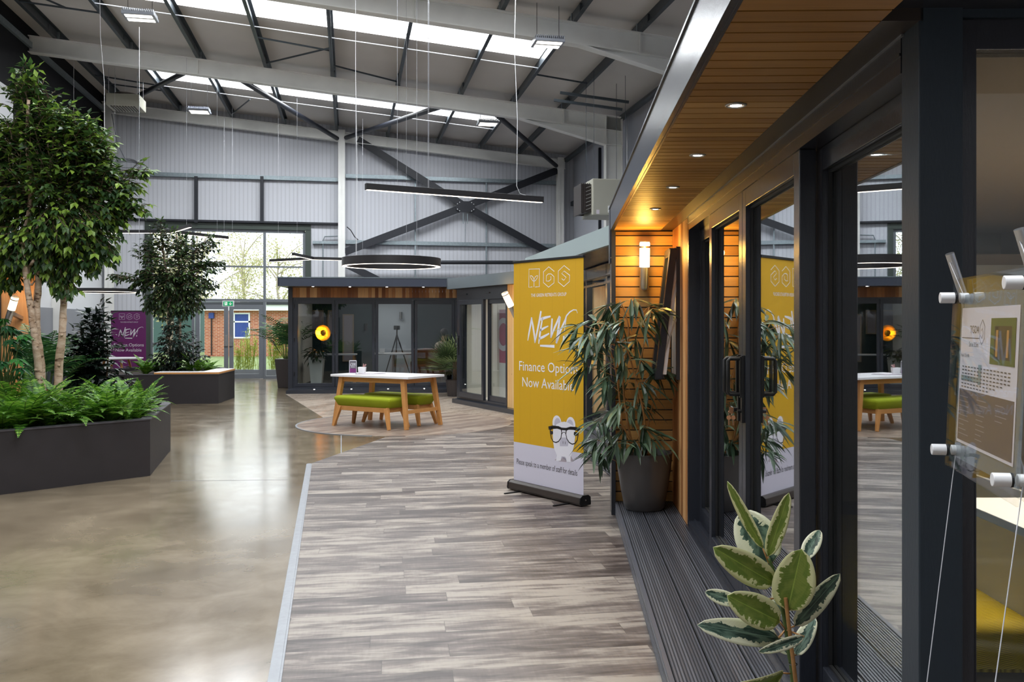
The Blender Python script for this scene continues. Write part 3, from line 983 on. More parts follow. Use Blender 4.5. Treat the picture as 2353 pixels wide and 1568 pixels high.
# --- floor coverings
TABLE_C = Vector((-2.26, 13.56, 0))
CIRC = Vector((-2.02, 13.80, 0)); CR_ = 1.60
sA = G(710.5, 1068); sB = G(631, 1568); dS = (sB - sA) / (sA.y - sB.y)
sC = sA + dS * (sA.y + 3)
def carc(a0, a1, r, n=40): return [(CIRC.x + r * math.cos(R(a0 + (a1 - a0) * i / n)), CIRC.y + r * math.sin(R(a0 + (a1 - a0) * i / n))) for i in range(n + 1)]
m = MB().prism([(sC.x, sC.y), (12, sC.y), (12, 13.9), (0.6, 13.9), (-0.55, 14.3), (-2.0, 13.8), (-2.02, 12.2), (sA.x, sA.y)], 0.0, 0.004)
tag(obj('plank_floor', m, 'plank', origin=(0, 0, 0)), 'weathered grey plank floor laid over the concrete on the right', 'floor covering')
m = MB().prism([(-5.45, 19.6), (-3.45, 14.6), (-2.0, 13.8), (0.6, 13.6), (6, 13.6), (6, 21), (-5, 21)], 0.0, 0.003)
tag(obj('plank_floor', m, 'plank_pale', origin=(0, 0, 0)), 'paler beige plank floor in front of the bifold garden room', 'floor covering')
m = MB().prism(carc(0, 358, CR_, 70), 0.0, 0.006)
tag(obj('plank_floor', m, 'plank_round', origin=(0, 0, 0)), 'round brown plank floor inlay under the green benches', 'floor covering')
m = MB()
a_, b_ = carc(120, 262, CR_ - 0.012), carc(120, 262, CR_ + 0.014)
n = len(a_)
m.add([(p[0], p[1], 0) for p in a_] + [(p[0], p[1], 0) for p in b_] + [(p[0], p[1], .009) for p in a_] + [(p[0], p[1], .009) for p in b_],
      [(2*n+i, 2*n+i+1, 3*n+i+1, 3*n+i) for i in range(n-1)] + [(n+i, n+i+1, 3*n+i+1, 3*n+i) for i in range(n-1)] + [(i, 2*n+i, 2*n+i+1, i+1) for i in range(n-1)])
tag(obj('floor_strip', m, 'strip_metal'), 'curved metal edging around the round plank inlay', 'edging')
q = dS.normalized(); w_ = Vector((-q.y, q.x, 0))
m = MB()
for u0, u1, z1 in ((-0.028, 0.028, 0.009), (-0.018, 0.018, 0.012)):
    m.hexa([sA + w_ * u0, sA + w_ * u1, sC + w_ * u1, sC + w_ * u0] + [p + Vector((0, 0, z1)) for p in (sA + w_ * u0, sA + w_ * u1, sC + w_ * u1, sC + w_ * u0)])
tag(obj('floor_strip', m, 'strip_metal'), 'straight silver edging strip between concrete and grey planks', 'edging')
# saw-cut joints in the concrete
j0, j1 = G(784, 1042), G(784, 1001)
m = MB().bar(j0 + Vector((0, 0, .001)), j1 + Vector((0, 0, .001)), 0.012, 0.002)
tag(obj('floor_joint', MB().bar(G(393, 1106) + Vector((0, 0, .0005)), G(662, 1103) + Vector((0, 0, .0005)), 0.006, 0.001), 'dado'), 'thin pale joint crossing the concrete between the near planter and the planks', 'joint')
tag(obj('floor_joint', m, 'dado'), 'short dark saw cut joint in the concrete beside the plank floor', 'joint')
# ================================================================ GARDEN ROOMS
def loc(fr, c, px, py=HY):       # photo pixel -> (local x, z) on the plane y = c of a frame
    a = (px - CX) / F
    Y = (c + fr.o.dot(fr.y)) / (a * fr.y.x + fr.y.y)
    p = Vector((a * Y, Y, 0)) - fr.o
    return p.dot(fr.x), CZ + (HY - py) / F * Y

def ring(m, fr, x0, x1, z0, z1, y0, y1, w, wt=None, wb=None):    # rectangular frame in the x-z plane
    wt = wt or w; wb = wb or w
    m.box(x0, x0 + w, y0, y1, z0, z1, fr); m.box(x1 - w, x1, y0, y1, z0, z1, fr)
    m.box(x0 + w, x1 - w, y0, y1, z0, z0 + wb, fr); m.box(x0 + w, x1 - w, y0, y1, z1 - wt, z1, fr)
    return m

def boards(m, fr, axis, a0, a1, pitch, lo, hi, p0, p1, gap=0.006):
    """a row of boards: stepping along `axis` from a0 to a1, spanning lo..hi; p0..p1 is the thickness"""
    a = a0
    while a < a1 - 1e-4:
        b = min(a + pitch - gap, a1)
        if axis == 'y': m.box(lo, hi, a, b, p0, p1, fr)          # soffit boards running in x
        elif axis == 'zx': m.box(lo, hi, p0, p1, a, b, fr)       # stacked in z, running in x
        elif axis == 'xz': m.box(a, b, p0, p1, lo, hi, fr)       # side by side in x, running in z
        elif axis == 'yz': m.box(p0, p1, a, b, lo, hi, fr)       # side by side in y, running in z
        a += pitch
    return m

# ---------------------------------------------------------------- the near garden room on the right
FA = Fr(0, 0, math.atan2(-0.0238, 1.0))
gA = thing('garden_room', 'near charcoal garden room on the right with cedar soffit and sliding glass doors', 'garden room', FA(2.0, 4.7, 0), group='show garden rooms')
QW, QR = 0.866, 0.94             # frame face, recessed panel face
SZ = 2.236                       # soffit height
WN, WF = 2.234, 7.20
# deck with ribs running along the front
def ribbed_deck(m, fr, x0, x1, y0, y1, z, boards_n, along='y'):
    bw = (x1 - x0) / boards_n
    for k in range(boards_n):
        a = x0 + k * bw + 0.003; b = x0 + (k + 1) * bw - 0.003
        m.m(1).box(a, b, y0, y1, z - 0.022, z - 0.006, fr).m(0)
        n = int((b - a) / 0.0135)
        for j in range(n):
            u = a + (b - a) * (j + 0.2) / n; v = u + (b - a) / n * 0.55
            m.box(u, v, y0, y1, z - 0.0062, z, fr)
    return m
obj('deck', ribbed_deck(MB(), FA, 0.445, 0.93, 2.0, WF + 0.02, 0.105, 3), ['deck_plain', 'deck_groove'], gA)
m = MB().box(0.4225, 0.4425, 1.95, WF + 0.02, 0.0, 0.105, FA)
for k in range(5):
    m.box(0.4195, 0.4225, 1.95, WF + 0.02, 0.012 + k * 0.018, 0.022 + k * 0.018, FA)
m.box(0.445, 0.93, 2.0, WF, 0.0, 0.07, FA)
obj('deck_edge', m, 'deck_plain', gA)
# roof: fascia, soffit boards, bronze strip
FZ = 2.414
m = MB().box(0.384, 0.404, 1.5, WF + 0.10, SZ, FZ, FA).box(0.404, 0.412, 1.5, WF + 0.08, SZ - 0.002, SZ + 0.02, FA)
m.box(0.384, 3.6, WF + 0.0, WF + 0.02, SZ + 0.03, FZ, FA)
obj('fascia', m, 'fascia_foil', gA)
obj('fascia_lip', MB().box(0.376, 0.388, 1.5, WF + 0.1, FZ - 0.004, FZ + 0.006, FA), 'fascia_foil', gA)
obj('roof_deck', MB().box(0.404, 3.6, 1.5, WF + 0.0, SZ + 0.03, FZ, FA), 'charcoal', gA)
obj('soffit', boards(MB(), FA, 'y', 1.52, WF, 0.0805, 0.41, 0.776, SZ, SZ + 0.018, 0.010), 'cedar_x', gA)
obj('soffit_trim', MB().box(0.776, QW + 0.01, WN, WF, SZ - 0.001, SZ + 0.03, FA), 'bronze_trim', gA)
for i, (px, py) in enumerate([(1691, 241), (1603, 356), (1546, 430), (1506, 480)]):
    Y = (SZ - CZ) * F / (HY - py); p = Vector(((px - CX) / F * Y, Y, SZ))
    d = obj('downlight', MB().lathe([(0.026, -0.003), (0.030, -0.006), (0.036, -0.004), (0.037, 0.0), (0.030, 0.004), (0.026, 0.004)], p, 20, closed=True), 'steel', gA, smooth=True)
    obj('bulb', MB().lathe([(0.0, -0.003), (0.019, -0.003), (0.019, 0.002), (0.0, 0.002)], p, 16), 'spot_led', d)
    l = bpy.data.lights.new('downlight', 'SPOT'); l.energy = 11; l.spot_size = R(110); l.spot_blend = 0.8; l.color = (1, 0.9, 0.78); l.shadow_soft_size = 0.03
    lo = bpy.data.objects.new('downlight_beam', l); lo.location = p + Vector((0, 0, -0.02)); COL.objects.link(lo)
# far end wing: cedar wall facing us, charcoal edge post
obj('end_cladding', boards(MB(), FA, 'zx', 0.107, SZ - 0.01, 0.0805, 0.425, 0.885, WF, WF + 0.02, 0.009), 'cedar_x', gA)
m = MB().box(0.392, 0.425, WF - 0.03, WF + 0.16, 0.0, SZ + 0.02, FA).box(0.425, 3.5, WF + 0.022, WF + 0.12, 0, SZ + 0.03, FA)
m.box(0.380, 0.396, WF - 0.01, WF + 0.14, 1.98, SZ + 0.17, FA)
obj('end_post', m, 'charcoal', gA)
obj('bolt', MB().lathe([(0.006, 0), (0.006, 0.004)], FA(0.39, WF - 0.02, 2.02), 8, axis=(-1, 0, 0)), 'steel', gA)
# cedar strip of the front wall beyond the doors
obj('front_cladding', boards(MB(), FA, 'yz', 6.30, WF, 0.075, 0.107, SZ - 0.002, 0.872, 0.895, 0.006), 'cedar_z', gA)
# header, jambs, threshold
m = MB().box(QW, 1.0, WN + 0.12, 6.30, 2.14, SZ, FA).box(QW - 0.004, QW, WN + 0.12, 6.30, 2.185, 2.192, FA)
m.box(QW, 1.02, 6.24, 6.30, 0.107, SZ, FA)
m.box(QW, 1.02, WN + 0.12, 6.30, 0.105, 0.16, FA).box(QW - 0.012, QW, WN + 0.12, 6.30, 0.106, 0.125, FA)
m.box(0.90, 0.91, WN + 0.12, 6.30, 0.16, 0.175, FA).box(0.97, 0.98, WN + 0.12, 6.30, 0.16, 0.175, FA)
obj('door_surround', m, 'charcoal', gA)
m = MB().box(QW - 0.006, QW + 0.002, WN + 0.1, 6.30, SZ - 0.006, SZ - 0.001, FA)
obj('drip_trim', m, 'strip_metal', gA)
obj('corner_post', MB().box(QW, 0.972, WN, 2.35, 0.0, 2.6, FA), 'navy', gA, bevel=0.004)

def ringw(m, fr, w0, w1, z0, z1, q0, q1, t, tt, tb):
    m.box(q0, q1, w0, w0 + t, z0, z1, fr); m.box(q0, q1, w1 - t, w1, z0, z1, fr)
    m.box(q0, q1, w0 + t, w1 - t, z0, z0 + tb, fr); m.box(q0, q1, w0 + t, w1 - t, z1 - tt, z1, fr)
    return m
leaves_A = [(5.40, 6.24, QR, 0.14, 'a'), (4.42, 5.40, QW + 0.004, 0.08, 'b'), (3.36, 4.42, QW + 0.004, 0.08, 'c'), (2.36, 3.40, QR, 0.08, 'd')]
LEAF = {}
for w0, w1, q, t_, k in leaves_A:
    lf = obj('door_leaf', ringw(MB(), FA, w0 + 0.002, w1 - 0.002, 0.165, 2.14, q, q + 0.062, t_ if k != 'a' else 0.09, 0.085, 0.10), 'charcoal', gA, bevel=0.004)
    LEAF[k] = lf
    g = ringw(MB(), FA, w0 + 0.08, w1 - 0.08, 0.262, 2.058, q + 0.022, q + 0.034, 0.012, 0.012, 0.012)
    obj('gasket', g, 'rubber', lf)
    obj('pane', MB().box(q + 0.036, q + 0.040, w0 + 0.082, w1 - 0.082, 0.264, 2.056, FA).box(q + 0.052, q + 0.056, w0 + 0.082, w1 - 0.082, 0.264, 2.056, FA), 'glass_dark', lf)
# sliding door handles: a bracketed loop on both meeting stiles
def loop_handle(w, lean, parent, q0):
    m = MB()
    m.box(q0 - 0.012, q0, w - 0.016, w + 0.016, 1.03, 1.35, FA)
    c = [(q0 - 0.008, 1.335), (q0 - 0.064, 1.335), (q0 - 0.074, 1.325), (q0 - 0.074, 1.175), (q0 - 0.064, 1.165), (q0 - 0.008, 1.165)]
    m.tube([FA(a, w, z) for a, z in c], 0.0095, 10)
    m.box(q0 - 0.02, q0, w - 0.011, w + 0.011, 1.15, 1.345, FA)
    m.lathe([(0.009, 0), (0.009, 0.022)], FA(q0 - 0.008, w, 1.085), 10, axis=(-1, 0, 0))
    h = obj('handle', m, 'black', parent, smooth='auto')
    return h
loop_handle(4.375, 1, LEAF['c'], QW + 0.002)
hb = loop_handle(4.465, 1, LEAF['b'], QW + 0.002)
kp = FA(QW - 0.035, 4.465, 1.08)
m = MB().box(QW - 0.05, QW - 0.03, 4.463, 4.467, 1.065, 1.095, FA)
kr = [kp + Vector((-0.01, 0, -0.012)) + Vector((0.010 * math.cos(a), 0, 0.012 * math.sin(a))) for a in [2 * PI * i / 12 for i in range(13)]]
m.tube(kr, 0.0012, 5, cap=False)
for dx in (-0.018, 0.004):
    m.lathe([(0.011, -0.0015), (0.011, 0.0015)], kp + Vector((dx, -0.004, -0.035)), 10, axis=(0.5, 1, 0))
    m.box(kp.x + dx - 0.003, kp.x + dx + 0.003, kp.y - 0.006, kp.y - 0.003, kp.z - 0.072, kp.z - 0.042)
tag(obj('door_keys', m, 'key'), 'bunch of copper coloured keys hanging in the near sliding door lock', 'keys')

# end wall towards the camera: frame and big window
m = MB().box(0.972, 3.5, WN + 0.01, WN + 0.10, 2.245, 2.62, FA)
m.box(3.2, 3.5, WN + 0.01, WN + 0.10, 0.0, 2.245, FA)
m.box(0.972, 3.2, WN + 0.01, WN + 0.10, 0.0, 0.12, FA)
obj('end_panel', m, 'navy', gA)
ew = obj('end_window', ring(MB(), FA, 0.972, 3.2, 0.12, 2.245, WN + 0.02, WN + 0.09, 0.037, 0.075, 0.09), 'charcoal', gA, bevel=0.003)
obj('pane', MB().box(1.011, 3.16, WN + 0.05, WN + 0.054, 0.21, 2.17, FA), 'glass', ew)
# interior shell
m = MB().m(0).box(1.0, 3.45, WN + 0.1, WF, 2.20, 2.24, FA)
m.m(0).box(3.40, 3.45, WN + 0.1, WF, 0.12, 2.2, FA).box(1.0, 3.4, WF - 0.04, WF, 0.12, 2.2, FA)
m.m(1).box(0.96, 3.45, WN + 0.1, WF, 0.06, 0.12, FA)
obj('lining', m, ['warm_wall', 'dark_interior'], gA)
obj('floor_slab', MB().box(0.96, 3.5, WN + 0.1, WF, 0.0, 0.06, FA), 'charcoal', gA)

# open top-hung window in the cedar strip
hz0, hz1, hw0, hw1 = 1.09, 2.07, 6.74, 7.10
win = obj('side_window', ringw(MB(), FA, hw0, hw1, hz0, hz1, 0.845, 0.872, 0.035, 0.035, 0.035), 'charcoal', gA)
hq = 0.845
def sash_pt(w, f, off=0.0):       # f: 0 top .. 1 bottom, swung outwards
    return FA(hq - 0.02 - 0.11 * f - off, w, hz1 - 0.02 - (hz1 - hz0 - 0.03) * f)
m = MB()
for w in (hw0 + 0.03, hw1 - 0.03):
    m.bar(sash_pt(w, 0), sash_pt(w, 1), 0.06, 0.05, up=(1, 0, 0))
for f in (0.02, 0.98):
    m.bar(sash_pt(hw0 + 0.03, f), sash_pt(hw1 - 0.03, f), 0.05, 0.06)
m.bar(sash_pt(hw0 + 0.03, 0.0, -0.03), sash_pt(hw0 + 0.03, 1, -0.03), 0.03, 0.02, up=(1, 0, 0))
sh = obj('sash', m, 'charcoal', win)
m = MB().hexa([sash_pt(hw0 + .05, .03), sash_pt(hw1 - .05, .03), sash_pt(hw1 - .05, .97), sash_pt(hw0 + .05, .97),
               sash_pt(hw0 + .05, .03, .006), sash_pt(hw1 - .05, .03, .006), sash_pt(hw1 - .05, .97, .006), sash_pt(hw0 + .05, .97, .006)])
obj('sash_pane', m, 'glass', win)
m = MB().bar(FA(hq, hw0 + 0.01, hz0 + 0.45), sash_pt(hw0 + 0.01, 0.9), 0.012, 0.012)
m.bar(FA(hq, hw0 + 0.01, hz0 + 0.75), sash_pt(hw0 + 0.01, 0.55), 0.012, 0.012)
obj('stay', m, 'steel', win)
m = MB().hexa([sash_pt(hw0 + .01, .05, -.055), sash_pt(hw0 + .02, .05, -.055), sash_pt(hw0 + .02, .97, -.055), sash_pt(hw0 + .01, .97, -.055), sash_pt(hw0 + .01, .05, -.028), sash_pt(hw0 + .02, .05, -.028), sash_pt(hw0 + .02, .97, -.028), sash_pt(hw0 + .01, .97, -.028)])
obj('sash_lining', m, 'white_plastic', win)
obj('window_lining', MB().box(0.850, 0.871, hw0 + 0.04, hw1 - 0.04, hz0 + 0.03, hz1 - 0.04, FA), 'white_plastic', win)

# things inside the near room
dk = thing('desk', 'cream white desk inside the near garden room seen through its end window', 'desk', (2.6, 3.45, 0.12))
obj('desk_top', MB().box(1.78, 3.3, 2.75, 3.95, 0.715, 0.75, WORLD), 'white_top', dk, bevel=0.003)
obj('modesty_panel', MB().box(2.26, 2.28, 2.75, 5.0, 0.12, 0.715, WORLD), 'room_white', dk)
obj('leg', MB().box(3.25, 3.3, 2.8, 2.85, 0.12, 0.715, WORLD).box(3.25, 3.3, 3.85, 3.9, 0.12, 0.715, WORLD), 'white_plastic', dk)
tag(obj('herringbone_rug', MB().box(1.30, 2.25, 3.66, 6.6, 0.12, 0.132, FA), 'rug'), 'yellow herringbone rug on the floor of the near garden room', 'rug')
cb = thing('wall_cabinet', 'pale low cabinet with drawers against the far wall inside the near garden room', 'cabinet', FA(2.9, 6.8, 0.12))
obj('carcass', MB().box(2.35, 3.38, 6.6, 7.1, 0.12, 2.0, FA), 'warm_wall', cb)
for i in range(3):
    d = obj('drawer', MB().box(2.40, 3.34, 6.57, 6.598, 1.72 - 0.22 * i, 1.92 - 0.22 * i, FA), 'room_white', cb)
    obj('knob', MB().box(2.8, 2.92, 6.55, 6.57, 1.80 - 0.22 * i, 1.815 - 0.22 * i, FA), 'steel', d)
pl_ = bpy.data.lights.new('room_fill_light', 'AREA'); pl_.shape = 'DISK'; pl_.size = 0.5; pl_.energy = 14; pl_.color = (1, 0.84, 0.66)  # fill light added under the ceiling to brighten the interior, no lamp fixture
pl_.energy = 60
po = bpy.data.objects.new('room_fill_light', pl_); po.location = FA(2.2, 3.6, 2.19); COL.objects.link(po)

# ---------------------------------------------------------------- bifold garden room in the middle distance
_bl, _br = G(657, 906), G(1050, 903)
FB = Fr(_bl.x, _bl.y, math.atan2(_br.y - _bl.y, _br.x - _bl.x))
gB = thing('garden_room', 'far garden room with four bifold glass doors under a band of cedar boards', 'garden room', FB(2.2, 2.0, 0), group='show garden rooms')
YW = 0.70
LB = 4.35
m = MB().box(0.0, LB, 0.0, YW + 0.1, 0.0, 0.078, FB)
obj('step', m, 'charcoal', gB)
for px in (723, 808, 892, 975):
    x, z = loc(FB, 0.3, px, 893)
    d = obj('step_light', MB().lathe([(0.015, 0.0), (0.015, 0.004), (0.012, 0.005)], FB(x, 0.25, 0.078), 12), 'spot_led', gB)
x0, _ = loc(FB, -0.05, 638)
zb_, zt_ = 2.31, 2.50
m = MB().box(x0, LB + 0.1, -0.05, -0.02, zb_, zt_, FB).box(x0, x0 + 0.03, -0.05, 3.8, zb_, zt_, FB).box(x0 + .03, LB + 0.1, -0.02, 3.8, zb_ + 0.05, zt_, FB)
obj('fascia', m, 'fascia_foil', gB)
obj('fascia_lip', MB().box(x0 - 0.01, LB + 0.1, -0.06, -0.05, zt_ - 0.012, zt_ + 0.01, FB), 'roof_trim', gB)
obj('soffit', MB().box(x0 + 0.03, LB + 0.1, -0.02, YW, zb_, zb_ + 0.02, FB), 'bronze_trim', gB)
for px in (722, 806, 890, 973):
    x, z = loc(FB, 0.3, px, 658)
    obj('downlight', MB().lathe([(0.0, 0), (0.022, 0), (0.022, 0.006), (0, 0.006)], FB(x, 0.12, zb_ - 0.006), 12), 'spot_led', gB)
px0, _ = loc(FB, YW, 663); px1, zf0 = loc(FB, YW, 673, 684)
xe, zf1 = loc(FB, YW, 1048, 661)
obj('corner_post', MB().box(px0, px1, YW - 0.06, YW + 0.1, 0.0, zb_, FB).box(xe + 0.02, xe + 0.12, YW - 0.06, YW + 0.1, 0.0, zb_, FB), 'charcoal', gB)
obj('frieze', boards(MB(), FB, 'xz', px1, xe + 0.02, 0.075, zf0, zb_ - 0.002, YW - 0.02, YW + 0.02, 0.003), 'cedar_z', gB)
_, zd1 = loc(FB, YW, 860, 689); _, zd0 = loc(FB, YW, 860, 890)
m = ring(MB(), FB, px1, xe + 0.02, 0.078, zf0, YW - 0.015, YW + 0.08, 0.05, 0.05, 0.03)
obj('door_surround', m, 'charcoal', gB)
panes = [(684, 763), (777, 855), (869, 945), (959, 1038)]
zg1 = loc(FB, YW, 860, 699)[1]; zg0 = loc(FB, YW, 860, 880)[1]
for i, (a, b) in enumerate(panes):
    xa, xb = loc(FB, YW, a)[0], loc(FB, YW, b)[0]
    lf = obj('door_leaf', ring(MB(), FB, xa - 0.062, xb + 0.062, 0.11, zf0 - 0.055, YW - 0.02, YW + 0.05, 0.06, zf0 - 0.055 - zg1, zg0 - 0.11), 'charcoal', gB, bevel=0.004)
    obj('pane', MB().box(xa, xb, YW + 0.01, YW + 0.016, zg0, zg1, FB), 'glass_dark', lf)
    if i == 0:
        m = MB().box(xb + 0.02, xb + 0.045, YW - 0.035, YW - 0.02, 0.88, 1.12, FB).box(xb - 0.07, xb + 0.045, YW - 0.06, YW - 0.04, 1.02, 1.045, FB)
        m.box(xb + 0.025, xb + 0.04, YW - 0.05, YW - 0.03, 1.022, 1.043, FB)
        obj('handle', m, 'black', lf)
    m = MB()
    for z in (0.35, 1.1, 1.85):
        m.tube([FB(xa - 0.066, YW - 0.03, z), FB(xa - 0.066, YW - 0.03, z + 0.09)], 0.009, 8)
    obj('hinge', m, 'black', lf)
m = MB().m(0).box(px0, px0 + 0.08, YW + 0.1, 3.7, 0, zb_, FB).box(xe + 0.04, xe + 0.12, YW + 0.1, 3.7, 0, zb_, FB).box(px0, xe + 0.1, 3.6, 3.7, 0, zb_, FB)
obj('outer_wall', m, 'charcoal', gB)
xa1 = loc(FB, 3.5, 868)[0]; xa2 = loc(FB, 3.5, 950)[0]
m = MB().m(0).box(px0 + 0.08, px0 + 0.11, YW + 0.1, 3.59, 0.08, zb_ - 0.04, FB)
m.m(1).box(px0 + 0.1, xa1, 3.55, 3.59, 0.08, zb_ - 0.04, FB).box(xa2, xe + 0.03, 3.55, 3.59, 0.08, zb_ - 0.04, FB)
m.m(2).box(xa1, xa2, 3.5, 3.59, 0.08, zb_ - 0.04, FB)
m.m(3).box(px0 + 0.1, xe + 0.03, YW + 0.1, 3.59, 0.04, 0.08, FB)
m.m(1).box(xe + 0.0, xe + 0.03, YW + 0.1, 3.59, 0.08, zb_ - 0.04, FB)
obj('lining', m, ['room_white', 'teal_wall', 'pale_wall', 'dark_interior'], gB)

# ---------------------------------------------------------------- small room with the sliding door behind the yellow banner
_cl, _cr = G(1038.6, 926), G(1179, 953.6)
FC = Fr(_cl.x, _cl.y, math.atan2(_cr.y - _cl.y, _cr.x - _cl.x))
gC = thing('garden_room', 'small garden room with pale pine cladding and a grey sliding door, left of the yellow banner', 'garden room', FC(1.7, 1.2, 0), group='show garden rooms')
YC, LC = 0.12, 3.4
obj('step', MB().box(0.0, LC, 0.0, 2.6, 0.0, 0.083, FC), 'charcoal', gC)
m = MB().box(-0.02, LC + 0.1, -0.10, -0.07, 2.16, 2.36, FC).box(-0.02, 0.01, -0.10, 2.6, 2.16, 2.36, FC).box(0.01, LC + 0.1, -0.07, 2.6, 2.2, 2.36, FC)
obj('fascia', m, 'roof_trim', gC)
obj('soffit', MB().box(0.01, LC + .1, -0.07, 0.2, 2.16, 2.18, FC), 'charcoal', gC)
x0, _ = loc(FC, YC, 1052); x1, _ = loc(FC, YC, 1167); xp, _ = loc(FC, YC, 1163)
m = ring(MB(), FC, x0, x1, 0.083, 2.16, YC - 0.02, YC + 0.1, 0.05, 0.22, 0.05)
for (a, b) in ((0.14, 0.24), (0.62, 0.74)):
    m.box(x0 + a * 2, x0 + b * 2, YC - 0.035, YC - 0.02, 2.045, 2.07, FC)
m.box(x0, x1, YC - 0.03, YC - 0.02, 1.945, 1.96, FC)
obj('door_surround', m, 'charcoal', gC)
xs = [loc(FC, YC, p)[0] for p in (1058, 1116, 1118, 1165)]
xg = [loc(FC, YC, p)[0] for p in (1064, 1105, 1122, 1163)]
for i in range(2):
    a, b = xs[2 * i], xs[2 * i + 1]; dy = -0.05 if i == 0 else 0.02
    a = max(a, x0 + 0.05)
    w = 0.075 if i == 0 else 0.05
    lf = obj('door_leaf', ring(MB(), FC, a, b, 0.13, 1.945, YC + dy, YC + dy + 0.055, w, 0.085, 0.10), 'charcoal', gC, bevel=0.004)
    obj('pane', MB().box(a + w, b - w, YC + dy + 0.025, YC + dy + 0.031, 0.23, 1.86, FC), 'glass', lf)
    if i == 0:
        m = MB().box(a + 0.02, a + 0.05, YC + dy - 0.012, YC + dy, 0.92, 1.28, FC)
        m.tube([FC(a + 0.035, YC + dy - 0.006, 1.24), FC(a + 0.035, YC + dy - 0.07, 1.24), FC(a + 0.035, YC + dy - 0.07, 1.06), FC(a + 0.035, YC + dy - 0.006, 1.06)], 0.011, 8)
        obj('handle', m, 'black', lf, smooth='auto')
obj('front_cladding', boards(MB(), FC, 'xz', x1, LC, 0.085, 0.085, 2.16, YC - 0.01, YC + 0.02, 0.005), 'pine_z', gC)
m = MB().box(0.0, 0.06, YC, 2.5, 0.083, 2.16, FC).box(x1, LC, YC + 0.03, YC + 0.1, 0.083, 2.16, FC).box(0, LC, 2.45, 2.55, 0.083, 2.16, FC).box(LC - .06, LC, YC, 2.5, 0.083, 2.16, FC)
obj('outer_wall', m, 'charcoal', gC)
m = MB().box(0.07, LC - 0.07, 2.40, 2.44, 0.09, 2.15, FC).box(0.07, 0.10, YC + 0.15, 2.4, 0.09, 2.15, FC).box(0.07, LC - 0.07, YC + 0.12, 2.4, 0.084, 0.09, FC)
obj('lining', m, 'room_white', gC)
# pink panel with a big white ring leaning inside
xx = loc(FC, 0.9, 1150)[0]
pp = thing('pink_panel', 'pink panel with a big pale ring standing inside the pine clad room', 'panel', FC(xx, 0.95, 0.09))
obj('board', MB().box(xx - 0.45, xx + 0.4, 0.95, 0.98, 0.75, 1.78, FC), 'pink', pp)
m = MB()
c = FC(xx + 0.05, 0.94, 1.3)
m.lathe([(0.22, 0), (0.32, 0), (0.32, 0.008), (0.22, 0.008)], c, 28, axis=-FC.y, closed=True)
obj('ring_print', m, 'banner_white', pp)
obj('stand', MB().box(xx - 0.3, xx + 0.3, 0.95, 1.3, 0.09, 0.75, FC), 'white_plastic', pp)

# ---------------------------------------------------------------- room half hidden behind the banner and the bamboo palm
FD = Fr(0.075, 13.5, R(-82.5))
gD = thing('garden_room', 'garden room with ribbed step and pale fascia, between the yellow banner and the near room', 'garden room', FD(2.8, 1.8, 0), group='show garden rooms')
YD, LD = 0.48, 5.3
obj('deck', MB().box(0.0, LD, 0.03, YD + .1, 0.0, 0.085, FD), 'deck_plain', gD)
m = MB()
for k in range(22):
    m.box(0.0, LD, 0.035 + k * 0.02, 0.047 + k * 0.02, 0.085, 0.1, FD)
for k in range(4):
    m.box(0.0, LD, 0.02, 0.03, 0.012 + k * 0.024, 0.026 + k * 0.024, FD)
obj('deck_ribs', m, 'deck_plain', gD)
o0, o1 = Vector((0.856, 7.75, 0)), Vector((-0.185, 12.98, 0))
dd = (o1 - o0).normalized(); nn = Vector((dd.y, -dd.x, 0))
def slab(a, b, z0, z1):
    p = [o0 + nn * a, o0 + nn * b, o1 + nn * b, o1 + nn * a]
    return MB().hexa([v + Vector((0, 0, z0)) for v in p] + [v + Vector((0, 0, z1)) for v in p])
obj('fascia', slab(-0.02, 0.02, 2.25, 2.435), 'pale_trim', gD)
obj('roof_deck', slab(0.02, 2.9, 2.27, 2.43), 'charcoal', gD)
za = 2.25
x0, x1 = loc(FD, YD, 1349)[0], loc(FD, YD, 1398)[0]
m = ring(MB(), FD, 0.2, LD - 0.1, 0.10, za, YD - 0.02, YD + 0.08, 0.08, 0.16, 0.08)
for x in (loc(FD, YD, 1353)[0] - .1, loc(FD, YD, 1397)[0], 3.8):
    m.box(x - 0.05, x + 0.05, YD - 0.02, YD + 0.08, 0.1, za, FD)
m.box(0.2, LD - 0.1, YD - 0.04, YD - 0.02, 2.10, 2.12, FD).box(0.2, LD - 0.1, YD - 0.03, YD - 0.02, 2.0, 2.03, FD)
obj('window_frame', m, 'charcoal', gD)
obj('pane', MB().box(0.28, LD - 0.18, YD + 0.02, YD + 0.028, 0.18, 2.09, FD), 'glass', gD)
m = MB().box(0.2, LD - 0.1, YD + 0.9, YD + 0.95, 0.1, 1.25, FD).box(0.2, LD - 0.1, YD + 0.9, YD + 0.95, 1.25, 2.2, FD)
obj('lining', m, 'room_white', gD)
obj('outer_wall', MB().box(0.0, LD, 2.7, 2.8, 0, za, FD).box(0.0, 0.15, YD, 2.8, 0, za, FD).box(LD - .1, LD, YD, 2.8, 0, za, FD).box(0.1, LD - .1, YD + .1, 2.7, 0.085, 0.095, FD), 'charcoal', gD)
for k in (0.33, 0.62):
    pass

# ---------------------------------------------------------------- orange timber room at the left edge
pL = AT(34, 745, 13.2)
FE = Fr(pL.x - 0.01, pL.y, R(20))
gE = thing('garden_room', 'orange timber garden room at the left edge behind the planter trees', 'garden room', FE(-0.8, 1.0, 0), group='show garden rooms')
m = MB()
def slant(m, x, z): return FE(x, 0, z)
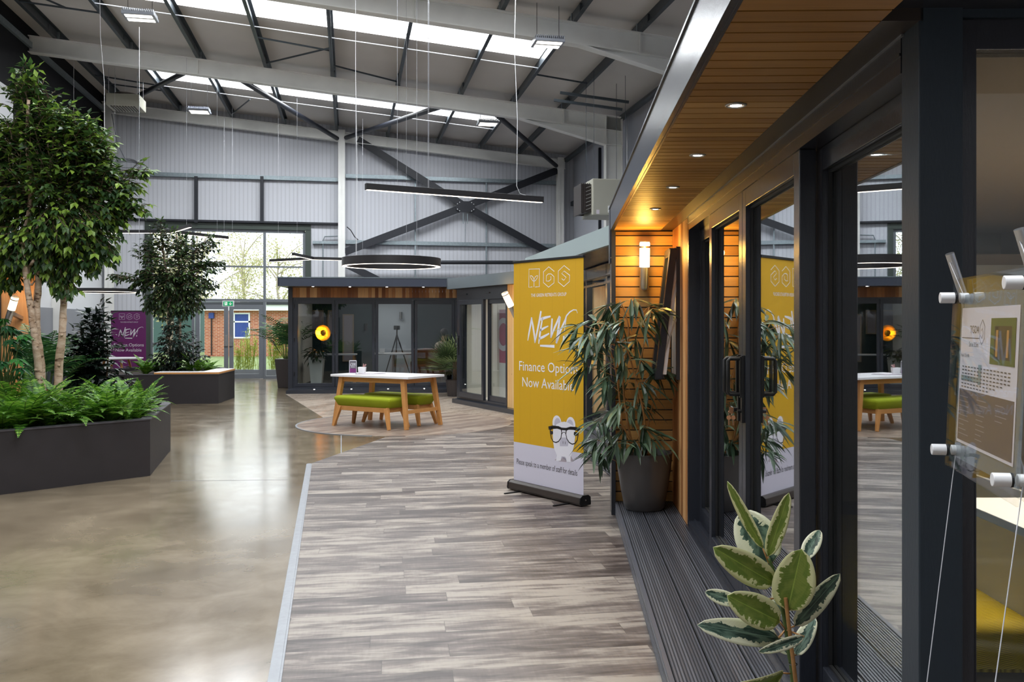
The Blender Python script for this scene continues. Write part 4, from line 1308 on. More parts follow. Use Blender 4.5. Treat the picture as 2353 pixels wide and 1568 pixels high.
# splayed gable end: wider at the top
m.add([FE(-1.6, 0, 0), FE(0.0, 0, 0), FE(0.28, 0, 2.2), FE(-1.6, 0, 2.2), FE(-1.6, 0.1, 0), FE(0.0, 0.1, 0), FE(0.28, 0.1, 2.2), FE(-1.6, 0.1, 2.2)],
      [(0, 1, 2, 3), (7, 6, 5, 4), (0, 4, 5, 1), (1, 5, 6, 2), (2, 6, 7, 3), (3, 7, 4, 0)])
obj('front_cladding', m, 'cedar_z', gE)
obj('opening', MB().box(-1.3, -0.16, -0.03, 0.0, 0.25, 2.02, FE), 'bronze_trim', gE)
obj('roof', MB().box(-1.7, 0.45, -0.15, 2.4, 2.2, 2.33, FE), 'charcoal', gE)
obj('outer_wall', MB().box(-1.6, 0.0, 0.1, 2.2, 0, 2.2, FE), 'charcoal', gE)

# ---------------------------------------------------------------- wall lamps
def wall_lamp(name, label, p, axis, L1=0.20, L2=0.19, r=0.04, power=6, warm=(1.0, 0.55, 0.16)):
    """a steel half-cylinder holder below and a frosted glowing tube above, along axis"""
    w = thing(name, label, 'lamp', p, group='tube wall lamps')
    ax = Vector(axis).normalized(); p = Vector(p)
    obj('holder', MB().lathe([(0.0, -L2), (r * 0.75, -L2 + 0.015), (r * 0.92, -L2 + 0.03), (r * 0.92, 0.0), (0, 0)], p, 24, axis=ax), 'steel', w, smooth='auto')
    obj('tube', MB().lathe([(0.0, 0.0), (r, 0.002), (r, L1 - 0.012), (r * 0.9, L1 - 0.004)], p, 24, axis=ax), 'tube_glow', w, smooth='auto')
    obj('collar', MB().lathe([(r * 1.03, L1 - 0.05), (r * 1.03, L1 - 0.035), (r * 0.95, L1 - 0.035), (r * 0.95, L1 - 0.05)], p, 24, axis=ax, closed=True).lathe([(r * 0.9, L1 - 0.004), (r * 1.0, L1 - 0.002), (r, L1 + 0.002), (0, L1 + 0.004)], p, 24, axis=ax), 'steel', w, smooth='auto')
    l = bpy.data.lights.new('wall_lamp_glow', 'POINT'); l.energy = power; l.color = warm; l.shadow_soft_size = 0.05
    o = bpy.data.objects.new('wall_lamp_glow', l); COL.objects.link(o)
    return w, o
pw = FA(0.645, WF - 0.09, 1.94)
w, o = wall_lamp('wall_lamp', 'lit steel wall lamp on the cedar end wall above the potted bamboo palm', pw, (0, -0.10, 1), power=10, warm=(1.0, 0.54, 0.09))
o.location = pw + Vector((-0.02, -0.16, 0.10))
obj('bracket', MB().box(0.625, 0.665, WF - 0.07, WF, 1.79, 1.87, FA), 'steel', w)
pc = FC(*(loc(FC, -0.05, 1176)[0], -0.06)) + Vector((0, 0, 1.79))
w, o = wall_lamp('wall_lamp', 'lit wall lamp leaning out from the pale pine cladding beside the yellow banner', pc, tuple((-FC.y * 0.55 + Vector((0, 0, 1)))[:]), 0.26, 0.24, 0.055, 6)
o.location = pc + Vector((-0.2, -0.1, 0.25))
obj('bracket', MB().bar(pc + Vector((0, 0, -0.05)), pc + FC.y * 0.18 + Vector((0, 0, -0.12)), 0.05, 0.05), 'steel', w)
pe = AT(26, 712, 12.9)
w, o = wall_lamp('wall_lamp', 'lit wall lamp on the orange timber room at the left edge', pe, (0.42, -0.2, 1), 0.2, 0.24, 0.05, 7)
o.location = pe + Vector((0.15, -0.1, 0.2))
obj('bracket', MB().bar(pe + Vector((0, 0, -0.05)), pe + Vector((-0.05, 0.35, -0.12)), 0.05, 0.05), 'steel', w)
# ================================================================ LETTERING HELPERS
def text_mb(mb, s, o, ux, uy, nrm, width=None, height=0.05, th=0.0006, spacing=1.0, align='L'):
    """flat letters of the built-in font laid on a plane: origin o = left end of the baseline"""
    cu = bpy.data.curves.new('t', 'FONT'); cu.body = s; cu.size = 1.0; cu.space_character = spacing; cu.resolution_u = 3
    ob = bpy.data.objects.new('t', cu); COL.objects.link(ob)
    dg = bpy.context.evaluated_depsgraph_get(); dg.update()
    me = bpy.data.meshes.new_from_object(ob.evaluated_get(dg))
    vs = [v.co.copy() for v in me.vertices]; fs = [tuple(p.vertices) for p in me.polygons]
    bpy.data.objects.remove(ob); bpy.data.curves.remove(cu); bpy.data.meshes.remove(me)
    if not vs: return mb
    x0 = min(v.x for v in vs); x1 = max(v.x for v in vs)
    capz = 0.72
    sy = height / capz
    sx = width / (x1 - x0) if width else sy
    o = Vector(o); ux = Vector(ux); uy = Vector(uy); nrm = Vector(nrm)
    sh = -(x1 - x0) * sx / 2 if align == 'C' else 0
    return mb.add([o + ux * ((v.x - x0) * sx + sh) + uy * (v.y * sy) + nrm * th for v in vs], fs)


def stroke(mb, P, pts, w, off):
    """brush stroke on a plane: P maps (u, v) to a point; w = one width or one per point"""
    n = len(pts); ws = w if isinstance(w, (list, tuple)) else [w] * n
    vs = []
    for i, (u, v) in enumerate(pts):
        a = pts[max(i - 1, 0)]; b = pts[min(i + 1, n - 1)]
        dx, dy = b[0] - a[0], b[1] - a[1]; L = math.hypot(dx, dy) or 1
        nx, ny = -dy / L * ws[i] / 2, dx / L * ws[i] / 2
        vs += [P(u + nx, v + ny, off), P(u - nx, v - ny, off)]
    return mb.add(vs, [(2 * i, 2 * i + 1, 2 * i + 3, 2 * i + 2) for i in range(n - 1)])


def fill(mb, P, pts, off):
    return mb.add([P(u, v, off) for u, v in pts], [tuple(range(len(pts)))])


def ellp(cx, cy, rx, ry, n=28, rot=0.0):
    return [(cx + rx * math.cos(a) * math.cos(rot) - ry * math.sin(a) * math.sin(rot), cy + rx * math.cos(a) * math.sin(rot) + ry * math.sin(a) * math.cos(rot)) for a in [2 * PI * i / n for i in range(n)]]

# ================================================================ ROLL-UP BANNERS
bL = Vector((AT(1181, 745, 8.27).x, 8.27, 0)); bR = Vector((AT(1341, 745, 7.51).x, 7.51, 0))
BW = (bR - bL).length; B0, B1 = 0.055, 2.05
bux = (bR - bL).normalized(); bn = Vector((bux.y, -bux.x, 0))          # normal towards the camera
def b_uv(px, py):                 # photo pixel on the banner -> (u, v) metres
    a = (px - CX) / F
    u = (a * bL.y - bL.x) / (bux.x - a * bux.y)
    Y = bL.y + bux.y * u
    return u, CZ + (HY - py) / F * Y - B0
def zz(x, y): return b_uv(1170 + x / 4.126, 580 + y / 4.126)           # coordinates read in an enlarged crop
def z2(x, y): return b_uv(1180 + x / 6.533, 940 + y / 6.533)

def banner(name, label, o, ux, nrm, s, colour, full):
    base = Vector(o) + Vector(ux) * (BW * s / 2)
    t = thing(name, label, 'banner', (base.x, base.y, 0), group='roll-up banners')
    ux = Vector(ux); nrm = Vector(nrm); o = Vector(o)
    def P(u, v, off=0.0): return o + ux * (u * s) + Vector((0, 0, (B0 + v) * s)) + nrm * (0.002 + off)
    H = B1 - B0
    vb = z2(0, 490)[1]
    m = MB().m(0)
    def panel(v0, v1):
        return m.hexa([P(0, v0, -.002), P(BW, v0, -.002), P(BW, v0, 0), P(0, v0, 0), P(0, v1, -.002), P(BW, v1, -.002), P(BW, v1, 0), P(0, v1, 0)])
    if full:
        m.m(1); panel(0, vb); m.m(0); panel(vb, H)
    else: panel(0, H)
    obj('print_panel', m, [colour, 'banner_white'], t)
    m = MB().bar(P(-0.005, H + 0.008, -.003), P(BW + 0.005, H + 0.008, -.003), 0.022, 0.022)
    obj('top_rail', m, 'black', t, bevel=0.003)
    # cassette base with rounded front and two swivel feet
    def Q(a, b, z): return o + ux * a + nrm * b + Vector((0, 0, z))
    prof = [(-.055, .02), (-.05, .012), (.05, .012), (.058, .03), (.052, .075), (.03, .093), (-.03, .093), (-.052, .075)]
    W2 = BW * s
    n = len(prof)
    vs = [Q(-0.015, b, z * s) for b, z in prof] + [Q(W2 + 0.015, b, z * s) for b, z in prof]
    m = MB().add(vs, [tuple(range(n)), tuple(range(2 * n - 1, n - 1, -1))] + [(i, n + i, n + (i + 1) % n, (i + 1) % n) for i in range(n)])
    c = obj('base_cassette', m, 'louvre', t, bevel=0.004)
    for a in (-0.025, W2 + 0.015):
        m = MB()
        vs = [Q(a, b * 1.06, z * s * 1.03) for b, z in prof] + [Q(a + 0.010, b * 1.06, z * s * 1.03) for b, z in prof]
        m.add(vs, [tuple(range(n)), tuple(range(2 * n - 1, n - 1, -1))] + [(i, n + i, n + (i + 1) % n, (i + 1) % n) for i in range(n)])
        obj('end_cap', m, 'black', c)
    obj('screw', MB().lathe([(0.006, 0), (0.006, 0.003)], Q(W2 + 0.025, 0.0, 0.055), 8, axis=ux), 'steel', c)
    for a in (0.14, W2 - 0.14):
        m = MB().bar(Q(a, -0.17, 0.008), Q(a, 0.20, 0.008), 0.022, 0.012)
        m.lathe([(0.011, -0.006), (0.011, 0.006)], Q(a, 0.20, 0.008), 10)
        obj('foot', m, 'black', t)
    # logo row
    m = MB(); w = 0.0052 * 1.15
    def line(pts, ww=w): stroke(m, P, pts, ww, 0.0008)
    line([zz(222, 328), zz(188, 333), zz(190, 160), zz(290, 157), zz(288, 327), zz(250, 329)])
    line([zz(237, 330), zz(238, 250)])
    for sx in (-1, 1):
        line([zz(238, 275), zz(238 + sx * 14, 268 - 0), zz(238 + sx * 30, 245), zz(238 + sx * 36, 222), zz(238 + sx * 22, 224), zz(238 + sx * 8, 238), zz(238, 262)])
    line([zz(430, 182), zz(378, 138), zz(328, 185), zz(327, 288), zz(376, 331), zz(428, 290), zz(428, 232), zz(400, 205), zz(372, 206), zz(356, 222), zz(354, 274), zz(378, 274), zz(398, 258), zz(398, 228)])
    line([zz(577, 170), zz(523, 126), zz(468, 178), zz(468, 282), zz(520, 325), zz(574, 278), zz(576, 218), zz(523, 178), zz(500, 200), zz(543, 240), zz(520, 266), zz(500, 250)])
    a, b = zz(210, 425), zz(545, 412)
    text_mb(m, 'THE GREEN RETREATS GROUP', P(a[0], a[1]), ux, (0, 0, 1), nrm, (b[0] - a[0]) * s, 0.030 * s, 0.0008)
    # hand-brushed NEW!
    def br(pts, ws): stroke(m, P, [zz(*p) for p in pts], [q_ * 0.00105 * s / s for q_ in ws], 0.0008)
    br([(216, 618), (205, 690), (190, 770), (179, 838)], [17, 22, 20, 9])
    br([(213, 620), (228, 700), (240, 780), (246, 862)], [16, 22, 22, 8])
    br([(246, 858), (262, 780), (285, 670), (304, 558)], [12, 20, 24, 20])
    br([(322, 612), (305, 700), (292, 790), (282, 868)], [12, 20, 24, 10])
    br([(300, 638), (345, 620), (395, 608)], [26, 22, 14])
    br([(295, 742), (335, 718), (374, 700)], [22, 18, 10])
    br([(284, 822), (330, 800), (382, 770)], [22, 22, 12])
    br([(410, 628), (404, 720), (398, 812)], [18, 24, 14])
    br([(398, 808), (435, 710), (482, 606)], [14, 22, 22])
    br([(484, 610), (468, 730), (450, 864)], [20, 26, 22])
    br([(450, 858), (490, 740), (535, 640), (548, 596)], [22, 22, 18, 14])
    br([(548, 600), (575, 568), (612, 546), (640, 548), (650, 578)], [14, 12, 9, 8, 5])
    br([(543, 622), (534, 690), (524, 762)], [12, 9, 4])
    br([(521, 795), (516, 845)], [20, 16])
    br([(295, 886), (340, 888), (432, 893)], [14, 18, 24])
    for tx, p0, p1, h in (('Finance Options', (97, 1118), (660, 1158), 0.088), ('Now Available', (127, 1272), (615, 1315), 0.088)):
        a, b = zz(*p0), zz(*p1)
        text_mb(m, tx, P(a[0], (a[1] + b[1]) / 2), ux, (0, 0, 1), nrm, (b[0] - a[0]) * s, h * s, 0.0008)
    obj('lettering', m, 'print_white', t)
    if full:
        a, b = z2(52, 822), z2(960, 1022)
        m = MB(); text_mb(m, 'Please speak to a member of staff for details', P(a[0], (a[1] + b[1]) / 2 + 0.004), ux, (0, 0, 1), nrm, (b[0] - a[0]) * s, 0.05 * s, 0.0008)
        obj('small_print', m, 'print_black', t)
        # printed picture: white piggy bank in black glasses
        def Z(pts): return [z2(*p) for p in pts]
        m = MB().m(0)
        fill(m, P, Z([(620, 770), (700, 700), (860, 700), (905, 780), (820, 800), (700, 790)]), 0.0004)
        m.m(1)
        c = z2(655, 215); fill(m, P, ellp(c[0], c[1], 0.060, 0.066), 0.0006)
        c = z2(862, 240); fill(m, P, ellp(c[0], c[1], 0.060, 0.066), 0.0006)
        m.m(2)
        c = z2(665, 225); fill(m, P, ellp(c[0], c[1], 0.044, 0.050), 0.0008)
        c = z2(852, 250); fill(m, P, ellp(c[0], c[1], 0.044, 0.050), 0.0008)
        m.m(1)
        fill(m, P, Z([(640, 780), (655, 700), (615, 600), (600, 500), (592, 400), (600, 300), (650, 230), (720, 198), (770, 192), (830, 210), (900, 255), (930, 330), (928, 430), (915, 540), (890, 640), (862, 720), (862, 800), (800, 798), (790, 735), (730, 725), (712, 778), (670, 782)]), 0.0010)
        m.m(2)
        fill(m, P, Z([(712, 770), (725, 715), (780, 718), (800, 780), (790, 740), (735, 735)]), 0.0011)
        c = z2(762, 505); 
        fill(m, P, Z([(720, 430), (800, 430), (830, 500), (820, 560), (700, 560), (695, 500)]), 0.00105)
        obj('picture', m, ['print_shade', 'print_white', 'print_grey'], t)
        m = MB()
        for pts in ([(560, 300), (585, 285), (660, 280), (720, 300), (728, 360), (715, 440), (680, 490), (640, 505), (600, 490), (572, 440), (556, 360), (556, 305)],
                    [(800, 310), (830, 295), (900, 298), (970, 315), (975, 380), (960, 470), (925, 520), (885, 530), (840, 505), (805, 450), (790, 380), (796, 315)]):
            stroke(m, P, Z(pts), [0.020] * 4 + [0.010] * 7 + [0.014], 0.0013)
        stroke(m, P, Z([(530, 290), (600, 268), (680, 275), (725, 300), (800, 305), (860, 282), (940, 290), (1003, 318)]), [.03, .022, .018, .022, .022, .018, .022, .03], 0.0013)
        fill(m, P, Z([(562, 330), (596, 335), (600, 370), (580, 388), (565, 378)]), 0.0013)
        fill(m, P, Z([(912, 345), (965, 350), (968, 395), (925, 410), (908, 385)]), 0.0013)
        stroke(m, P, Z([(728, 380), (745, 352), (775, 352), (790, 380)]), 0.006, 0.0013)
        stroke(m, P, Z([(748, 485), (748, 525)]), 0.005, 0.0013); stroke(m, P, Z([(780, 490), (780, 530)]), 0.005, 0.0013)
        obj('picture_glasses', m, 'print_black', t)
    return t
t = NT('banner_yellow')
sp = t.n('SeparateXYZ', Vector=t.n('TexCoord').outputs['Object'])
u = t.math('ADD', t.math('MULTIPLY', sp.outputs['X'], bux.x), t.math('MULTIPLY', sp.outputs['Y'], bux.y))
fr_ = t.math('FRACT', t.math('DIVIDE', t.math('ADD', u, 0.47), 0.155))
ln = t.math('LESS_THAN', t.math('ABSOLUTE', t.math('SUBTRACT', fr_, 0.5)), 0.008)
t.pbr(t.mix(t.math('MULTIPLY', ln, 0.25), srgb(208, 162, 34), srgb(128, 94, 14)), 0.5, 0.0, None, 0.3)
banner('rollup_banner', 'yellow roll-up banner with white NEW! lettering and a piggy bank in glasses', bL, bux, bn, 1.0, 'banner_yellow', True)
pB = AT(255, 745, 22.2); pB2 = AT(335.5, 745, 22.2)
bw2 = (pB2.x - pB.x)
banner('rollup_banner', 'purple roll-up banner with white NEW! lettering by the entrance glazing', (pB.x, pB.y, 0), (1, 0, 0), (0, -1, 0), bw2 / BW, 'banner_purple', False)

# ================================================================ TABLE AND BENCHES
TA = R(-31.4)
FT = Fr(TABLE_C.x, TABLE_C.y, TA)
tb = thing('dining_table', 'white topped wooden table standing on the round plank inlay', 'table', (FT.o.x, FT.o.y, 0.006))
obj('table_top', MB().box(-0.74, 0.74, -0.42, 0.42, 0.722, 0.755, FT), 'white_top', tb, bevel=0.003)
obj('apron', ring(MB(), Fr(FT.o.x, FT.o.y, TA), -0.60, 0.60, 0, 0, 0, 0, 0) if False else
    MB().box(-0.58, 0.58, -0.345, -0.32, 0.65, 0.722, FT).box(-0.58, 0.58, 0.32, 0.345, 0.65, 0.722, FT).box(-0.60, -0.575, -0.34, 0.34, 0.65, 0.722, FT).box(0.575, 0.60, -0.34, 0.34, 0.65, 0.722, FT), 'oak', tb, bevel=0.002)
for sx in (-1, 1):
    for sy in (-1, 1):
        obj('leg', MB().bar(FT(sx * 0.585, sy * 0.335, 0.722), FT(sx * 0.69, sy * 0.39, 0.006), 0.075, 0.062, up=FT.y, w1=0.055, h1=0.045), 'oak', tb, bevel=0.003)
obj('stretcher', MB().bar(FT(0.655, -0.36, 0.25), FT(0.655, 0.36, 0.25), 0.03, 0.05), 'oak', tb)
obj('stretcher', MB().bar(FT(-0.655, -0.36, 0.25), FT(-0.655, 0.36, 0.25), 0.03, 0.05), 'oak', tb)

def bench(label):
    t = thing('bench', label, 'bench', (0, 0, 0), group='green benches', local=True)
    L, D = 1.10, 0.42
    # cushion: wider at the top, soft edges
    m = MB()
    rows = [(0.300, -0.055), (0.315, -0.04), (0.40, 0.0), (0.425, -0.004), (0.440, -0.02), (0.447, -0.05)]
    vs = []; N = 0
    for z, e in rows:
        a, b = L / 2 + e, D / 2 + e
        r = 0.035
        ring_ = []
        for cx, cy, a0 in ((a - r, b - r, 0), (-a + r, b - r, 90), (-a + r, -b + r, 180), (a - r, -b + r, 270)):
            for k in range(5):
                an = R(a0 + 22.5 * k); ring_.append((cx + r * math.cos(an), cy + r * math.sin(an), z))
        N = len(ring_); vs += ring_
    fs = [(i * N + j, i * N + (j + 1) % N, (i + 1) * N + (j + 1) % N, (i + 1) * N + j) for i in range(len(rows) - 1) for j in range(N)]
    fs += [tuple(range(N - 1, -1, -1)), tuple((len(rows) - 1) * N + j for j in range(N))]
    m.add(vs, fs)
    obj('cushion', m, 'green_fabric', t, smooth='auto', local=True)
    m = MB()
    for sy in (-1, 1): m.box(-0.45, 0.45, sy * 0.155 - 0.012, sy * 0.155 + 0.012, 0.235, 0.30)
    for sx in (-1, 1): m.box(sx * 0.45 - 0.012, sx * 0.45 + 0.012, -0.155, 0.155, 0.235, 0.30)
    obj('seat_rail', m, 'oak', t, local=True, bevel=0.002)
    for sx in (-1, 1):
        for sy in (-1, 1):
            obj('leg', MB().bar((sx * 0.455, sy * 0.16, 0.30), (sx * 0.545, sy * 0.205, 0.0), 0.075, 0.05, up=(0, 1, 0), w1=0.042, h1=0.035), 'oak', t, local=True, bevel=0.003)
    return t
b1 = bench('long green cushioned bench along the near side of the white topped table')
b1.location = (-2.46, 13.30, 0.006); b1.rotation_euler = (0, 0, R(-33))
b2 = dup(b1, (-2.12, 13.82, 0.006), R(-31.5), 'green cushioned bench behind the table legs, the one farther from us')

# on the table
p = AT(811, 858, 13.75)
ls = thing('leaflet_stand', 'small upright leaflet stand printed with a pound price on the white table', 'leaflet stand', (p.x, p.y, 0.755))
m = MB().m(0).box(p.x - 0.055, p.x + 0.055, p.y - 0.003, p.y + 0.003, 0.757, 0.955).m(1).box(p.x - 0.055, p.x + 0.055, p.y - 0.045, p.y + 0.03, 0.755, 0.759)
obj('leaflet', m, ['print_line', 'white_plastic'], ls)
m = MB()
m.box(p.x - 0.055, p.x + 0.055, p.y - 0.0045, p.y - 0.0035, 0.757, 0.765).box(p.x - 0.055, p.x - 0.050, p.y - 0.0045, p.y - 0.0035, 0.757, 0.955).box(p.x + 0.050, p.x + 0.055, p.y - 0.0045, p.y - 0.0035, 0.757, 0.955).box(p.x - 0.055, p.x + 0.055, p.y - 0.0045, p.y - 0.0035, 0.945, 0.955)
text_mb(m, '£200', (p.x - 0.038, p.y - 0.004, 0.872), (1, 0, 0), (0, 0, 1), (0, -1, 0), 0.078, 0.045)
m.box(p.x - 0.03, p.x + 0.035, p.y - 0.0045, p.y - 0.0035, 0.852, 0.858)
obj('lettering', m, 'print_white', ls)
obj('leaflet_band', MB().box(p.x - 0.048, p.x + 0.048, p.y - 0.0045, p.y - 0.0035, 0.77, 0.83), 'banner_purple', ls)
p = AT(832, 857, 13.7)
cp_ = thing('white_tub', 'small white square tub holding folded leaflets on the white table', 'tub', (p.x, p.y, 0.755))
def frust(m, cx, cy, z0, z1, a, b):
    return m.hexa([(cx - a, cy - a, z0), (cx + a, cy - a, z0), (cx + a, cy + a, z0), (cx - a, cy + a, z0), (cx - b, cy - b, z1), (cx + b, cy - b, z1), (cx + b, cy + b, z1), (cx - b, cy + b, z1)])
obj('tub', frust(MB(), p.x, p.y, 0.755, 0.855, 0.045, 0.055), 'white_plastic', cp_, bevel=0.002)
tag(obj('leaflets', MB().bar((p.x, p.y, 0.84), (p.x + 0.05, p.y, 0.90), 0.03, 0.004, up=(1, 0, -1)).bar((p.x + .01, p.y + 0.01, 0.84), (p.x + 0.02, p.y + .01, 0.905), 0.03, 0.004, up=(1, 0, 0)).bar((p.x + .02, p.y - 0.01, 0.84), (p.x + 0.065, p.y - .01, 0.895), 0.03, 0.004, up=(1, 0, -1)), 'magazine', None), 'folded pinkish leaflets standing in the white tub', 'leaflets')
for i, (dx, dy, z, r_) in enumerate(((0.02, -0.10, 0.755, 12), (0.10, -0.06, 0.760, -20), (0.22, -0.02, 0.755, 30))):
    f = Fr(p.x + dx, p.y + dy, R(r_))
    tag(obj('magazine', MB().box(-0.10, 0.12, -0.07, 0.075, z, z + 0.005, f), 'print_mid' if i != 1 else 'sheet_white'), ('closed grey magazine in front of the white tub', 'pale magazine lying across the pile beside the white tub', 'grey magazine farthest right on the white table')[i], 'magazine', 'magazines on the white table')

# ================================================================ HANGING LAMPS
def roof_z(p): return zr(WH.inv(p)[0]) - 0.02
def led_bar(m0, m1, p, q, h=0.075, w=0.06):
    """black extrusion with a glowing slot underneath"""
    p = Vector(p); q = Vector(q)
    m0.bar(p + Vector((0, 0, h / 2)), q + Vector((0, 0, h / 2)), w, h)
    m1.bar(p.lerp(q, 0.006) + Vector((0, 0, -0.001)), p.lerp(q, 0.994) + Vector((0, 0, -0.001)), w * 0.72, 0.006)
def wires(parent, pts, r=0.0022, name='suspension_wire'):
    for p in pts:
        p = Vector(p)
        obj(name, MB().tube([p, (p.x, p.y, roof_z(p))], r, 4), 'wire', parent)
A0 = AT(840, 436, 11.25); A1 = AT(1247, 466, 12.45); A1.z = A0.z
lb = thing('linear_pendant', 'long straight black pendant light hanging in front of the cross brace', 'lamp', (A0 + A1) / 2)
m0, m1 = MB(), MB(); led_bar(m0, m1, A0, A1, 0.078, 0.07)
obj('housing', m0, 'lamp_black', lb, bevel=0.003); obj('diffuser', m1, 'led_warm', lb)
up = Vector((0, 0, 0.078))
wires(lb, [A0.lerp(A1, 0.165) + up, A0.lerp(A1, 0.335) + up, A0.lerp(A1, 0.33) + up])
c = A0.lerp(A1, 0.84) + up
m = MB().tube([c + (A1 - c) * 0.9 + Vector((0, 0, 0.01)), c + (A1 - c) * 0.5 + Vector((0, 0, 0.03)), c + (A1 - c) * 0.12 + Vector((0, 0, .03)), c + Vector((0, 0, 0.12)), c + Vector((0.01, 0, 1.0)), c + Vector((-0.03, 0, 2.0)), (c.x, c.y, roof_z(c))], 0.0045, 6)
obj('power_cable', m, 'white_plastic', lb, smooth=True)

def ring_lamp(label, c, r, h=0.12, w=0.07):
    t = thing('ring_pendant', label, 'lamp', c, group='ring pendant lamps')
    m = MB().lathe([(r - w, 0.0), (r, 0.0), (r, h), (r - w, h)], c, 72, closed=True)
    obj('housing', m, 'lamp_black', t, smooth='auto')
    obj('diffuser', MB().lathe([(r - w + 0.006, -0.004), (r - 0.006, -0.004), (r - 0.006, 0.002), (r - w + 0.006, 0.002)], c, 72, closed=True), 'led_warm', t, smooth='auto')
    c = Vector(c)
    pts = [c + Vector(((r - w / 2) * math.cos(a), (r - w / 2) * math.sin(a), h)) for a in (R(232), R(310), R(80))]
    for p in pts:
        obj('bracket', MB().box(p.x - 0.05, p.x + 0.05, p.y - 0.02, p.y + 0.02, p.z, p.z + 0.012), 'wire', t)
    wires(t, [p + Vector((0, 0, 0.012)) for p in pts])
    p = pts[0]
    obj('power_cable', MB().tube([p + Vector((0.01, 0, 0.01)), p + Vector((0.02, 0, 1.2)), p + Vector((0.0, 0, 2.6)), (p.x, p.y, roof_z(p))], 0.0035, 5), 'white_plastic', t)
    return t
rc = Vector((AT(900, 745, 13.65).x, 13.65, 2.36))
ring_lamp('black ring pendant lamp hanging over the white topped table', rc, 0.73)
rc2 = AT(243, 672, 20.2)
ring_lamp('black ring pendant lamp hanging by the left partition', rc2, 0.72, 0.07, 0.05)

def y_lamp(label, c, arms, L=1.5, h=0.07):
    t = thing('branched_pendant', label, 'lamp', c, group='three armed pendant lamps')
    c = Vector(c); m0, m1 = MB(), MB()
    for a, l_ in arms:
        e = c + Vector((math.cos(R(a)), math.sin(R(a)), 0)) * l_
        led_bar(m0, m1, c, e, h, 0.055)
        wires(t, [c.lerp(e, 0.8) + Vector((0, 0, h))], 0.003)
    obj('housing', m0, 'lamp_black', t); obj('diffuser', m1, 'led_warm', t)
y_lamp('three armed black pendant light hanging before the entrance glazing', AT(394, 536, 20.0), ((180, 1.55), (-54, 1.5), (62, 1.6)))
y_lamp('three armed black pendant light half hidden behind the ring lamp', AT(719, 597, 22.8), ((-95, 1.4), (148, 1.55), (22, 1.55)))

def high_bay(label, p, rot=None):
    t = thing('high_bay_lamp', label, 'lamp', p, group='high bay lamps')
    f = Fr(p.x, p.y, WH.a)
    z = p.z
    obj('heat_sink', MB().box(-0.24, 0.24, -0.20, 0.20, z, z + 0.05, f), 'lamp_white', t, bevel=0.008)
    m = MB()
    for i in range(15):
        x = -0.22 + i * 0.0314
        m.box(x - 0.006, x + 0.006, -0.19, 0.19, z + 0.05, z + 0.10, f)
    obj('fins', m, 'lamp_white', t)
    for sy in (-1, 1):
        obj('led_panel', MB().box(-0.20, 0.20, sy * 0.098 - 0.058, sy * 0.098 + 0.058, z - 0.006, z, f), 'led_bay', t)
    for sx in (-1, 1):
        b = f(sx * 0.18, 0, z + 0.1)
        obj('suspension_wire', MB().tube([b, (b.x, b.y, b.z + 0.06), (b.x, b.y, zr(WH.inv(b)[0]) + 0.1)], 0.004, 4), 'rubber', t)
high_bay('high bay LED lamp at the top left above the trees', AT(322, 42, 14.4))
high_bay('high bay LED lamp hanging beside the ceiling fan heater', AT(458, 258, 21.3))
high_bay('high bay LED lamp under the nearest rafter, top centre right', AT(1259, 103, 14.6))
high_bay('high bay LED lamp by the roof brace at the right end of the gable', AT(1121, 286, 21.3))
# long thin rod seen below the first lamp
p = AT(320, 62, 14.6)
tag(obj('lamp_rod', MB().tube([(p.x, p.y, 2.3), p], 0.004, 5), 'alu'), 'long thin rod hanging below the top left high bay lamp', 'rod')
for i, (x, y0, y1, Y, lab) in enumerate([(232, 0, 330, 15.0, 'knotted white cable hanging at the far left'), (1184, 0, 2, 12.3, None)]):
    if lab:
        a, b = AT(x - 3, y0 - 20, Y), AT(x + 8, y1, Y)
        tag(obj('hanging_cable', MB().tube([a, a.lerp(b, .3) + Vector((-.01, 0, 0)), a.lerp(b, .6) + Vector((.03, 0, 0)), b], 0.0045, 5), 'white_plastic'), lab, 'cable')

# ceiling fan heater
p = AT(290, 250, 20.8); f = Fr(p.x, p.y, WH.a)
t = thing('ceiling_fan_heater', 'square cream fan heater hung below the roof at upper left', 'heater', p)
obj('casing', MB().box(-0.35, 0.35, -0.35, 0.35, p.z, p.z + 0.26, f), 'heater', t, bevel=0.01)
m = MB()
for i in range(9): m.box(-0.27 + i * 0.06, -0.245 + i * 0.06, -0.27, 0.27, p.z - 0.015, p.z - 0.001, f)
obj('grille', m, 'louvre', t)
obj('fan_guard', MB().lathe([(0.0, 0.26), (0.27, 0.26), (0.29, 0.31), (0.25, 0.33), (0, 0.33)], p, 24), 'louvre', t)
for sx in (-1, 1):
    for sy in (-1, 1):
        b = f(sx * 0.3, sy * 0.3, p.z + 0.26); obj('suspension_wire', MB().tube([b, (b.x, b.y, zr(WH.inv(b)[0]))], 0.006, 4), 'wire', t)
# unit heater on the right
p = AT(1362, 494, 17.5); f = Fr(p.x, p.y, WH.a)
t = thing('unit_heater', 'cream gas unit heater with dark louvres hung at the right wall', 'heater', p)
H_ = 0.70
obj('casing', MB().box(0, 0.75, 0, 0.82, p.z, p.z + H_, f), 'heater', t, bevel=0.012)
m = MB().box(0.02, 0.73, -0.006, 0.0, p.z + 0.03, p.z + H_ - 0.03, f)
obj('access_panel', m, 'heater', t)
obj('rating_plate', MB().box(0.07, 0.13, -0.010, -0.006, p.z + 0.02, p.z + 0.10, f), 'sheet_white', t)
obj('control_box', MB().box(0.30, 0.36, -0.03, -0.006, p.z + 0.05, p.z + 0.18, f), 'white_plastic', t)
m = MB()
for i in range(5): m.box(-0.20 + 0.04 * i, -0.185 + 0.04 * i, 0.10, 0.72, p.z + 0.04 + 0.01 * i, p.z + 0.62, f)
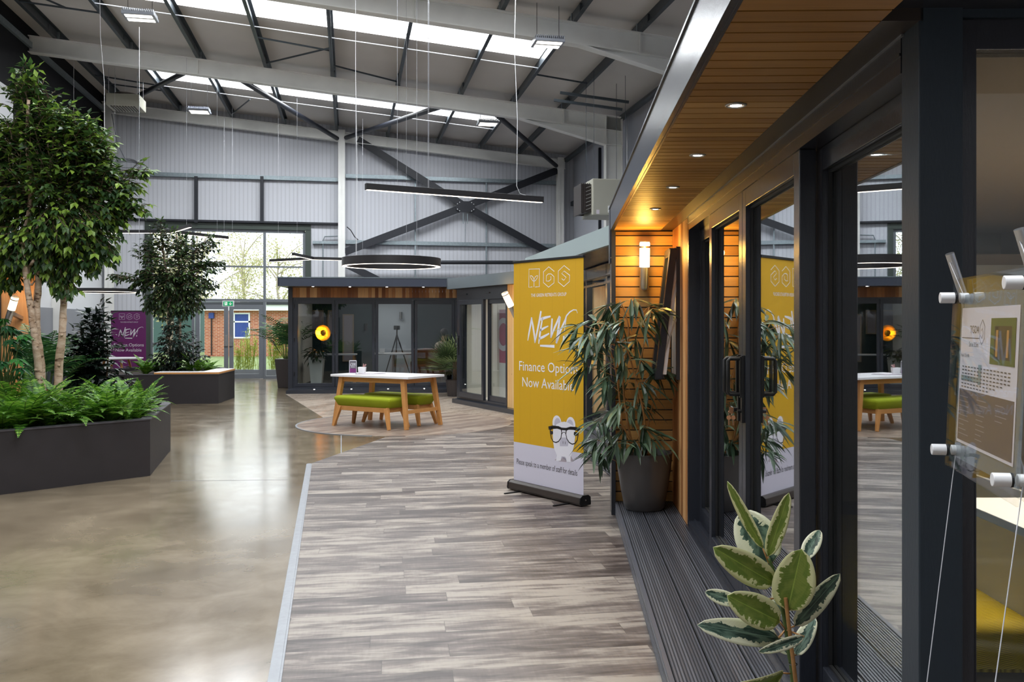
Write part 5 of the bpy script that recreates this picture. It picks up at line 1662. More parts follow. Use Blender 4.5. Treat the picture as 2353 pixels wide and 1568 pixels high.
m.box(-0.20, 0.0, 0.10, 0.12, p.z + 0.06, p.z + 0.60, f); m.box(-0.20, 0.0, 0.70, 0.72, p.z + 0.06, p.z + 0.60, f)
obj('duct_hood', m, 'louvre', t)
for i in range(7):
    z = p.z + 0.10 + i * 0.07
    obj('louvre', MB().hexa([f(-0.11, 0.09, z), f(-0.01, 0.09, z + 0.04), f(-0.01, 0.10, z + 0.04), f(-0.11, 0.10, z), f(-0.11, 0.09, z + 0.012), f(-0.01, 0.09, z + 0.052), f(-0.01, 0.10, z + 0.052), f(-0.11, 0.10, z + 0.012)]), 'steel', t)
for x, y in ((0.05, 0.1), (0.05, 0.7), (0.68, 0.1), (0.68, 0.7)):
    b = f(x, y, p.z + H_); obj('suspension_rod', MB().tube([b, (b.x, b.y, zr(WH.inv(b)[0]))], 0.005, 6), 'purlin', t)

# ================================================================ EASEL SIGN
e0 = Vector((0.7013, 1.57, 0)); ed = Vector((-0.1825, -0.9825, 0)).normalized(); en = Vector((0.9825, -0.1825, 0)).normalized()
def EP(s, z, off=0.0):           # off: towards the back of the panel
    return e0 + ed * s + en * (off + 0.045 * (z - 1.255)) + Vector((0, 0, z))
es = thing('easel_sign', 'clear acrylic sign on a wire and aluminium easel at the right edge', 'sign', (0.9, 1.5, 0))
def plate(m, s0, s1, z0, z1, o0, o1):
    return m.hexa([EP(s0, z0, o0), EP(s1, z0, o0), EP(s1, z0, o1), EP(s0, z0, o1), EP(s0, z1, o0), EP(s1, z1, o0), EP(s1, z1, o1), EP(s0, z1, o1)])
ps = []
obj('acrylic_front', plate(MB(), -0.022, 0.355, 1.255, 1.578, 0.0, 0.004), 'acrylic', es, bevel=0.001)
obj('acrylic_back', plate(MB(), -0.022, 0.355, 1.255, 1.578, 0.022, 0.026), 'acrylic', es, bevel=0.001)
obj('sheet_sleeve', plate(MB(), -0.012, 0.325, 1.272, 1.550, 0.0125, 0.0130), 'sleeve', es)
sx0, sx1, sz0, sz1 = 0.0, 0.297, 1.300, 1.527
zm = sz0 + (sz1 - sz0) * 0.40
mm = plate(MB().m(0), sx0, sx1, sz0, sz1, 0.0115, 0.0120); mm.m(1); plate(mm, sx0 + .006, sx1 - .006, sz0 + .005, zm, 0.0111, 0.0114)
obj("paper_sheet", mm, ["sheet_white", "sheet_brown"], es)
def SPt(s, z, off): return EP(s, z, 0.0112 - off)
m = MB()
SH = sz1 - sz0
text_mb(m, 'TGO4', EP(0.055, sz1 - 0.042, 0.0112), ed, (0, 0, 1), -en, 0.048, 0.013, 0.0002)
text_mb(m, '5m x 3.5m', EP(0.052, sz1 - 0.064, 0.0112), ed, (0, 0, 1), -en, 0.052, 0.008, 0.0002)
text_mb(m, 'From £24,495', EP(0.006, sz1 - 0.082, 0.0112), ed, (0, 0, 1), -en, 0.05, 0.0055, 0.0002)
stroke(m, SPt, [(0.008, sz1 - 0.050), (0.110, sz1 - 0.050)], 0.0012, 0.0002)
hx = [(0.122 + 0.015 * math.sin(a), sz1 - 0.040 + 0.020 * math.cos(a)) for a in [2 * PI * i / 6 for i in range(7)]]
stroke(m, SPt, hx, 0.0012, 0.0002)
stroke(m, SPt, [(0.114, sz1 - 0.045), (0.122, sz1 - 0.050), (0.128, sz1 - 0.042), (0.122, sz1 - 0.034), (0.116, sz1 - 0.038)], 0.0012, 0.0002)
random.seed(5)
for r_ in range(8):
    z = sz1 - 0.098 - r_ * 0.0056
    n_ = 15 if r_ < 4 else (13 - 2 * (r_ - 4)) if r_ < 7 else 6
    for k in range(n_):
        s = 0.018 + k * 0.0172
        stroke(m, SPt, [(s, z), (s + 0.0105, z)], 0.0019, 0.0003)
obj('lettering', m, 'print_line', es)
m = MB(); stroke(m, SPt, [(0.118, sz1 - 0.092), (0.118, sz1 - 0.124)], 0.017, 0.0001); stroke(m, SPt, [(0.012, sz1 - 0.117), (0.110, sz1 - 0.117)], 0.0085, 0.0001)
obj('table_highlight', m, 'print_teal', es)
m = MB()
for k in range(3):
    for r_ in range(9 if k < 2 else 4):
        z = zm - 0.012 - r_ * 0.0078; L_ = random.uniform(0.03, 0.06)
        s = 0.012 + k * 0.098
        stroke(m, SPt, [(s, z), (s + L_, z)], 0.0013, 0.0004)
obj('small_print', m, 'print_mid', es)
m = MB().m(0)
def rect(a, b, c, d, off=0.0003): return fill(m, SPt, [(a, c), (b, c), (b, d), (a, d)], off)
m.m(0); rect(0.168, 0.285, sz1 - 0.088, sz1 - 0.018)
m.m(1); rect(0.188, 0.268, sz1 - 0.080, sz1 - 0.030, 0.0005)
m.m(2); rect(0.196, 0.206, sz1 - 0.076, sz1 - 0.036, 0.0007); rect(0.246, 0.256, sz1 - 0.076, sz1 - 0.036, 0.0007)
obj('picture', m, ['stem_green', 'brace', 'wood_furniture'], es)
for s, z in ((0.0, 1.545), (0.345, 1.556), (-0.008, 1.283), (0.335, 1.288)):
    m = MB()
    for a, b, r in ((-0.026, -0.002, 0.0095), (0.006, 0.020, 0.0085), (0.028, 0.044, 0.0095)):
        m.lathe([(r, 0), (r, b - a)], EP(s, z, a), 20, axis=en)
    o = obj('clamp', m, 'white_plastic', es, smooth='auto', bevel=0.001)
    obj('washer', MB().lathe([(0.0100, 0), (0.0100, 0.003)], EP(s, z, -0.003 - 0.0), 20, axis=en).lathe([(0.0092, 0), (0.0092, 0.003)], EP(s, z, 0.026), 20, axis=en), 'rubber', o)
T1 = AT(2182, 583, 1.64); T2 = AT(2342, 526, 1.27)
K1 = T1 + (AT(2353, 1108, 1.72) - T1) * (T1.z / (T1.z - AT(2353, 1108, 1.72).z)); K2 = T2 + Vector((0.60, 0.20, -T2.z))
for i, (a, b) in enumerate(((T1, K1), (T2, K2))):
    lg = obj('leg', MB().tube([a, Vector((b.x, b.y, 0.004))], 0.0078, 14), 'alu', es, smooth='auto')
W1 = [T1 + Vector((0, 0, -0.015)), EP(0.0, 1.545, 0.014), EP(-0.008, 1.283, 0.014), AT(2130, 1568, 1.45)]
d_ = W1[3] - W1[2]; W1.append(W1[2] + d_ * (W1[2].z / (W1[2].z - W1[3].z)))
W2 = [T2 + Vector((0, 0, -0.015)), EP(0.345, 1.556, 0.014), EP(0.335, 1.288, 0.014), AT(2287, 1568, 1.12)]
d_ = W2[3] - W2[2]; W2.append(W2[2] + d_ * (W2[2].z / (W2[2].z - W2[3].z)))
for W_ in (W1, W2): obj('wire', MB().tube(W_, 0.0008, 6), 'wire', es)
obj('foot_bar', MB().tube([Vector((W1[-1].x, W1[-1].y, 0.01)), Vector((K1.x, K1.y, 0.01))], 0.009, 10).tube([Vector((W2[-1].x, W2[-1].y, 0.01)), Vector((K2.x, K2.y, 0.01))], 0.009, 10), 'alu', es)
# ================================================================ PLANTERS
def inset(poly, d):
    n = len(poly); out = []
    for i in range(n):
        a = Vector(poly[i - 1]); b = Vector(poly[i]); c = Vector(poly[(i + 1) % n])
        e1 = (b - a).normalized(); e2 = (c - b).normalized()
        n1 = Vector((-e1.y, e1.x)); n2 = Vector((-e2.y, e2.x))
        k = (n1 + n2); k = k / max(0.3, k.dot(n1))
        out.append(tuple(b + k * d))
    return out

def planter(label, poly, h, rimw, soil_z, bench=None):
    cx = sum(p[0] for p in poly) / len(poly); cy = sum(p[1] for p in poly) / len(poly)
    t = thing('planter_box', label, 'planter', (cx, cy, 0), group='large black planters')
    inn = inset(poly, rimw); n = len(poly)
    m = MB()
    m.add([(p[0], p[1], 0) for p in poly] + [(p[0], p[1], h - 0.012) for p in poly] + [(p[0], p[1], h - 0.012) for p in inn] + [(p[0], p[1], 0.05) for p in inn],
          [(i, (i + 1) % n, n + (i + 1) % n, n + i) for i in range(n)] + [(2 * n + i, 2 * n + (i + 1) % n, 3 * n + (i + 1) % n, 3 * n + i) for i in range(n)] + [tuple(range(n - 1, -1, -1))])
    obj('side_wall', m, 'planter_black', t)
    m = MB()
    o2 = inset(poly, -0.006); i2 = inset(poly, rimw + 0.002)
    m.add([(p[0], p[1], h - 0.014) for p in o2] + [(p[0], p[1], h) for p in o2] + [(p[0], p[1], h) for p in i2] + [(p[0], p[1], h - 0.014) for p in i2],
          [(i, (i + 1) % n, n + (i + 1) % n, n + i) for i in range(n)] + [(n + i, n + (i + 1) % n, 2 * n + (i + 1) % n, 2 * n + i) for i in range(n)] +
          [(2 * n + i, 2 * n + (i + 1) % n, 3 * n + (i + 1) % n, 3 * n + i) for i in range(n)] + [(3 * n + i, 3 * n + (i + 1) % n, (i + 1) % n, i) for i in range(n)])
    obj('rim', m, 'rim', t)
    obj('soil_fill', MB().add([(p[0], p[1], soil_z) for p in inset(poly, rimw * 0.5)], [tuple(range(n))]), 'soil', t)
    return t
def P2(v): return (v.x, v.y)
pa, pb, p0 = G(345, 1094), G(392, 1035.5), G(0, 1138)
ext = p0 + (p0 - pa) * 1.6
poly1 = [P2(ext), P2(pa), P2(pb), (-5.35, 12.0), (-7.2, 11.9), (-8.1, 8.2)]
SOIL1 = 0.50
planter('large black planter box at the left, with two pale trunked trees and ferns', poly1, 0.567, 0.09, SOIL1)
qa, qb, q0 = G(502, 928), G(539, 914), G(357, 929)
e2 = qa + (q0 - qa) * 2.1
poly2 = [P2(e2), P2(qa), P2(qb), (-6.95, 20.0), (-8.7, 20.2), (-9.3, 18.6)]
SOIL2 = 0.49
pt = planter('black planter box nearer the entrance doors, topped with a wooden bench', poly2, 0.558, 0.09, SOIL2)
# bench top on the second planter
o_ = [Vector(q0) + (qa - q0) * -0.02, qa, qb]
u1 = (qa - q0).normalized(); v1 = Vector((-u1.y, u1.x, 0)); u2 = (qb - qa).normalized(); v2 = Vector((-u2.y, u2.x, 0))
def seat(m, z0, z1, off, w):
    a, b, c = o_
    k = (v1 + v2) / (v1 + v2).dot(v1)
    i0, i1, i2_ = a + v1 * w, b + k * w, c + v2 * w
    a, b, c = a - v1 * off, b - k * off, c - v2 * off
    for q_ in ((a, b, i1, i0), (b, c, i2_, i1)):
        m.hexa([p + Vector((0, 0, z0)) for p in q_] + [p + Vector((0, 0, z1)) for p in q_])
    return m
obj('bench_top', seat(MB(), 0.560, 0.590, 0.01, 0.36), 'oak', pt)
obj('bench_surface', seat(MB(), 0.590, 0.596, 0.0, 0.35), 'white_top', pt)

# ================================================================ LEAVES
def leaf_quad(m, p, d, side, L, W, fold=0.25, curl=0.15, nseg=2):
    """one folded leaf: base p, direction d, side vector; a diamond in two halves with a pointed tip"""
    up = side.cross(d)
    a = p; t = p + d * L - up * (L * curl)
    mid = p + d * (L * 0.42) - up * (L * curl * 0.15)
    l = mid + side * W / 2 + up * W * fold * 0.5; r = mid - side * W / 2 + up * W * fold * 0.5
    m.add([a, l, mid, r, t], [(0, 1, 2), (0, 2, 3), (1, 4, 2), (2, 4, 3)])

def rv(): 
    while True:
        v = Vector((random.uniform(-1, 1), random.uniform(-1, 1), random.uniform(-1, 1)))
        if 0.05 < v.length < 1: return v.normalized()

def twig(ml, ms, p, d, n, L, W, step, droop=0.5, stem_r=0.004):
    pts = [p.copy()]; q = p.copy(); dd = d.normalized()
    for i in range(n):
        dd = (dd + Vector((0, 0, -0.10 * droop)) + rv() * 0.12).normalized()
        q = q + dd * step; pts.append(q.copy())
        s = dd.cross(Vector((0, 0, 1)))
        s = s.normalized() if s.length > 1e-3 else Vector((1, 0, 0))
        sg = 1 if i % 2 else -1
        ld = (dd * 0.55 + s * sg * 0.75 + Vector((0, 0, -droop * random.uniform(0.3, 0.9))) + rv() * 0.25).normalized()
        sd = ld.cross(Vector((0, 0, 1)) + rv() * 0.5).normalized()
        k = random.uniform(0.75, 1.15)
        leaf_quad(ml, q, ld, sd, L * k, W * k)
    ld = (dd + Vector((0, 0, -0.3))).normalized()
    leaf_quad(ml, q, ld, ld.cross(Vector((0, 0, 1)) + rv() * 0.4).normalized(), L, W)
    if ms is not None: ms.tube(pts, stem_r, 3, cap=False)

def cam_right(p):
    v = Vector((p.y, -p.x, 0)); return v.normalized()

def blob_foliage(ml, ms, blobs, Y, n, L, W, step=0.035, nt=6, droop=0.5, hub=None, depth=0.8, flat=0.25):
    """twigs scattered through ellipsoids given by photo pixels at depth Y"""
    tot = sum(b[2] * b[3] for b in blobs)
    for (px, py, rx, ry) in blobs:
        c = AT(px, py, Y); k = Y / F
        RX, RZ = rx * k, ry * k; RY = max(RX, RZ) * depth
        for _ in range(max(3, int(n * rx * ry / tot))):
            while True:
                u = Vector((random.uniform(-1, 1), random.uniform(-1, 1), random.uniform(-1, 1)))
                if u.length < 1: break
            p = c + Vector((u.x * RX, u.y * RY, u.z * RZ))
            o = (p - (hub or c)); 
            d = (o.normalized() if o.length > 0.01 else rv()) + rv() * 0.6 + Vector((0, 0, flat * 0.2))
            twig(ml, ms, p - d.normalized() * step * nt * 0.5, d, nt, L, W, step, droop)

def branchy(m, pts, r0, r1, n=10, wob=0.0):
    """smooth tapering limb through points"""
    P = [Vector(p) for p in pts]; out = []
    for i in range(len(P) - 1):
        a, b = P[i], P[i + 1]
        pa_ = P[max(i - 1, 0)]; pb_ = P[min(i + 2, len(P) - 1)]
        for k in range(4):
            t = k / 4.0
            q = 0.5 * ((2 * a) + (b - pa_) * t + (2 * pa_ - 5 * a + 4 * b - pb_) * t * t + (3 * a - pa_ - 3 * b + pb_) * t ** 3)
            out.append(q + rv() * wob)
    out.append(P[-1])
    k = len(out)
    m.tube(out, [(r0 + (r1 - r0) * i / (k - 1)) * (1 + (random.uniform(-.06, .06) if wob else 0)) for i in range(k)], n)
    return out

# ---- near tree group, three trunks in the left planter
random.seed(11)
YT = 9.5
tr = thing('ficus_tree', 'nearer leafy tree with three pale trunks in the left black planter', 'tree', (AT(100, 900, YT).x, YT, SOIL1))
tr_trunks = [
    ([(95, 905), (88, 850), (80, 780), (70, 700), (60, 640), (55, 560), (70, 450), (62, 330), (66, 230)], YT - 0.15, 0.040, 0.016),
    ([(98, 900), (94, 840), (84, 760), (86, 690), (88, 630), (78, 560), (72, 480), (90, 400)], YT - 0.05, 0.042, 0.018),
    ([(131, 898), (136, 840), (142, 770), (146, 700), (150, 630), (152, 560), (140, 470), (150, 380), (140, 290)], YT + 0.05, 0.044, 0.016)]
for pts, Y, r0, r1 in tr_trunks:
    m = MB()
    P = [AT(x, y, Y + (0.03 * (i % 2))) for i, (x, y) in enumerate(pts)]
    P[0].z = SOIL1 - 0.05
    branchy(m, P, r0, r1, 12, 0.004)
    for p in P[1:6]:
        m.lathe([(0, 0), (0.016, 0.0), (0.012, 0.012), (0, 0.014)], p + Vector((random.uniform(-.02, .02), -r0 * 0.8, 0)), 8, axis=(0.2, -1, 0.2))
    obj('trunk', m, 'bark', tr, smooth=True)
m = MB()
for pts in ([(66, 640), (45, 600), (20, 560), (0, 500)], [(78, 600), (66, 620), (70, 655), (86, 640)], [(150, 600), (175, 540), (210, 480), (255, 430), (310, 400)], [(152, 560), (190, 500), (230, 450)],
            [(72, 480), (40, 400), (10, 350)], [(140, 470), (120, 400), (110, 330)], [(150, 400), (190, 350), (215, 320)], [(60, 560), (100, 500), (120, 460)], [(146, 640), (120, 590), (100, 560)], [(66, 300), (50, 240), (62, 190)]):
    branchy(m, [AT(x, y, YT + random.uniform(-.2, .2)) for x, y in pts], 0.018, 0.006, 7, 0.004)
obj('branch', m, 'bark', tr, smooth=True)
ml, ms = MB(), MB()
bl = [(62, 185, 22, 28), (75, 235, 50, 40), (130, 290, 75, 45), (45, 330, 75, 60), (170, 330, 70, 45), (15, 430, 70, 80), (100, 430, 110, 65), (205, 400, 60, 55), (262, 425, 48, 28), (305, 392, 30, 10),
      (150, 520, 105, 60), (45, 560, 70, 55), (225, 560, 42, 28), (240, 480, 50, 40), (180, 595, 55, 24), (22, 628, 26, 26), (145, 640, 34, 20), (95, 590, 60, 30), (-40, 420, 60, 140), (300, 470, 26, 16), (150, 360, 100, 60)]
blob_foliage(ml, ms, bl, YT, 2300, 0.092, 0.050, 0.036, 6, 0.75, hub=AT(110, 480, YT), depth=0.75)
obj('foliage', ml, 'ficus', tr); obj('twigs', ms, 'bark_dark', tr)

# ---- second tree in the far planter
YU = 18.6
tr = thing('ficus_tree', 'smaller tree with two thin trunks in the planter before the entrance glazing', 'tree', (AT(405, 850, YU).x, YU, SOIL2))
for pts, Y in (([(398, 850), (388, 780), (387, 720), (388, 660), (376, 590), (370, 530)], YU), ([(410, 850), (413, 780), (413, 715), (411, 650), (410, 590), (405, 540)], YU + 0.1)):
    P = [AT(x, y, Y) for x, y in pts]; P[0].z = SOIL2 - 0.05
    m = MB(); branchy(m, P, 0.034, 0.014, 10, 0.004); obj('trunk', m, 'bark', tr, smooth=True)
m = MB()
for pts in ([(387, 680), (350, 660), (300, 640), (262, 636)], [(411, 660), (440, 640), (470, 610), (500, 600)], [(376, 600), (345, 580), (330, 590)], [(411, 610), (440, 590), (465, 560)], [(388, 690), (360, 690), (345, 700)]):
    branchy(m, [AT(x, y, YU) for x, y in pts], 0.014, 0.005, 6, 0.004)
obj('branch', m, 'bark', tr, smooth=True)
ml, ms = MB(), MB()
bl = [(368, 528, 10, 14), (380, 555, 42, 20), (345, 580, 32, 20), (425, 570, 35, 28), (468, 565, 24, 16), (400, 610, 70, 35), (480, 610, 34, 18), (355, 630, 40, 25), (430, 650, 62, 30), (285, 634, 34, 9), (325, 650, 26, 13),
      (365, 690, 32, 22), (430, 695, 36, 20), (400, 660, 50, 35), (395, 715, 40, 10)]
blob_foliage(ml, ms, bl, YU, 900, 0.105, 0.054, 0.045, 5, 0.7, hub=AT(400, 640, YU), depth=0.7)
obj('foliage', ml, 'ficus_far', tr); obj('twigs', ms, 'bark_dark', tr)
sh = thing('leafy_shrub', 'dark leafy shrub at the foot of the tree in the far planter', 'shrub', (AT(405, 850, YU - .3).x, YU - .3, SOIL2))
ml, ms = MB(), MB()
blob_foliage(ml, ms, [(398, 745, 20, 22), (405, 785, 38, 28), (392, 820, 34, 26), (425, 820, 36, 26), (405, 850, 40, 14)], YU - 0.3, 210, 0.105, 0.056, 0.045, 5, 0.7)
obj('foliage', ml, 'dark_leaf', sh); obj('stem', ms, 'bark_dark', sh)
YS = 10.9
sh = thing('leafy_shrub', 'tall dark glossy shrub in the left planter in front of the purple banner', 'shrub', (AT(228, 900, YS).x, YS, SOIL1))
ml, ms = MB(), MB()
blob_foliage(ml, ms, [(230, 728, 10, 16), (226, 765, 24, 22), (205, 745, 12, 10), (214, 805, 40, 28), (172, 775, 12, 9), (218, 850, 46, 32), (186, 835, 36, 24), (250, 880, 34, 20), (200, 880, 46, 26)], YS, 330, 0.105, 0.062, 0.05, 5, 0.6, hub=AT(228, 860, YS))
obj('foliage', ml, 'dark_leaf', sh)
m = MB()
for dx in (-12, 0, 10): branchy(m, [Vector((AT(228 + dx, 900, YS).x, YS, SOIL1 - .04)), AT(228 + dx * 2, 820, YS), AT(230 + dx, 740, YS)], 0.014, 0.005, 6)
for v in ms.v[:0]: pass
obj('stem', m, 'bark_dark', sh)

# ---- fronds
def frond(ml, ms, p, az, L, rise, droop, n=22, lw=0.012, ll=0.06, r=0.002, roll=0.0, vshape=0.25, tipk=1.0):
    """pinnate frond: arching rachis with leaflets on both sides"""
    h = Vector((math.cos(az), math.sin(az), 0)); pts = []
    q = Vector(p); ang = rise
    for i in range(n + 1):
        pts.append(q.copy())
        d = h * math.cos(ang) + Vector((0, 0, math.sin(ang)))
        q = q + d * (L / n); ang -= droop / n
    s = h.cross(Vector((0, 0, 1))).normalized()
    for i in range(1, n + 1):
        t = i / n
        d = (pts[i] - pts[i - 1]).normalized(); up = s.cross(d)
        k = math.sin(PI * min(1.0, 0.18 + 0.82 * t) ** 0.8) if tipk else 1
        k = max(0.12, math.sin(PI * (0.12 + 0.86 * t)))
        for sg in (-1, 1):
            ld = (s * sg + d * 0.35 + up * vshape + rv() * 0.10).normalized()
            a = pts[i]; w = d * lw / 2
            tip = a + ld * ll * k + Vector((0, 0, -ll * k * 0.15))
            mid = a + ld * ll * k * 0.5
            ml.add([a - w * 0.6, mid - w, tip, mid + w, a + w * 0.6], [(0, 1, 2, 3, 4)])
    ms.tube(pts[::3] + ([pts[-1]] if n % 3 else []), r, 3, cap=False)

def fern_mesh(seed, L=0.42, nf=22, big=1.0):
    random.seed(seed); ml, ms = MB(), MB()
    for i in range(nf):
        az = 2 * PI * i / nf * 2.4 + random.uniform(-.3, .3)
        f = random.uniform(0.6, 1.1)
        frond(ml, ms, (0.02 * math.cos(az), 0.02 * math.sin(az), 0), az, L * f, R(random.uniform(38, 82)), R(random.uniform(45, 88)), 26, 0.017 * big, 0.062 * big * f)
    return ml, ms
def fern(label, seed, mat='fern', **kw):
    t = thing('potted_fern' if False else 'fern', label, 'fern', (0, 0, 0), group='ferns in the planters', local=True)
    ml, ms = fern_mesh(seed, **kw)
    obj('fronds', ml, mat, t, local=True); obj('stalks', ms, 'stem_green', t, local=True)
    return t
ferns = [fern('bushy green fern at the front right corner of the left planter', 1), fern('', 2, nf=26), fern('', 3, L=0.5, nf=18)]
spots = []
edge0, edge1 = Vector(P2(p0)), Vector(P2(pa))
ed_ = (edge1 - edge0).normalized(); en_ = Vector((-ed_.y, ed_.x))
def S1(px, back):               # along the front edge by photo column, set back from the edge
    a = (px - CX) / F
    # ray meets edge line shifted by back
    o = edge0 + en_ * back
    t_ = (a * o.y - o.x) / (ed_.x - a * ed_.y)
    return o + ed_ * t_
lab1 = ['bushy fern at the front right corner of the left planter', 'fern along the front edge of the left planter, second from its right corner', 'fern in front of the brownish single trunk in the left planter',
        'fern in front of the twin pale trunks in the left planter', 'fern along the front edge of the left planter, just left of the twin trunks', 'fern at the left edge of the picture, front row of the left planter',
        'fern behind the front corner fern near the right rim of the left planter', 'fern in the second row below the dark glossy shrub', 'fern in the second row right of the brownish trunk', 'fern in the second row between the tree trunks',
        'fern in the second row left of the twin trunks', 'fern in the second row at the left edge of the picture', 'fern at the back right rim of the left planter', 'fern by the foot of the dark glossy shrub, behind the others']
pos1 = [(300, .35, 1.0), (248, .33, 1.05), (180, .35, 1.0), (112, .40, 1.0), (55, .38, 1.1), (5, .40, 1.1), (318, .80, .95), (262, .75, 1.0), (205, .8, 1.05), (150, .85, 1.0), (85, .9, 1.15), (25, .85, 1.2), (318, 1.35, .9), (255, 1.4, .95)]
random.seed(21)
for i, (px, bk, sc) in enumerate(pos1):
    q = S1(px, bk)
    if i < 3: f = ferns[i]; f.location = (q.x, q.y, SOIL1); f.rotation_euler = (0, 0, random.uniform(0, 6)); f.scale = (sc * 1.22,) * 3; f['label'] = lab1[i]
    else: dup(ferns[i % 3], (q.x, q.y, SOIL1), random.uniform(0, 6), lab1[i], scale=sc * random.uniform(1.2, 1.35))
for (px, Y, sc, lab) in ((335, 18.3, 1.15, 'fern at the left end of the wooden bench on the far planter'), (362, 18.6, 1.1, 'fern just left of the thin trunks in the far planter'), (448, 18.3, 1.25, 'light green fern right of the shrub in the far planter'), (478, 18.9, 1.0, 'fern at the right end of the far planter')):
    dup(ferns[1], (AT(px, 745, Y).x, Y, SOIL2), random.uniform(0, 6), lab, scale=sc)

# arching grass tuft
def strap_plant(name, label, cat, base, n, L, W, mat, seed, rise=(50, 85), dr=(60, 130), nseg=7):
    random.seed(seed); m = MB(); base = Vector(base)
    for i in range(n):
        az = random.uniform(0, 2 * PI); ang = R(random.uniform(*rise)); dd = R(random.uniform(*dr)); l_ = L * random.uniform(.6, 1.1)
        h = Vector((math.cos(az), math.sin(az), 0)); s = Vector((-h.y, h.x, 0)); q = base + h * 0.02; vs = []
        for k in range(nseg + 1):
            w = W * (1 - (k / nseg) ** 1.6) * 0.5 + 0.0006
            up = Vector((0, 0, 1)) * math.cos(ang) - h * math.sin(ang)
            vs += [q - s * w + up * w * .4, q, q + s * w + up * w * .4]
            q = q + (h * math.cos(ang) + Vector((0, 0, math.sin(ang)))) * (l_ / nseg); ang -= dd / nseg
        m.add(vs, [(3 * k + j, 3 * k + j + 1, 3 * k + j + 4, 3 * k + j + 3) for k in range(nseg) for j in (0, 1)])
    t = thing(name, label, cat, base)
    obj('leaves', m, mat, t)
    return t
q = S1(262, 0.62)
strap_plant('grass_tuft', 'arching grassy tuft among the ferns at the right of the left planter', 'plant', (q.x, q.y, SOIL1), 60, 0.52, 0.014, 'grass_leaf', 31)

# palms: pinnate, large
def palm(name, label, base, n, L, seed, mat='palm', azs=None, rise=(45, 80), lw=0.02, ll=0.26, stem_h=0.25, droop=(50, 95), nl=24):
    random.seed(seed); base = Vector(base); ml, ms = MB(), MB()
    for i in range(n):
        az = azs[i % len(azs)] + random.uniform(-.15, .15) if azs else 2 * PI * i / n + random.uniform(-.3, .3)
        p = base + Vector((0.03 * math.cos(az), 0.03 * math.sin(az), 0))
        l_ = L * random.uniform(.7, 1.1); ri = R(random.uniform(*rise))
        h = Vector((math.cos(az), math.sin(az), 0)); q = p + h * math.cos(ri) * stem_h + Vector((0, 0, math.sin(ri) * stem_h))
        ms.tube([p, q], 0.006, 5)
        frond(ml, ms, q, az, l_, ri, R(random.uniform(*droop)), nl, lw, ll * random.uniform(.8, 1.1), 0.005, vshape=0.1)
    t = thing(name, label, 'palm', base)
    obj('fronds', ml, mat, t); obj('stalks', ms, 'stem_green', t)
    return t
pp_ = AT(100, 870, 10.6)
palm('areca_palm', 'spiky green palm behind the pale trunks in the left planter', (pp_.x, pp_.y, SOIL1), 16, 0.72, 41, rise=(50, 85), ll=0.24, lw=0.022, nl=20, stem_h=0.45, droop=(30, 70))
# broad-leaved plant at the far left
random.seed(43)
bp = AT(15, 850, 9.2)
t = thing('broad_leaf_plant', 'dark broad leaved plant at the left edge of the left planter', 'plant', (bp.x, bp.y, SOIL1))
ml, ms = MB(), MB()
for i in range(34):
    tgt = AT(random.uniform(-60, 62), random.uniform(715, 880), 9.2 + random.uniform(-.35, .4))
    base_ = Vector((bp.x + random.uniform(-.1, .1), bp.y, SOIL1))
    ms.tube([base_, base_.lerp(tgt, .5) + Vector((0, 0, .08)), tgt], 0.006, 5)
    d0 = (tgt - base_).normalized(); d0.z = -0.3
    for k in range(7):                      # palmate lobes
        a_ = R(-75 + 25 * k); hz = Vector((d0.x, d0.y, 0)).normalized() if Vector((d0.x, d0.y, 0)).length > .01 else Vector((1, 0, 0))
        ld = (Matrix.Rotation(a_, 3, 'Z') @ hz + Vector((0, 0, random.uniform(-.7, -.2)))).normalized()
        leaf_quad(ml, tgt, ld, ld.cross(Vector((0, 0, 1))).normalized(), 0.17 * (1 - abs(k - 3) * 0.1), 0.055)
obj('leaves', ml, 'broad', t); obj('stalks', ms, 'stem_green', t)

# kentia palm beside the entrance, in a tall dark pot
pk = Vector((AT(657, 745, 21.6).x, 21.6, 0))
t = palm('kentia_palm', 'arching palm in a tall dark pot between the entrance glazing and the bifold room', (pk.x, pk.y, 0.66), 19, 1.0, 51, rise=(48, 88), ll=0.32, lw=0.026, stem_h=0.35, droop=(45, 85), nl=22)
obj('pot', MB().hexa([(pk.x - .15, pk.y - .15, 0), (pk.x + .15, pk.y - .15, 0), (pk.x + .15, pk.y + .15, 0), (pk.x - .15, pk.y + .15, 0), (pk.x - .21, pk.y - .21, .68), (pk.x + .21, pk.y - .21, .68), (pk.x + .21, pk.y + .21, .68), (pk.x - .21, pk.y + .21, .68)]), 'pot_brown', t, bevel=0.01)
# spiky fan palm between the two rooms
pf = Vector((AT(1046, 745, 19.0).x, 19.0, 0))
t = thing('fan_palm', 'spiky fan palm standing between the bifold room and the pine clad room', 'palm', pf)
random.seed(53); ml, ms = MB(), MB()
for i in range(42):
    az = random.uniform(0, 2 * PI); el = R(random.uniform(-40, 75))
    c = pf + Vector((0, 0, 0.66)) + Vector((math.cos(az) * math.cos(el), math.sin(az) * math.cos(el), math.sin(el))) * random.uniform(.15, .42)
    ms.tube([pf + Vector((0, 0, .6)), c], 0.005, 4)
    n0 = (c - pf - Vector((0, 0, .6))).normalized()
    s = n0.cross(Vector((0, 0, 1))).normalized()
    for k in range(15):
        a_ = R(-95 + 190 * k / 14)
        ld = (n0 * math.cos(a_) + s * math.sin(a_) + Vector((0, 0, -0.12))).normalized()
        leaf_quad(ml, c, ld, ld.cross(n0.cross(s)).normalized(), 0.42, 0.026)
obj('leaves', ml, 'fan', t); obj('stalks', ms, 'stem_green', t)
obj('trunk', MB().tube([pf + Vector((0, 0, .3)), pf + Vector((0, 0, .8))], 0.05, 10), 'bark_dark', t)
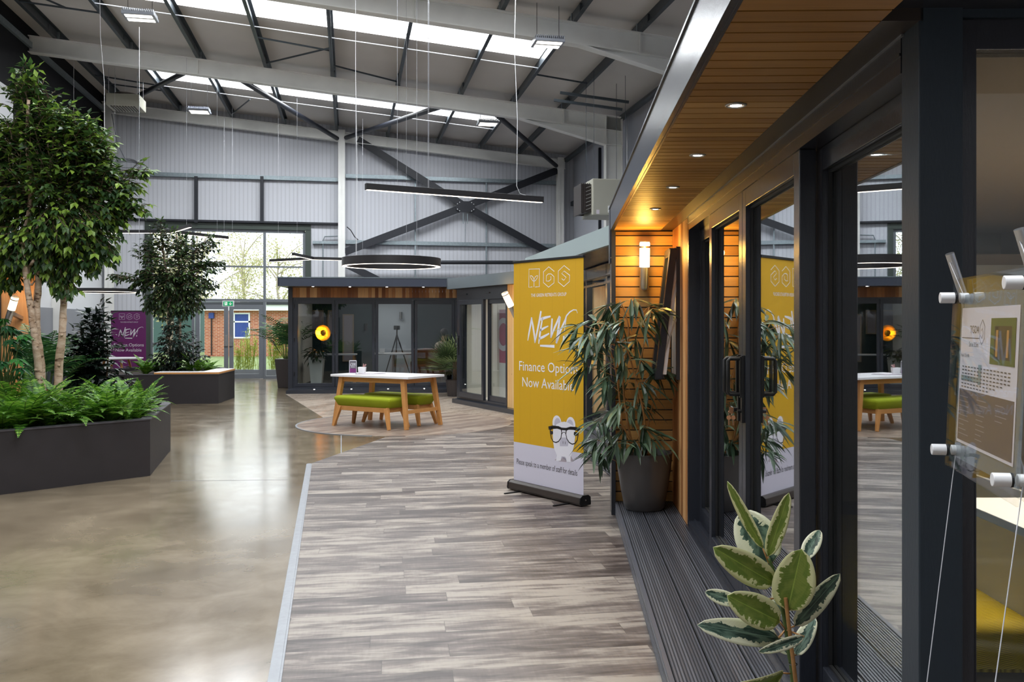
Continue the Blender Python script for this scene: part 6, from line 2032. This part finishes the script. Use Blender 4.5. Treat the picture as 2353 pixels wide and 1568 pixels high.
obj('pot', MB().lathe([(0.16, 0), (0.2, 0.34), (0.18, 0.34), (0.17, 0.3), (0, 0.3)], pf, 20), 'pot_brown', t, smooth='auto')

# ================================================================ BAMBOO PALM IN THE ROUND POT
PC = FA(0.625, 6.92, 0.105)
t = thing('potted_bamboo_palm', 'tall bamboo palm with long drooping leaves in a round dark pot on the near deck', 'potted plant', PC)
obj('pot', MB().lathe([(0.0, 0.0), (0.135, 0.0), (0.150, 0.015), (0.175, 0.14), (0.200, 0.30), (0.209, 0.40), (0.213, 0.425), (0.207, 0.430), (0.198, 0.425), (0.190, 0.38), (0.0, 0.38)], PC, 48), 'pot_dark', t, smooth='auto')
obj('soil_fill', MB().lathe([(0, 0.382), (0.188, 0.382), (0.188, 0.386), (0, 0.388)], PC, 24), 'soil', t)
random.seed(61)
def lance(m, p, d, L, W, bend=0.35):
    """long narrow leaf with a keel, in four segments"""
    s = d.cross(Vector((0, 0, 1)) + rv() * 0.35)
    s = s.normalized() if s.length > 1e-3 else Vector((1, 0, 0))
    q = p.copy(); vs = []; dd = d.copy()
    prof = [0.12, 0.75, 1.0, 0.72, 0.04]
    for i, k in enumerate(prof):
        up = s.cross(dd).normalized()
        vs += [q - s * W * k / 2 + up * W * k * 0.18, q, q + s * W * k / 2 + up * W * k * 0.18]
        dd = (dd + Vector((0, 0, -bend * 0.25))).normalized(); q = q + dd * L / 4
    m.add(vs, [(3 * i + j, 3 * i + j + 1, 3 * i + j + 4, 3 * i + j + 3) for i in range(4) for j in (0, 1)])
ml, ms = MB(), MB()
YP = 6.9
stems = [[(1448, 1050), (1440, 960), (1432, 860), (1445, 760), (1425, 690)], [(1462, 1050), (1470, 950), (1462, 880), (1478, 800), (1492, 705)], [(1478, 1050), (1482, 980), (1468, 900), (1440, 800), (1400, 705)],
         [(1452, 1050), (1435, 1000), (1425, 930), (1410, 830), (1372, 740)], [(1472, 1050), (1490, 980), (1500, 930), (1520, 860)], [(1460, 1050), (1450, 1010), (1425, 970), (1395, 950)]]
nodes = []
for i, st in enumerate(stems):
    P = [AT(x, y, YP + 0.05 * math.sin(i * 2.1) + (-0.12 * j / 4)) for j, (x, y) in enumerate(st)]
    P[0] = PC + Vector(((i - 2.5) * 0.025, 0.02 * (i % 3 - 1), 0.37))
    out = branchy(ms, P, 0.009, 0.004, 8)
clusters = [(1425, 695), (1490, 705), (1400, 705), (1455, 690), (1372, 738), (1345, 770), (1398, 745), (1430, 740), (1470, 740), (1330, 745), (1500, 715), (1350, 800), (1385, 790), (1420, 790), (1460, 780), (1345, 840), (1370, 820), (1400, 840),
            (1435, 830), (1470, 830), (1500, 845), (1520, 850), (1475, 880), (1440, 880), (1410, 890), (1425, 930), (1400, 950), (1380, 970), (1450, 930), (1470, 925), (1400, 1000), (1370, 1010), (1435, 985), (1480, 985), (1500, 1005), (1420, 1020), (1460, 1015), (1395, 870), (1360, 770), (1375, 1040)]
for (x, y) in clusters:
    c = AT(x, y, YP + random.uniform(-0.24, 0.12))
    ax = AT(1455, y + 40, YP)
    out = (c - ax); out.z = 0
    out = out.normalized() if out.length > .03 else rv()
    ms.tube([AT(1455 + (x - 1455) * 0.25, y + 30, YP), c], 0.002, 4)
    for k in range(random.randint(8, 11)):
        d = (out * random.uniform(0.1, 1.0) + Vector((random.uniform(-.7, .7), random.uniform(-.6, .4), random.uniform(-1.1, .3)))).normalized()
        lance(ml, c + rv() * 0.02, d, random.uniform(0.16, 0.28), random.uniform(0.026, 0.040), random.uniform(.3, .9))
obj('leaves', ml, 'bamboo_in', t); obj('canes', ms, 'cane', t, smooth=True)

# ================================================================ VARIEGATED RUBBER PLANT
YR = 2.42
rp = AT(1815, 1568, YR)
base = Vector((rp.x + 0.01, YR, 0.105))
t = thing('rubber_plant', 'variegated rubber plant with cream edged leaves in the right foreground', 'potted plant', base)
obj('pot', MB().lathe([(0.0, 0.0), (0.10, 0.0), (0.135, 0.24), (0.14, 0.25), (0.128, 0.25), (0.122, 0.21), (0, 0.21)], base, 32), 'pot_white', t, smooth='auto')
obj('soil_fill', MB().lathe([(0, 0.212), (0.12, 0.212), (0.12, 0.216), (0, 0.216)], base, 20), 'soil', t)
def q3(x, y, dy=0.0): return AT(1400 + x / 2.469, 1000 + y / 2.469, YR + dy)
m = MB()
st = [base + Vector((0, 0, .2)), q3(1042, 1402), q3(1020, 1230), q3(1000, 1080), q3(965, 900), q3(935, 780), q3(903, 700)]
branchy(m, st, 0.0075, 0.0045, 10)
obj('stem', m, 'stem_green', t, smooth=True)
m = MB().tube([base + Vector((0.01, -.02, .2)), q3(1058, 1402, -0.025), q3(1000, 925, -0.03)], [0.006, 0.0055, 0.005], 10)
obj('cane', m, 'cane', t, smooth='auto')
obj('tie', MB().lathe([(0.011, -0.0015), (0.0125, 0), (0.011, 0.0015)], q3(1042, 1300, -0.012), 14, closed=True), 'rubber', t)
pet = MB()
def big_leaf(bx, by, tx, ty, w, mat, tilt=0.0, dep0=0.0, dep1=0.0, curl=0.15, fold=0.18, bend=0.0, wave=0.0, NU=14, NV=8):
    """leaf blade from base to tip (crop pixels), width w (crop pixels); tilt rolls it about its axis, dep shifts base / tip in depth"""
    B = q3(bx, by, dep0); T = q3(tx, ty, dep1)
    ax = T - B; L = ax.length; ax.normalize()
    view = (Vector((B.x, B.y, B.z)) - Vector((0, 0, CZ))).normalized()
    n0 = (-view - ax * (-view).dot(ax)).normalized()
    s0 = ax.cross(n0).normalized()
    s = s0 * math.cos(tilt) + n0 * math.sin(tilt); n = n0 * math.cos(tilt) - s0 * math.sin(tilt)
    W = w / 2.469 * YR / F / max(0.35, math.cos(tilt))
    vs, uv, fs = [], [], []
    for i in range(NU + 1):
        u = i / NU
        prof = math.sin(PI * min(1, u ** 0.85)) ** 0.52 if 0 < u < 1 else 0.0
        if u > 0.93: prof = max(0.0, (1 - u) / 0.07) * 0.28 + 0.02 * (u < 1)
        cen = B + ax * (L * u) + n * (math.sin(PI * u) * L * bend) - n * (curl * L * u * u) 
        for j in range(NV + 1):
            v = -1 + 2 * j / NV
            hw = W / 2 * max(prof, 0.004)
            vs.append(cen + s * (v * hw) + n * (fold * hw * abs(v) - fold * hw * 0.3) + n * (wave * hw * math.sin(u * 14 + v * 3) * abs(v)))
            uv.append((u, (v + 1) / 2))
    for i in range(NU):
        for j in range(NV):
            a = i * (NV + 1) + j
            fs.append((a, a + 1, a + NV + 2, a + NV + 1))
    me = bpy.data.meshes.new('leaf'); org = ORG[t.name]
    me.from_pydata([tuple(v - org) for v in vs], [], fs)
    me.uv_layers.new(name='UVMap')
    for lp in me.loops: me.uv_layers[0].data[lp.index].uv = uv[lp.vertex_index]
    me.polygons.foreach_set('use_smooth', [True] * len(me.polygons))
    me.materials.append(MAT[mat])
    o = bpy.data.objects.new('leaf', me); COL.objects.link(o); o.parent = t
    so = o.modifiers.new('th', 'SOLIDIFY'); so.thickness = 0.0007
    return B
Ls = [(925, 725, 742, 432, 250, 'variegated_old', 0.1, 0.02, 0.07, 0.1),       # back oval
      (872, 645, 662, 275, 66, 'variegated_new', 0.5, 0.0, -0.02, 0.06),
      (900, 690, 1024, 335, 96, 'variegated_new', -0.3, 0.0, -0.03, 0.05),
      (1110, 705, 1192, 528, 96, 'variegated_old', 0.3, 0.05, 0.10, 0.1),
      (938, 845, 618, 660, 170, 'variegated_new', 0.1, -0.01, -0.09, 0.12),
      (1012, 998, 1090, 662, 232, 'variegated_new', -0.05, -0.02, -0.07, 0.08),
      (735, 950, 542, 895, 86, 'variegated_old', 0.2, 0.03, 0.05, 0.1),
      (968, 1062, 692, 925, 182, 'variegated_new', 0.05, -0.03, -0.10, 0.1),
      (962, 1155, 537, 1078, 140, 'variegated_old', -0.1, -0.01, -0.10, 0.12),
      (1052, 1085, 1312, 795, 112, 'variegated_dark', -0.3, 0.0, -0.04, 0.05),
      (1105, 1145, 862, 1248, 62, 'variegated_old', 0.5, -0.06, -0.08, 0.15),
      (1058, 1250, 1165, 1035, 100, 'variegated_old', 0.5, 0.03, 0.05, 0.05),
      (985, 1010, 930, 855, 70, 'variegated_old', 0.6, 0.04, 0.06, 0.1),
      (950, 1160, 1030, 1240, 80, 'variegated_old', 0.3, 0.04, 0.03, 0.1),
      (988, 1352, 655, 1405, 92, 'variegated_new', 0.7, -0.03, -0.12, -0.1, 0.3, 0.12)]
stem_at = [(1020, 1230), (1000, 1080), (965, 900), (935, 780), (903, 700), (1030, 1330)]
for a in Ls:
    B = big_leaf(*a)
    near = min(stem_at, key=lambda s_: (s_[0] - a[0]) ** 2 + (s_[1] + 25 - a[1]) ** 2)
    obj('petiole', MB().tube([q3(near[0], near[1] + 25), B], 0.0022, 6), 'cane', t, smooth=True)

# ================================================================ SMALL SCENES BEYOND
# white table and dark chair by the purple banner
p = AT(268, 745, 20.3)
t = thing('white_table', 'small white round table with splayed wooden legs before the purple banner', 'table', (p.x, p.y, 0))
obj('table_top', MB().lathe([(0, .72), (0.52, .72), (0.55, .735), (0.55, .75), (0, .75)], (p.x, p.y, 0), 36), 'white_top', t, smooth='auto')
for a in (45, 135, 225, 315):
    c, s = math.cos(R(a)), math.sin(R(a))
    obj('leg', MB().tube([(p.x + .25 * c, p.y + .25 * s, .72), (p.x + .46 * c, p.y + .46 * s, 0)], [.028, .016], 10), 'oak', t, smooth='auto')
def shell_chair(label, x, y, rz, mat='dark_interior'):
    t = thing('shell_chair', label, 'chair', (x, y, 0), rotz=0, group='chairs by the left partition')
    f = Fr(x, y, rz)
    m = MB().box(-.22, .22, -.22, .22, .42, .46, f).hexa([f(-.22, .2, .44), f(.22, .2, .44), f(.22, .24, .44), f(-.22, .24, .44), f(-.2, .28, .84), f(.2, .28, .84), f(.2, .31, .84), f(-.2, .31, .84)])
    obj('seat_shell', m, mat, t, bevel=0.015)
    for sx in (-1, 1):
        for sy in (-1, 1):
            obj('leg', MB().tube([f(sx * .14, sy * .14, .42), f(sx * .22, sy * .22, 0)], [.02, .012], 8), 'oak', t)
shell_chair('dark chair with wooden legs behind the brownish trunk', AT(135, 745, 15.5).x, 15.5, R(20))
shell_chair('dark chair with wooden legs behind the dark glossy shrub', AT(178, 745, 16.2).x, 16.2, R(200))

# inside the bifold room
YI = 1.0
def inB(px, y_): return loc(FB, y_, px)[0]
x_ = inB(728, 1.35); c = FB(x_, 1.35, 0.08)
t = thing('lily_planter', 'peace lily in a tall white square planter behind the first bifold pane', 'potted plant', c)
def fr_h(m, fx, fy, z0, z1, a, b): return m.hexa([FB(fx - a, fy - a, z0), FB(fx + a, fy - a, z0), FB(fx + a, fy + a, z0), FB(fx - a, fy + a, z0), FB(fx - b, fy - b, z1), FB(fx + b, fy - b, z1), FB(fx + b, fy + b, z1), FB(fx - b, fy + b, z1)])
obj('pot', fr_h(MB(), x_, 1.35, 0.08, 0.74, 0.115, 0.165), 'pot_white', t, bevel=0.006)
random.seed(71); ml = MB()
for i in range(46):
    az = random.uniform(0, 2 * PI); r_ = random.uniform(0.02, 0.16)
    p = c + Vector((math.cos(az) * r_, math.sin(az) * r_, 0.66 + random.uniform(0.0, 0.18)))
    d = Vector((math.cos(az), math.sin(az), random.uniform(-.7, .9))).normalized()
    lance(ml, p, d, random.uniform(.2, .34), 0.075, random.uniform(.6, 1.3))
obj('leaves', ml, 'lily', t)
x_ = inB(742, 1.9)
c = FB(x_, 1.9, 1.5 - (765 - 745) / F * 21.9)
t = thing('bowl_lamp', 'glowing gold bowl lamp behind the first bifold pane', 'lamp', c)
axl = (Vector((0.55, -0.8, 0.12))).normalized()
obj('lamp_bowl', MB().lathe([(0.0, -.10), (0.08, -.095), (0.15, -.07), (0.185, -.02), (0.19, 0.0), (0.185, 0.0), (0.14, -.06), (0.0, -.09)], c, 32, axis=axl), 'gold', t, smooth=True)
obj('bulb_cap', MB().lathe([(0.0, .045), (0.05, .04), (0.07, .01), (0.0, 0.005)], c, 20, axis=axl), 'gold', t, smooth=True)
obj('lamp_foot', MB().tube([c - axl * .09, c - axl * .12 + Vector((0, 0, -.2)), Vector((c.x, c.y, .84))], 0.008, 6).lathe([(0.06, 0), (0.06, 0.03), (0, 0.03)], (c.x, c.y, .80), 16), 'black', t)
l = bpy.data.lights.new('bowl_lamp_glow', 'POINT'); l.energy = 9; l.color = (1, .6, .15); l.shadow_soft_size = .04
o = bpy.data.objects.new('bowl_lamp_glow', l); o.location = c - axl * 0.012; COL.objects.link(o)
x_ = inB(745, 1.9)
t = thing('console_table', 'narrow white console under the gold bowl lamp', 'table', FB(x_ + .25, 1.9, .08))
obj('table_top', MB().box(x_ - .25, x_ + .75, 1.7, 2.1, .77, .80, FB), 'white_top', t)
for a, b in ((x_ - .2, 1.74), (x_ + .7, 1.74), (x_ - .2, 2.06), (x_ + .7, 2.06)): obj('leg', MB().box(a - .02, a + .02, b - .02, b + .02, .08, .77, FB), 'oak', t)
# framed pictures on the back wall
for i, (a, b, z0, z1) in enumerate(((712, 742, 1.25, 1.85), (752, 776, 1.25, 1.85), (786, 812, .55, 1.75))):
    xa, xb = inB(a, 3.4), inB(b, 3.4)
    t = thing('framed_picture', ('left framed picture on the wall behind the gold lamp', 'second framed picture behind the gold lamp, beside the first pane edge', 'tall framed picture on the dark wall behind the second bifold pane')[i], 'picture', FB((xa + xb) / 2, 3.5, z0), group='pictures in the bifold room')
    obj('frame', ring(MB(), FB, xa, xb, z0, z1, 3.5, 3.54, .03), 'warm_wall', t)
    obj('print', MB().box(xa + .03, xb - .03, 3.52, 3.54, z0 + .03, z1 - .03, FB), 'print_mid', t)
# round table, tripod, armchairs, person
x_ = inB(905, 1.9)
c = FB(x_, 1.9, .08)
t = thing('round_table', 'round white pedestal table behind the third bifold pane', 'table', c)
obj('table_top', MB().lathe([(0, .70), (.5, .70), (.5, .73), (0, .73)], c, 32), 'white_top', t)
obj('pedestal', MB().lathe([(.24, 0), (.24, .015), (.04, .03), (.03, .35), (.03, .70)], c, 20), 'alu', t)
p = FB(inB(878, 1.8), 1.8, .81)
tag(obj('white_tub', frust(MB(), p.x, p.y, .81, .92, .045, .055), 'white_plastic'), 'small white tub on the round table behind the third bifold pane', 'tub')
x_ = inB(912, 2.7); c = FB(x_, 2.7, .08)
t = thing('camera_tripod', 'black camera tripod standing against the pale wall of the bifold room', 'tripod', c)
for a in (30, 150, 270):
    obj('leg', MB().tube([c + Vector((0, 0, 1.15)), c + Vector((.42 * math.cos(R(a)), .3 * math.sin(R(a)), 0))], [.018, .01], 8), 'black', t)
obj('head', MB().tube([c + Vector((0, 0, 1.0)), c + Vector((0, 0, 1.28))], .016, 8).box(c.x - .07, c.x + .07, c.y - .05, c.y + .05, c.z + 1.28, c.z + 1.38).lathe([(.035, 0), (.035, .09)], c + Vector((0, -.05, 1.33)), 12, axis=(0, -1, 0)), 'black', t)
def armchair(label, x, y, rz):
    f = Fr(FB(x, y).x, FB(x, y).y, rz)
    t = thing('leather_armchair', label, 'armchair', f(0, 0, .08), group='leather armchairs')
    obj('seat', MB().box(-.3, .3, -.28, .28, .30, .48, f), 'leather', t, bevel=.03)
    obj('backrest', MB().hexa([f(-.34, .24, .3), f(.34, .24, .3), f(.34, .34, .3), f(-.34, .34, .3), f(-.36, .34, .92), f(.36, .34, .92), f(.36, .42, .92), f(-.36, .42, .92)]), 'leather', t, bevel=.03)
    for s in (-1, 1):
        obj('armrest', MB().box(s * .36 - .05, s * .36 + .05, -.28, .3, .3, .64, f), 'leather', t, bevel=.03)
        for q_ in (-1, 1): obj('leg', MB().tube([f(s * .28, q_ * .24, .3), f(s * .3, q_ * .27, .08)], .015, 6), 'black', t)
    return f
armchair('brown leather armchair behind the fourth bifold pane, left one', inB(985, 1.7), 1.7, R(185))
fch = armchair('brown leather armchair with a person in it', inB(1022, 2.1), 2.1, R(150))
# the seated person: one skinned body in a pale top, seen from behind at the side
pc_ = fch(0, 0.02, 0)
per = thing('person', 'person in a pale top sitting in a leather armchair behind the last bifold pane', 'person', (pc_.x, pc_.y, .08))
def skin_body(name, joints, edges, mat, parent, sub=2):
    me = bpy.data.meshes.new(name); org = ORG[parent.name]
    me.from_pydata([tuple(Vector(j[0]) - org) for j in joints], edges, [])
    o = bpy.data.objects.new(name, me); COL.objects.link(o); o.parent = parent
    sk = o.modifiers.new('skin', 'SKIN'); o.modifiers.new('sub', 'SUBSURF').levels = sub; o.modifiers['sub'].render_levels = sub
    for v, j in zip(me.skin_vertices[0].data if me.skin_vertices else [], joints): v.radius = (j[1], j[1] if len(j) < 3 else j[2])
    if not me.skin_vertices:
        pass
    me.materials.append(MAT[mat])
    return o
def fpt(x, y, z): return fch(x, y, z)
J = [(fpt(0, .12, .55), .13, .11), (fpt(0, .10, .72), .14, .11), (fpt(0, .07, .92), .16, .11), (fpt(0, .05, 1.03), .10, .08), (fpt(0, .03, 1.10), .05), (fpt(0, .0, 1.22), .085, .10), (fpt(0, -.01, 1.30), .07, .085),
     (fpt(.19, .05, 1.0), .055), (fpt(.27, -.05, .76), .045), (fpt(.18, -.26, .70), .035), (fpt(.14, -.32, .69), .03),
     (fpt(-.19, .05, 1.0), .055), (fpt(-.27, -.05, .76), .045), (fpt(-.18, -.26, .70), .035), (fpt(-.14, -.32, .69), .03),
     (fpt(.10, .05, .55), .09), (fpt(.13, -.34, .56), .065), (fpt(.13, -.38, .30), .05), (fpt(.13, -.36, .12), .04), (fpt(.13, -.46, .11), .035),
     (fpt(-.10, .05, .55), .09), (fpt(-.13, -.34, .56), .065), (fpt(-.13, -.38, .30), .05), (fpt(-.13, -.36, .12), .04), (fpt(-.13, -.46, .11), .035)]
E = [(0, 1), (1, 2), (2, 3), (3, 4), (4, 5), (5, 6), (3, 7), (7, 8), (8, 9), (9, 10), (3, 11), (11, 12), (12, 13), (13, 14), (0, 15), (15, 16), (16, 17), (17, 18), (18, 19), (0, 20), (20, 21), (21, 22), (22, 23), (23, 24)]
me = bpy.data.meshes.new('body'); org = ORG[per.name]
bm = bmesh.new(); sl = bm.verts.layers.skin.verify()
vs_ = [bm.verts.new(Vector(j[0]) - org) for j in J]
for v, j in zip(vs_, J): v[sl].radius = (j[1], j[1] if len(j) < 3 else j[2])
vs_[0][sl].use_root = True
for a, b in E: bm.edges.new((vs_[a], vs_[b]))
bm.to_mesh(me); bm.free()
body = bpy.data.objects.new('body', me); COL.objects.link(body); body.parent = per
sk = body.modifiers.new('skin', 'SKIN'); sk.use_smooth_shade = True
ss = body.modifiers.new('sub', 'SUBSURF'); ss.levels = 1; ss.render_levels = 2
me.materials.append(MAT['skin'])
hd = fpt(0, .0, 1.26)
obj('hair', MB().ell(hd + Vector((0, 0.0, .04)) + (fch.y * .03), .095, .105, .10, 20, 12), 'hair', per, smooth=True)
# clothing over the torso and arms
def shell(name, idx, ed, grow, mat):
    me = bpy.data.meshes.new(name); bm = bmesh.new(); sl = bm.verts.layers.skin.verify()
    vv = {}
    for i in idx:
        v = bm.verts.new(Vector(J[i][0]) - org); vv[i] = v
        v[sl].radius = (J[i][1] + grow, (J[i][1] if len(J[i]) < 3 else J[i][2]) + grow)
    vv[idx[0]][sl].use_root = True
    for a, b in ed: bm.edges.new((vv[a], vv[b]))
    bm.to_mesh(me); bm.free()
    o = bpy.data.objects.new(name, me); COL.objects.link(o); o.parent = per
    s_ = o.modifiers.new('skin', 'SKIN'); s_.use_smooth_shade = True
    u_ = o.modifiers.new('sub', 'SUBSURF'); u_.levels = 1; u_.render_levels = 2
    me.materials.append(MAT[mat])
shell('shirt', [0, 1, 2, 3, 7, 8, 9, 11, 12, 13], [(0, 1), (1, 2), (2, 3), (3, 7), (7, 8), (8, 9), (3, 11), (11, 12), (12, 13)], .014, 'shirt')
shell('trousers', [0, 15, 16, 17, 18, 20, 21, 22, 23], [(0, 15), (15, 16), (16, 17), (17, 18), (0, 20), (20, 21), (21, 22), (22, 23)], .012, 'trousers')
# sconces inside
def sconce(label, pxx, y_, z):
    p = FB(inB(pxx, y_), y_, z)
    t = thing('wall_sconce', label, 'lamp', p, group='sconces in the bifold room')
    obj('shade', MB().lathe([(.04, -.09), (.04, .09), (.034, .09), (.034, -.09)], p, 16, closed=True), 'black' if pxx < 860 else 'alu', t)
    obj('bulb', MB().ell(p, .025, .025, .04, 10, 6), 'tube_glow', t)
    l = bpy.data.lights.new('sconce_glow', 'POINT'); l.energy = 3.0; l.color = (1, .9, .8); l.shadow_soft_size = .03
    o = bpy.data.objects.new('sconce_glow', l); o.location = p; COL.objects.link(o)
sconce('small up and down sconce on the pale wall behind the third bifold pane', 921, 3.4, 1.72)
sconce('small dark sconce on the dark wall behind the second bifold pane', 841, 3.45, 1.42)
l = bpy.data.lights.new('bifold_room_light', 'AREA'); l.size = 1.5; l.energy = 22; l.color = (1, .93, .85)  # soft light added to brighten this interior, apart from its sconces
o = bpy.data.objects.new('bifold_room_light', l); o.location = FB(2.0, 2.2, 2.2); COL.objects.link(o)
l = bpy.data.lights.new('pine_room_light', 'AREA'); l.size = 1.0; l.energy = 26; l.color = (1, .93, .85)
o = bpy.data.objects.new('pine_room_light', l); o.location = FC(1.5, 1.2, 2.1); COL.objects.link(o)
l = bpy.data.lights.new('hidden_room_light', 'AREA'); l.size = 1.0; l.energy = 45; l.color = (1, .9, .8)  # added light that brightens the pale lining, no fitting belongs to it
o = bpy.data.objects.new('hidden_room_light', l); o.location = FD(3.0, 0.9 - .1, 2.15); COL.objects.link(o)

# ================================================================ OUTSIDE THE ENTRANCE
m = MB().add([(-60, 26.2, -0.06), (60, 26.2, -0.06), (60, 120, -0.06), (-60, 120, -0.06)], [(0, 1, 2, 3)])
tag(obj('lawn', m, 'grass', origin=(0, 0, -.06)), 'green lawn outside the entrance', 'lawn', kind='stuff')
tag(obj('path', MB().box(-30, 8, 26.2, 29.5, -0.055, -0.04), 'paving'), 'pale paved strip just outside the entrance doors', 'path')
YO = 44.0
bb = thing('brick_building', 'low red brick building with a flat white edged roof outside the doors', 'building', (AT(540, 745, YO).x, YO, -.06))
xa, xb = AT(470, 745, YO).x, AT(700, 745, YO).x
obj('wall', MB().box(xa, xb, YO, YO + 6, -.06, 2.15), 'brick', bb)
obj('roof', MB().box(xa - .3, xb + .3, YO - .4, YO + 6, 2.15, 2.42), 'upvc', bb)
obj('roof_felt', MB().box(xa - .4, xb + .4, YO - .5, YO + 6, 2.42, 2.55), 'brace', bb)
wx0, wx1 = AT(537, 745, YO).x, AT(575, 745, YO).x; wz0, wz1 = AT(0, 778, YO).z, AT(0, 719, YO).z
wf = obj('window', ring(MB(), WORLD, wx0, wx1, wz0, wz1, YO - .06, YO - .001, .07).box(wx0, wx1, YO - .06, YO - .001, wz0 + .62 * (wz1 - wz0), wz0 + .62 * (wz1 - wz0) + .07), 'upvc', bb)
obj('pane', MB().box(wx0 + .07, wx1 - .07, YO - .03, YO - .002, wz0 + .07, wz1 - .07), 'window_blue', wf)
dx = AT(487, 745, YO).x
obj('alarm_box', MB().box(dx - .12, dx + .12, YO - .12, YO, AT(0, 732, YO).z, AT(0, 719, YO).z), 'window_blue', bb)
obj('drain_pipe', MB().tube([(dx, YO - .06, AT(0, 732, YO).z), (dx, YO - .06, 0)], .03, 6), 'rubber', bb)
gx0, gx1 = AT(300, 745, 50).x, AT(452, 745, 50).x
gb_ = thing('green_shed', 'long dark green clad building far outside at the left', 'building', ((gx0 + gx1) / 2, 50, -.06))
obj('wall', MB().box(gx0, gx1, 50, 56, -.06, 2.6), 'cladding_green', gb_)
obj('roof', MB().box(gx0 - .2, gx1 + .2, 49.8, 56, 2.6, 2.8), 'pale_trim', gb_)
for i, (a, b, lab) in enumerate(((534, 603, 'leafy yellow green bamboo in a trough outside the right door leaf'), (612, 664, 'leafy yellow green bamboo in a trough outside, right of the doors'))):
    Yb = 26.9
    x0, x1 = AT(a, 745, Yb).x, AT(b, 745, Yb).x
    t = thing('bamboo_trough', lab, 'potted plant', ((x0 + x1) / 2, Yb, -.06), group='bamboo troughs outside')
    obj('trough', MB().box(x0, x1, Yb - .2, Yb + .2, -.06, 0.16), 'dado', t)
    random.seed(81 + i); ml, ms = MB(), MB()
    for k in range(34):
        x = random.uniform(x0 + .05, x1 - .05); h = random.uniform(.7, 1.35 if i == 0 else 1.1) * (1.0 if x > (x0 + x1) / 2 or i else .75)
        p = Vector((x, Yb + random.uniform(-.15, .15), .1)); q = p + Vector((random.uniform(-.15, .15), 0, h))
        ms.tube([p, q], .006, 4, cap=False)
        for j in range(26):
            c = p.lerp(q, random.uniform(.15, 1)); d = (rv() + Vector((0, 0, .1))).normalized()
            leaf_quad(ml, c, d, d.cross(Vector((0, 0, 1))).normalized(), .15, .022)
    obj('foliage', ml, 'bamboo_out', t); obj('canes', ms, 'bamboo_out', t)
# trees outside
otrees = [(385, 46, 3.0, 6.5, 'autumn', 'pale birch like tree outside the left panes of the entrance glazing'), (455, 60, 6.0, 9.5, 'autumn', 'tall airy autumn tree outside behind the exit sign'), (560, 66, 5.0, 8.0, 'autumn', 'airy autumn tree above the brick building'),
          (640, 62, 5.0, 6.8, 'autumn', 'rounded airy tree outside at the right of the glazing'), (350, 55, 4.0, 5.5, 'autumn', 'bushy tree outside at the left edge of the glazing')]
for i, (px, Y, w, h, mt, lab) in enumerate(otrees):
    x = AT(px, 745, Y).x; random.seed(91 + i)
    t = thing('outdoor_tree', lab, 'tree', (x, Y, -.06), group='trees outside the entrance')
    m = MB(); tips = []
    branchy(m, [(x, Y, -.1), (x + .2, Y, h * .3), (x - .1, Y, h * .6), (x + .1, Y, h * .95)], .17, .03, 8)
    for k in range(16):
        z0 = h * random.uniform(.2, .8); az = random.uniform(0, 2 * PI); r_ = w * random.uniform(.4, .95) * (1 - z0 / h * .5)
        e = Vector((x + math.cos(az) * r_, Y + math.sin(az) * r_, z0 + h * random.uniform(.1, .3)))
        branchy(m, [(x, Y, z0), Vector((x, Y, z0)).lerp(e, .5) + Vector((0, 0, .3)), e], .06, .015, 5)
        tips.append((Vector((x, Y, z0)), e))
    obj('trunk', m, 'tree_bark_pale', t)
    ml = MB()
    for k in range(2300):
        a, b = random.choice(tips)
        p = a.lerp(b, random.uniform(.35, 1.15)) + rv() * random.uniform(0, w * .24)
        d = rv(); leaf_quad(ml, p, d, d.orthogonal().normalized(), .15, .10)
    obj('foliage', ml, mt, t)
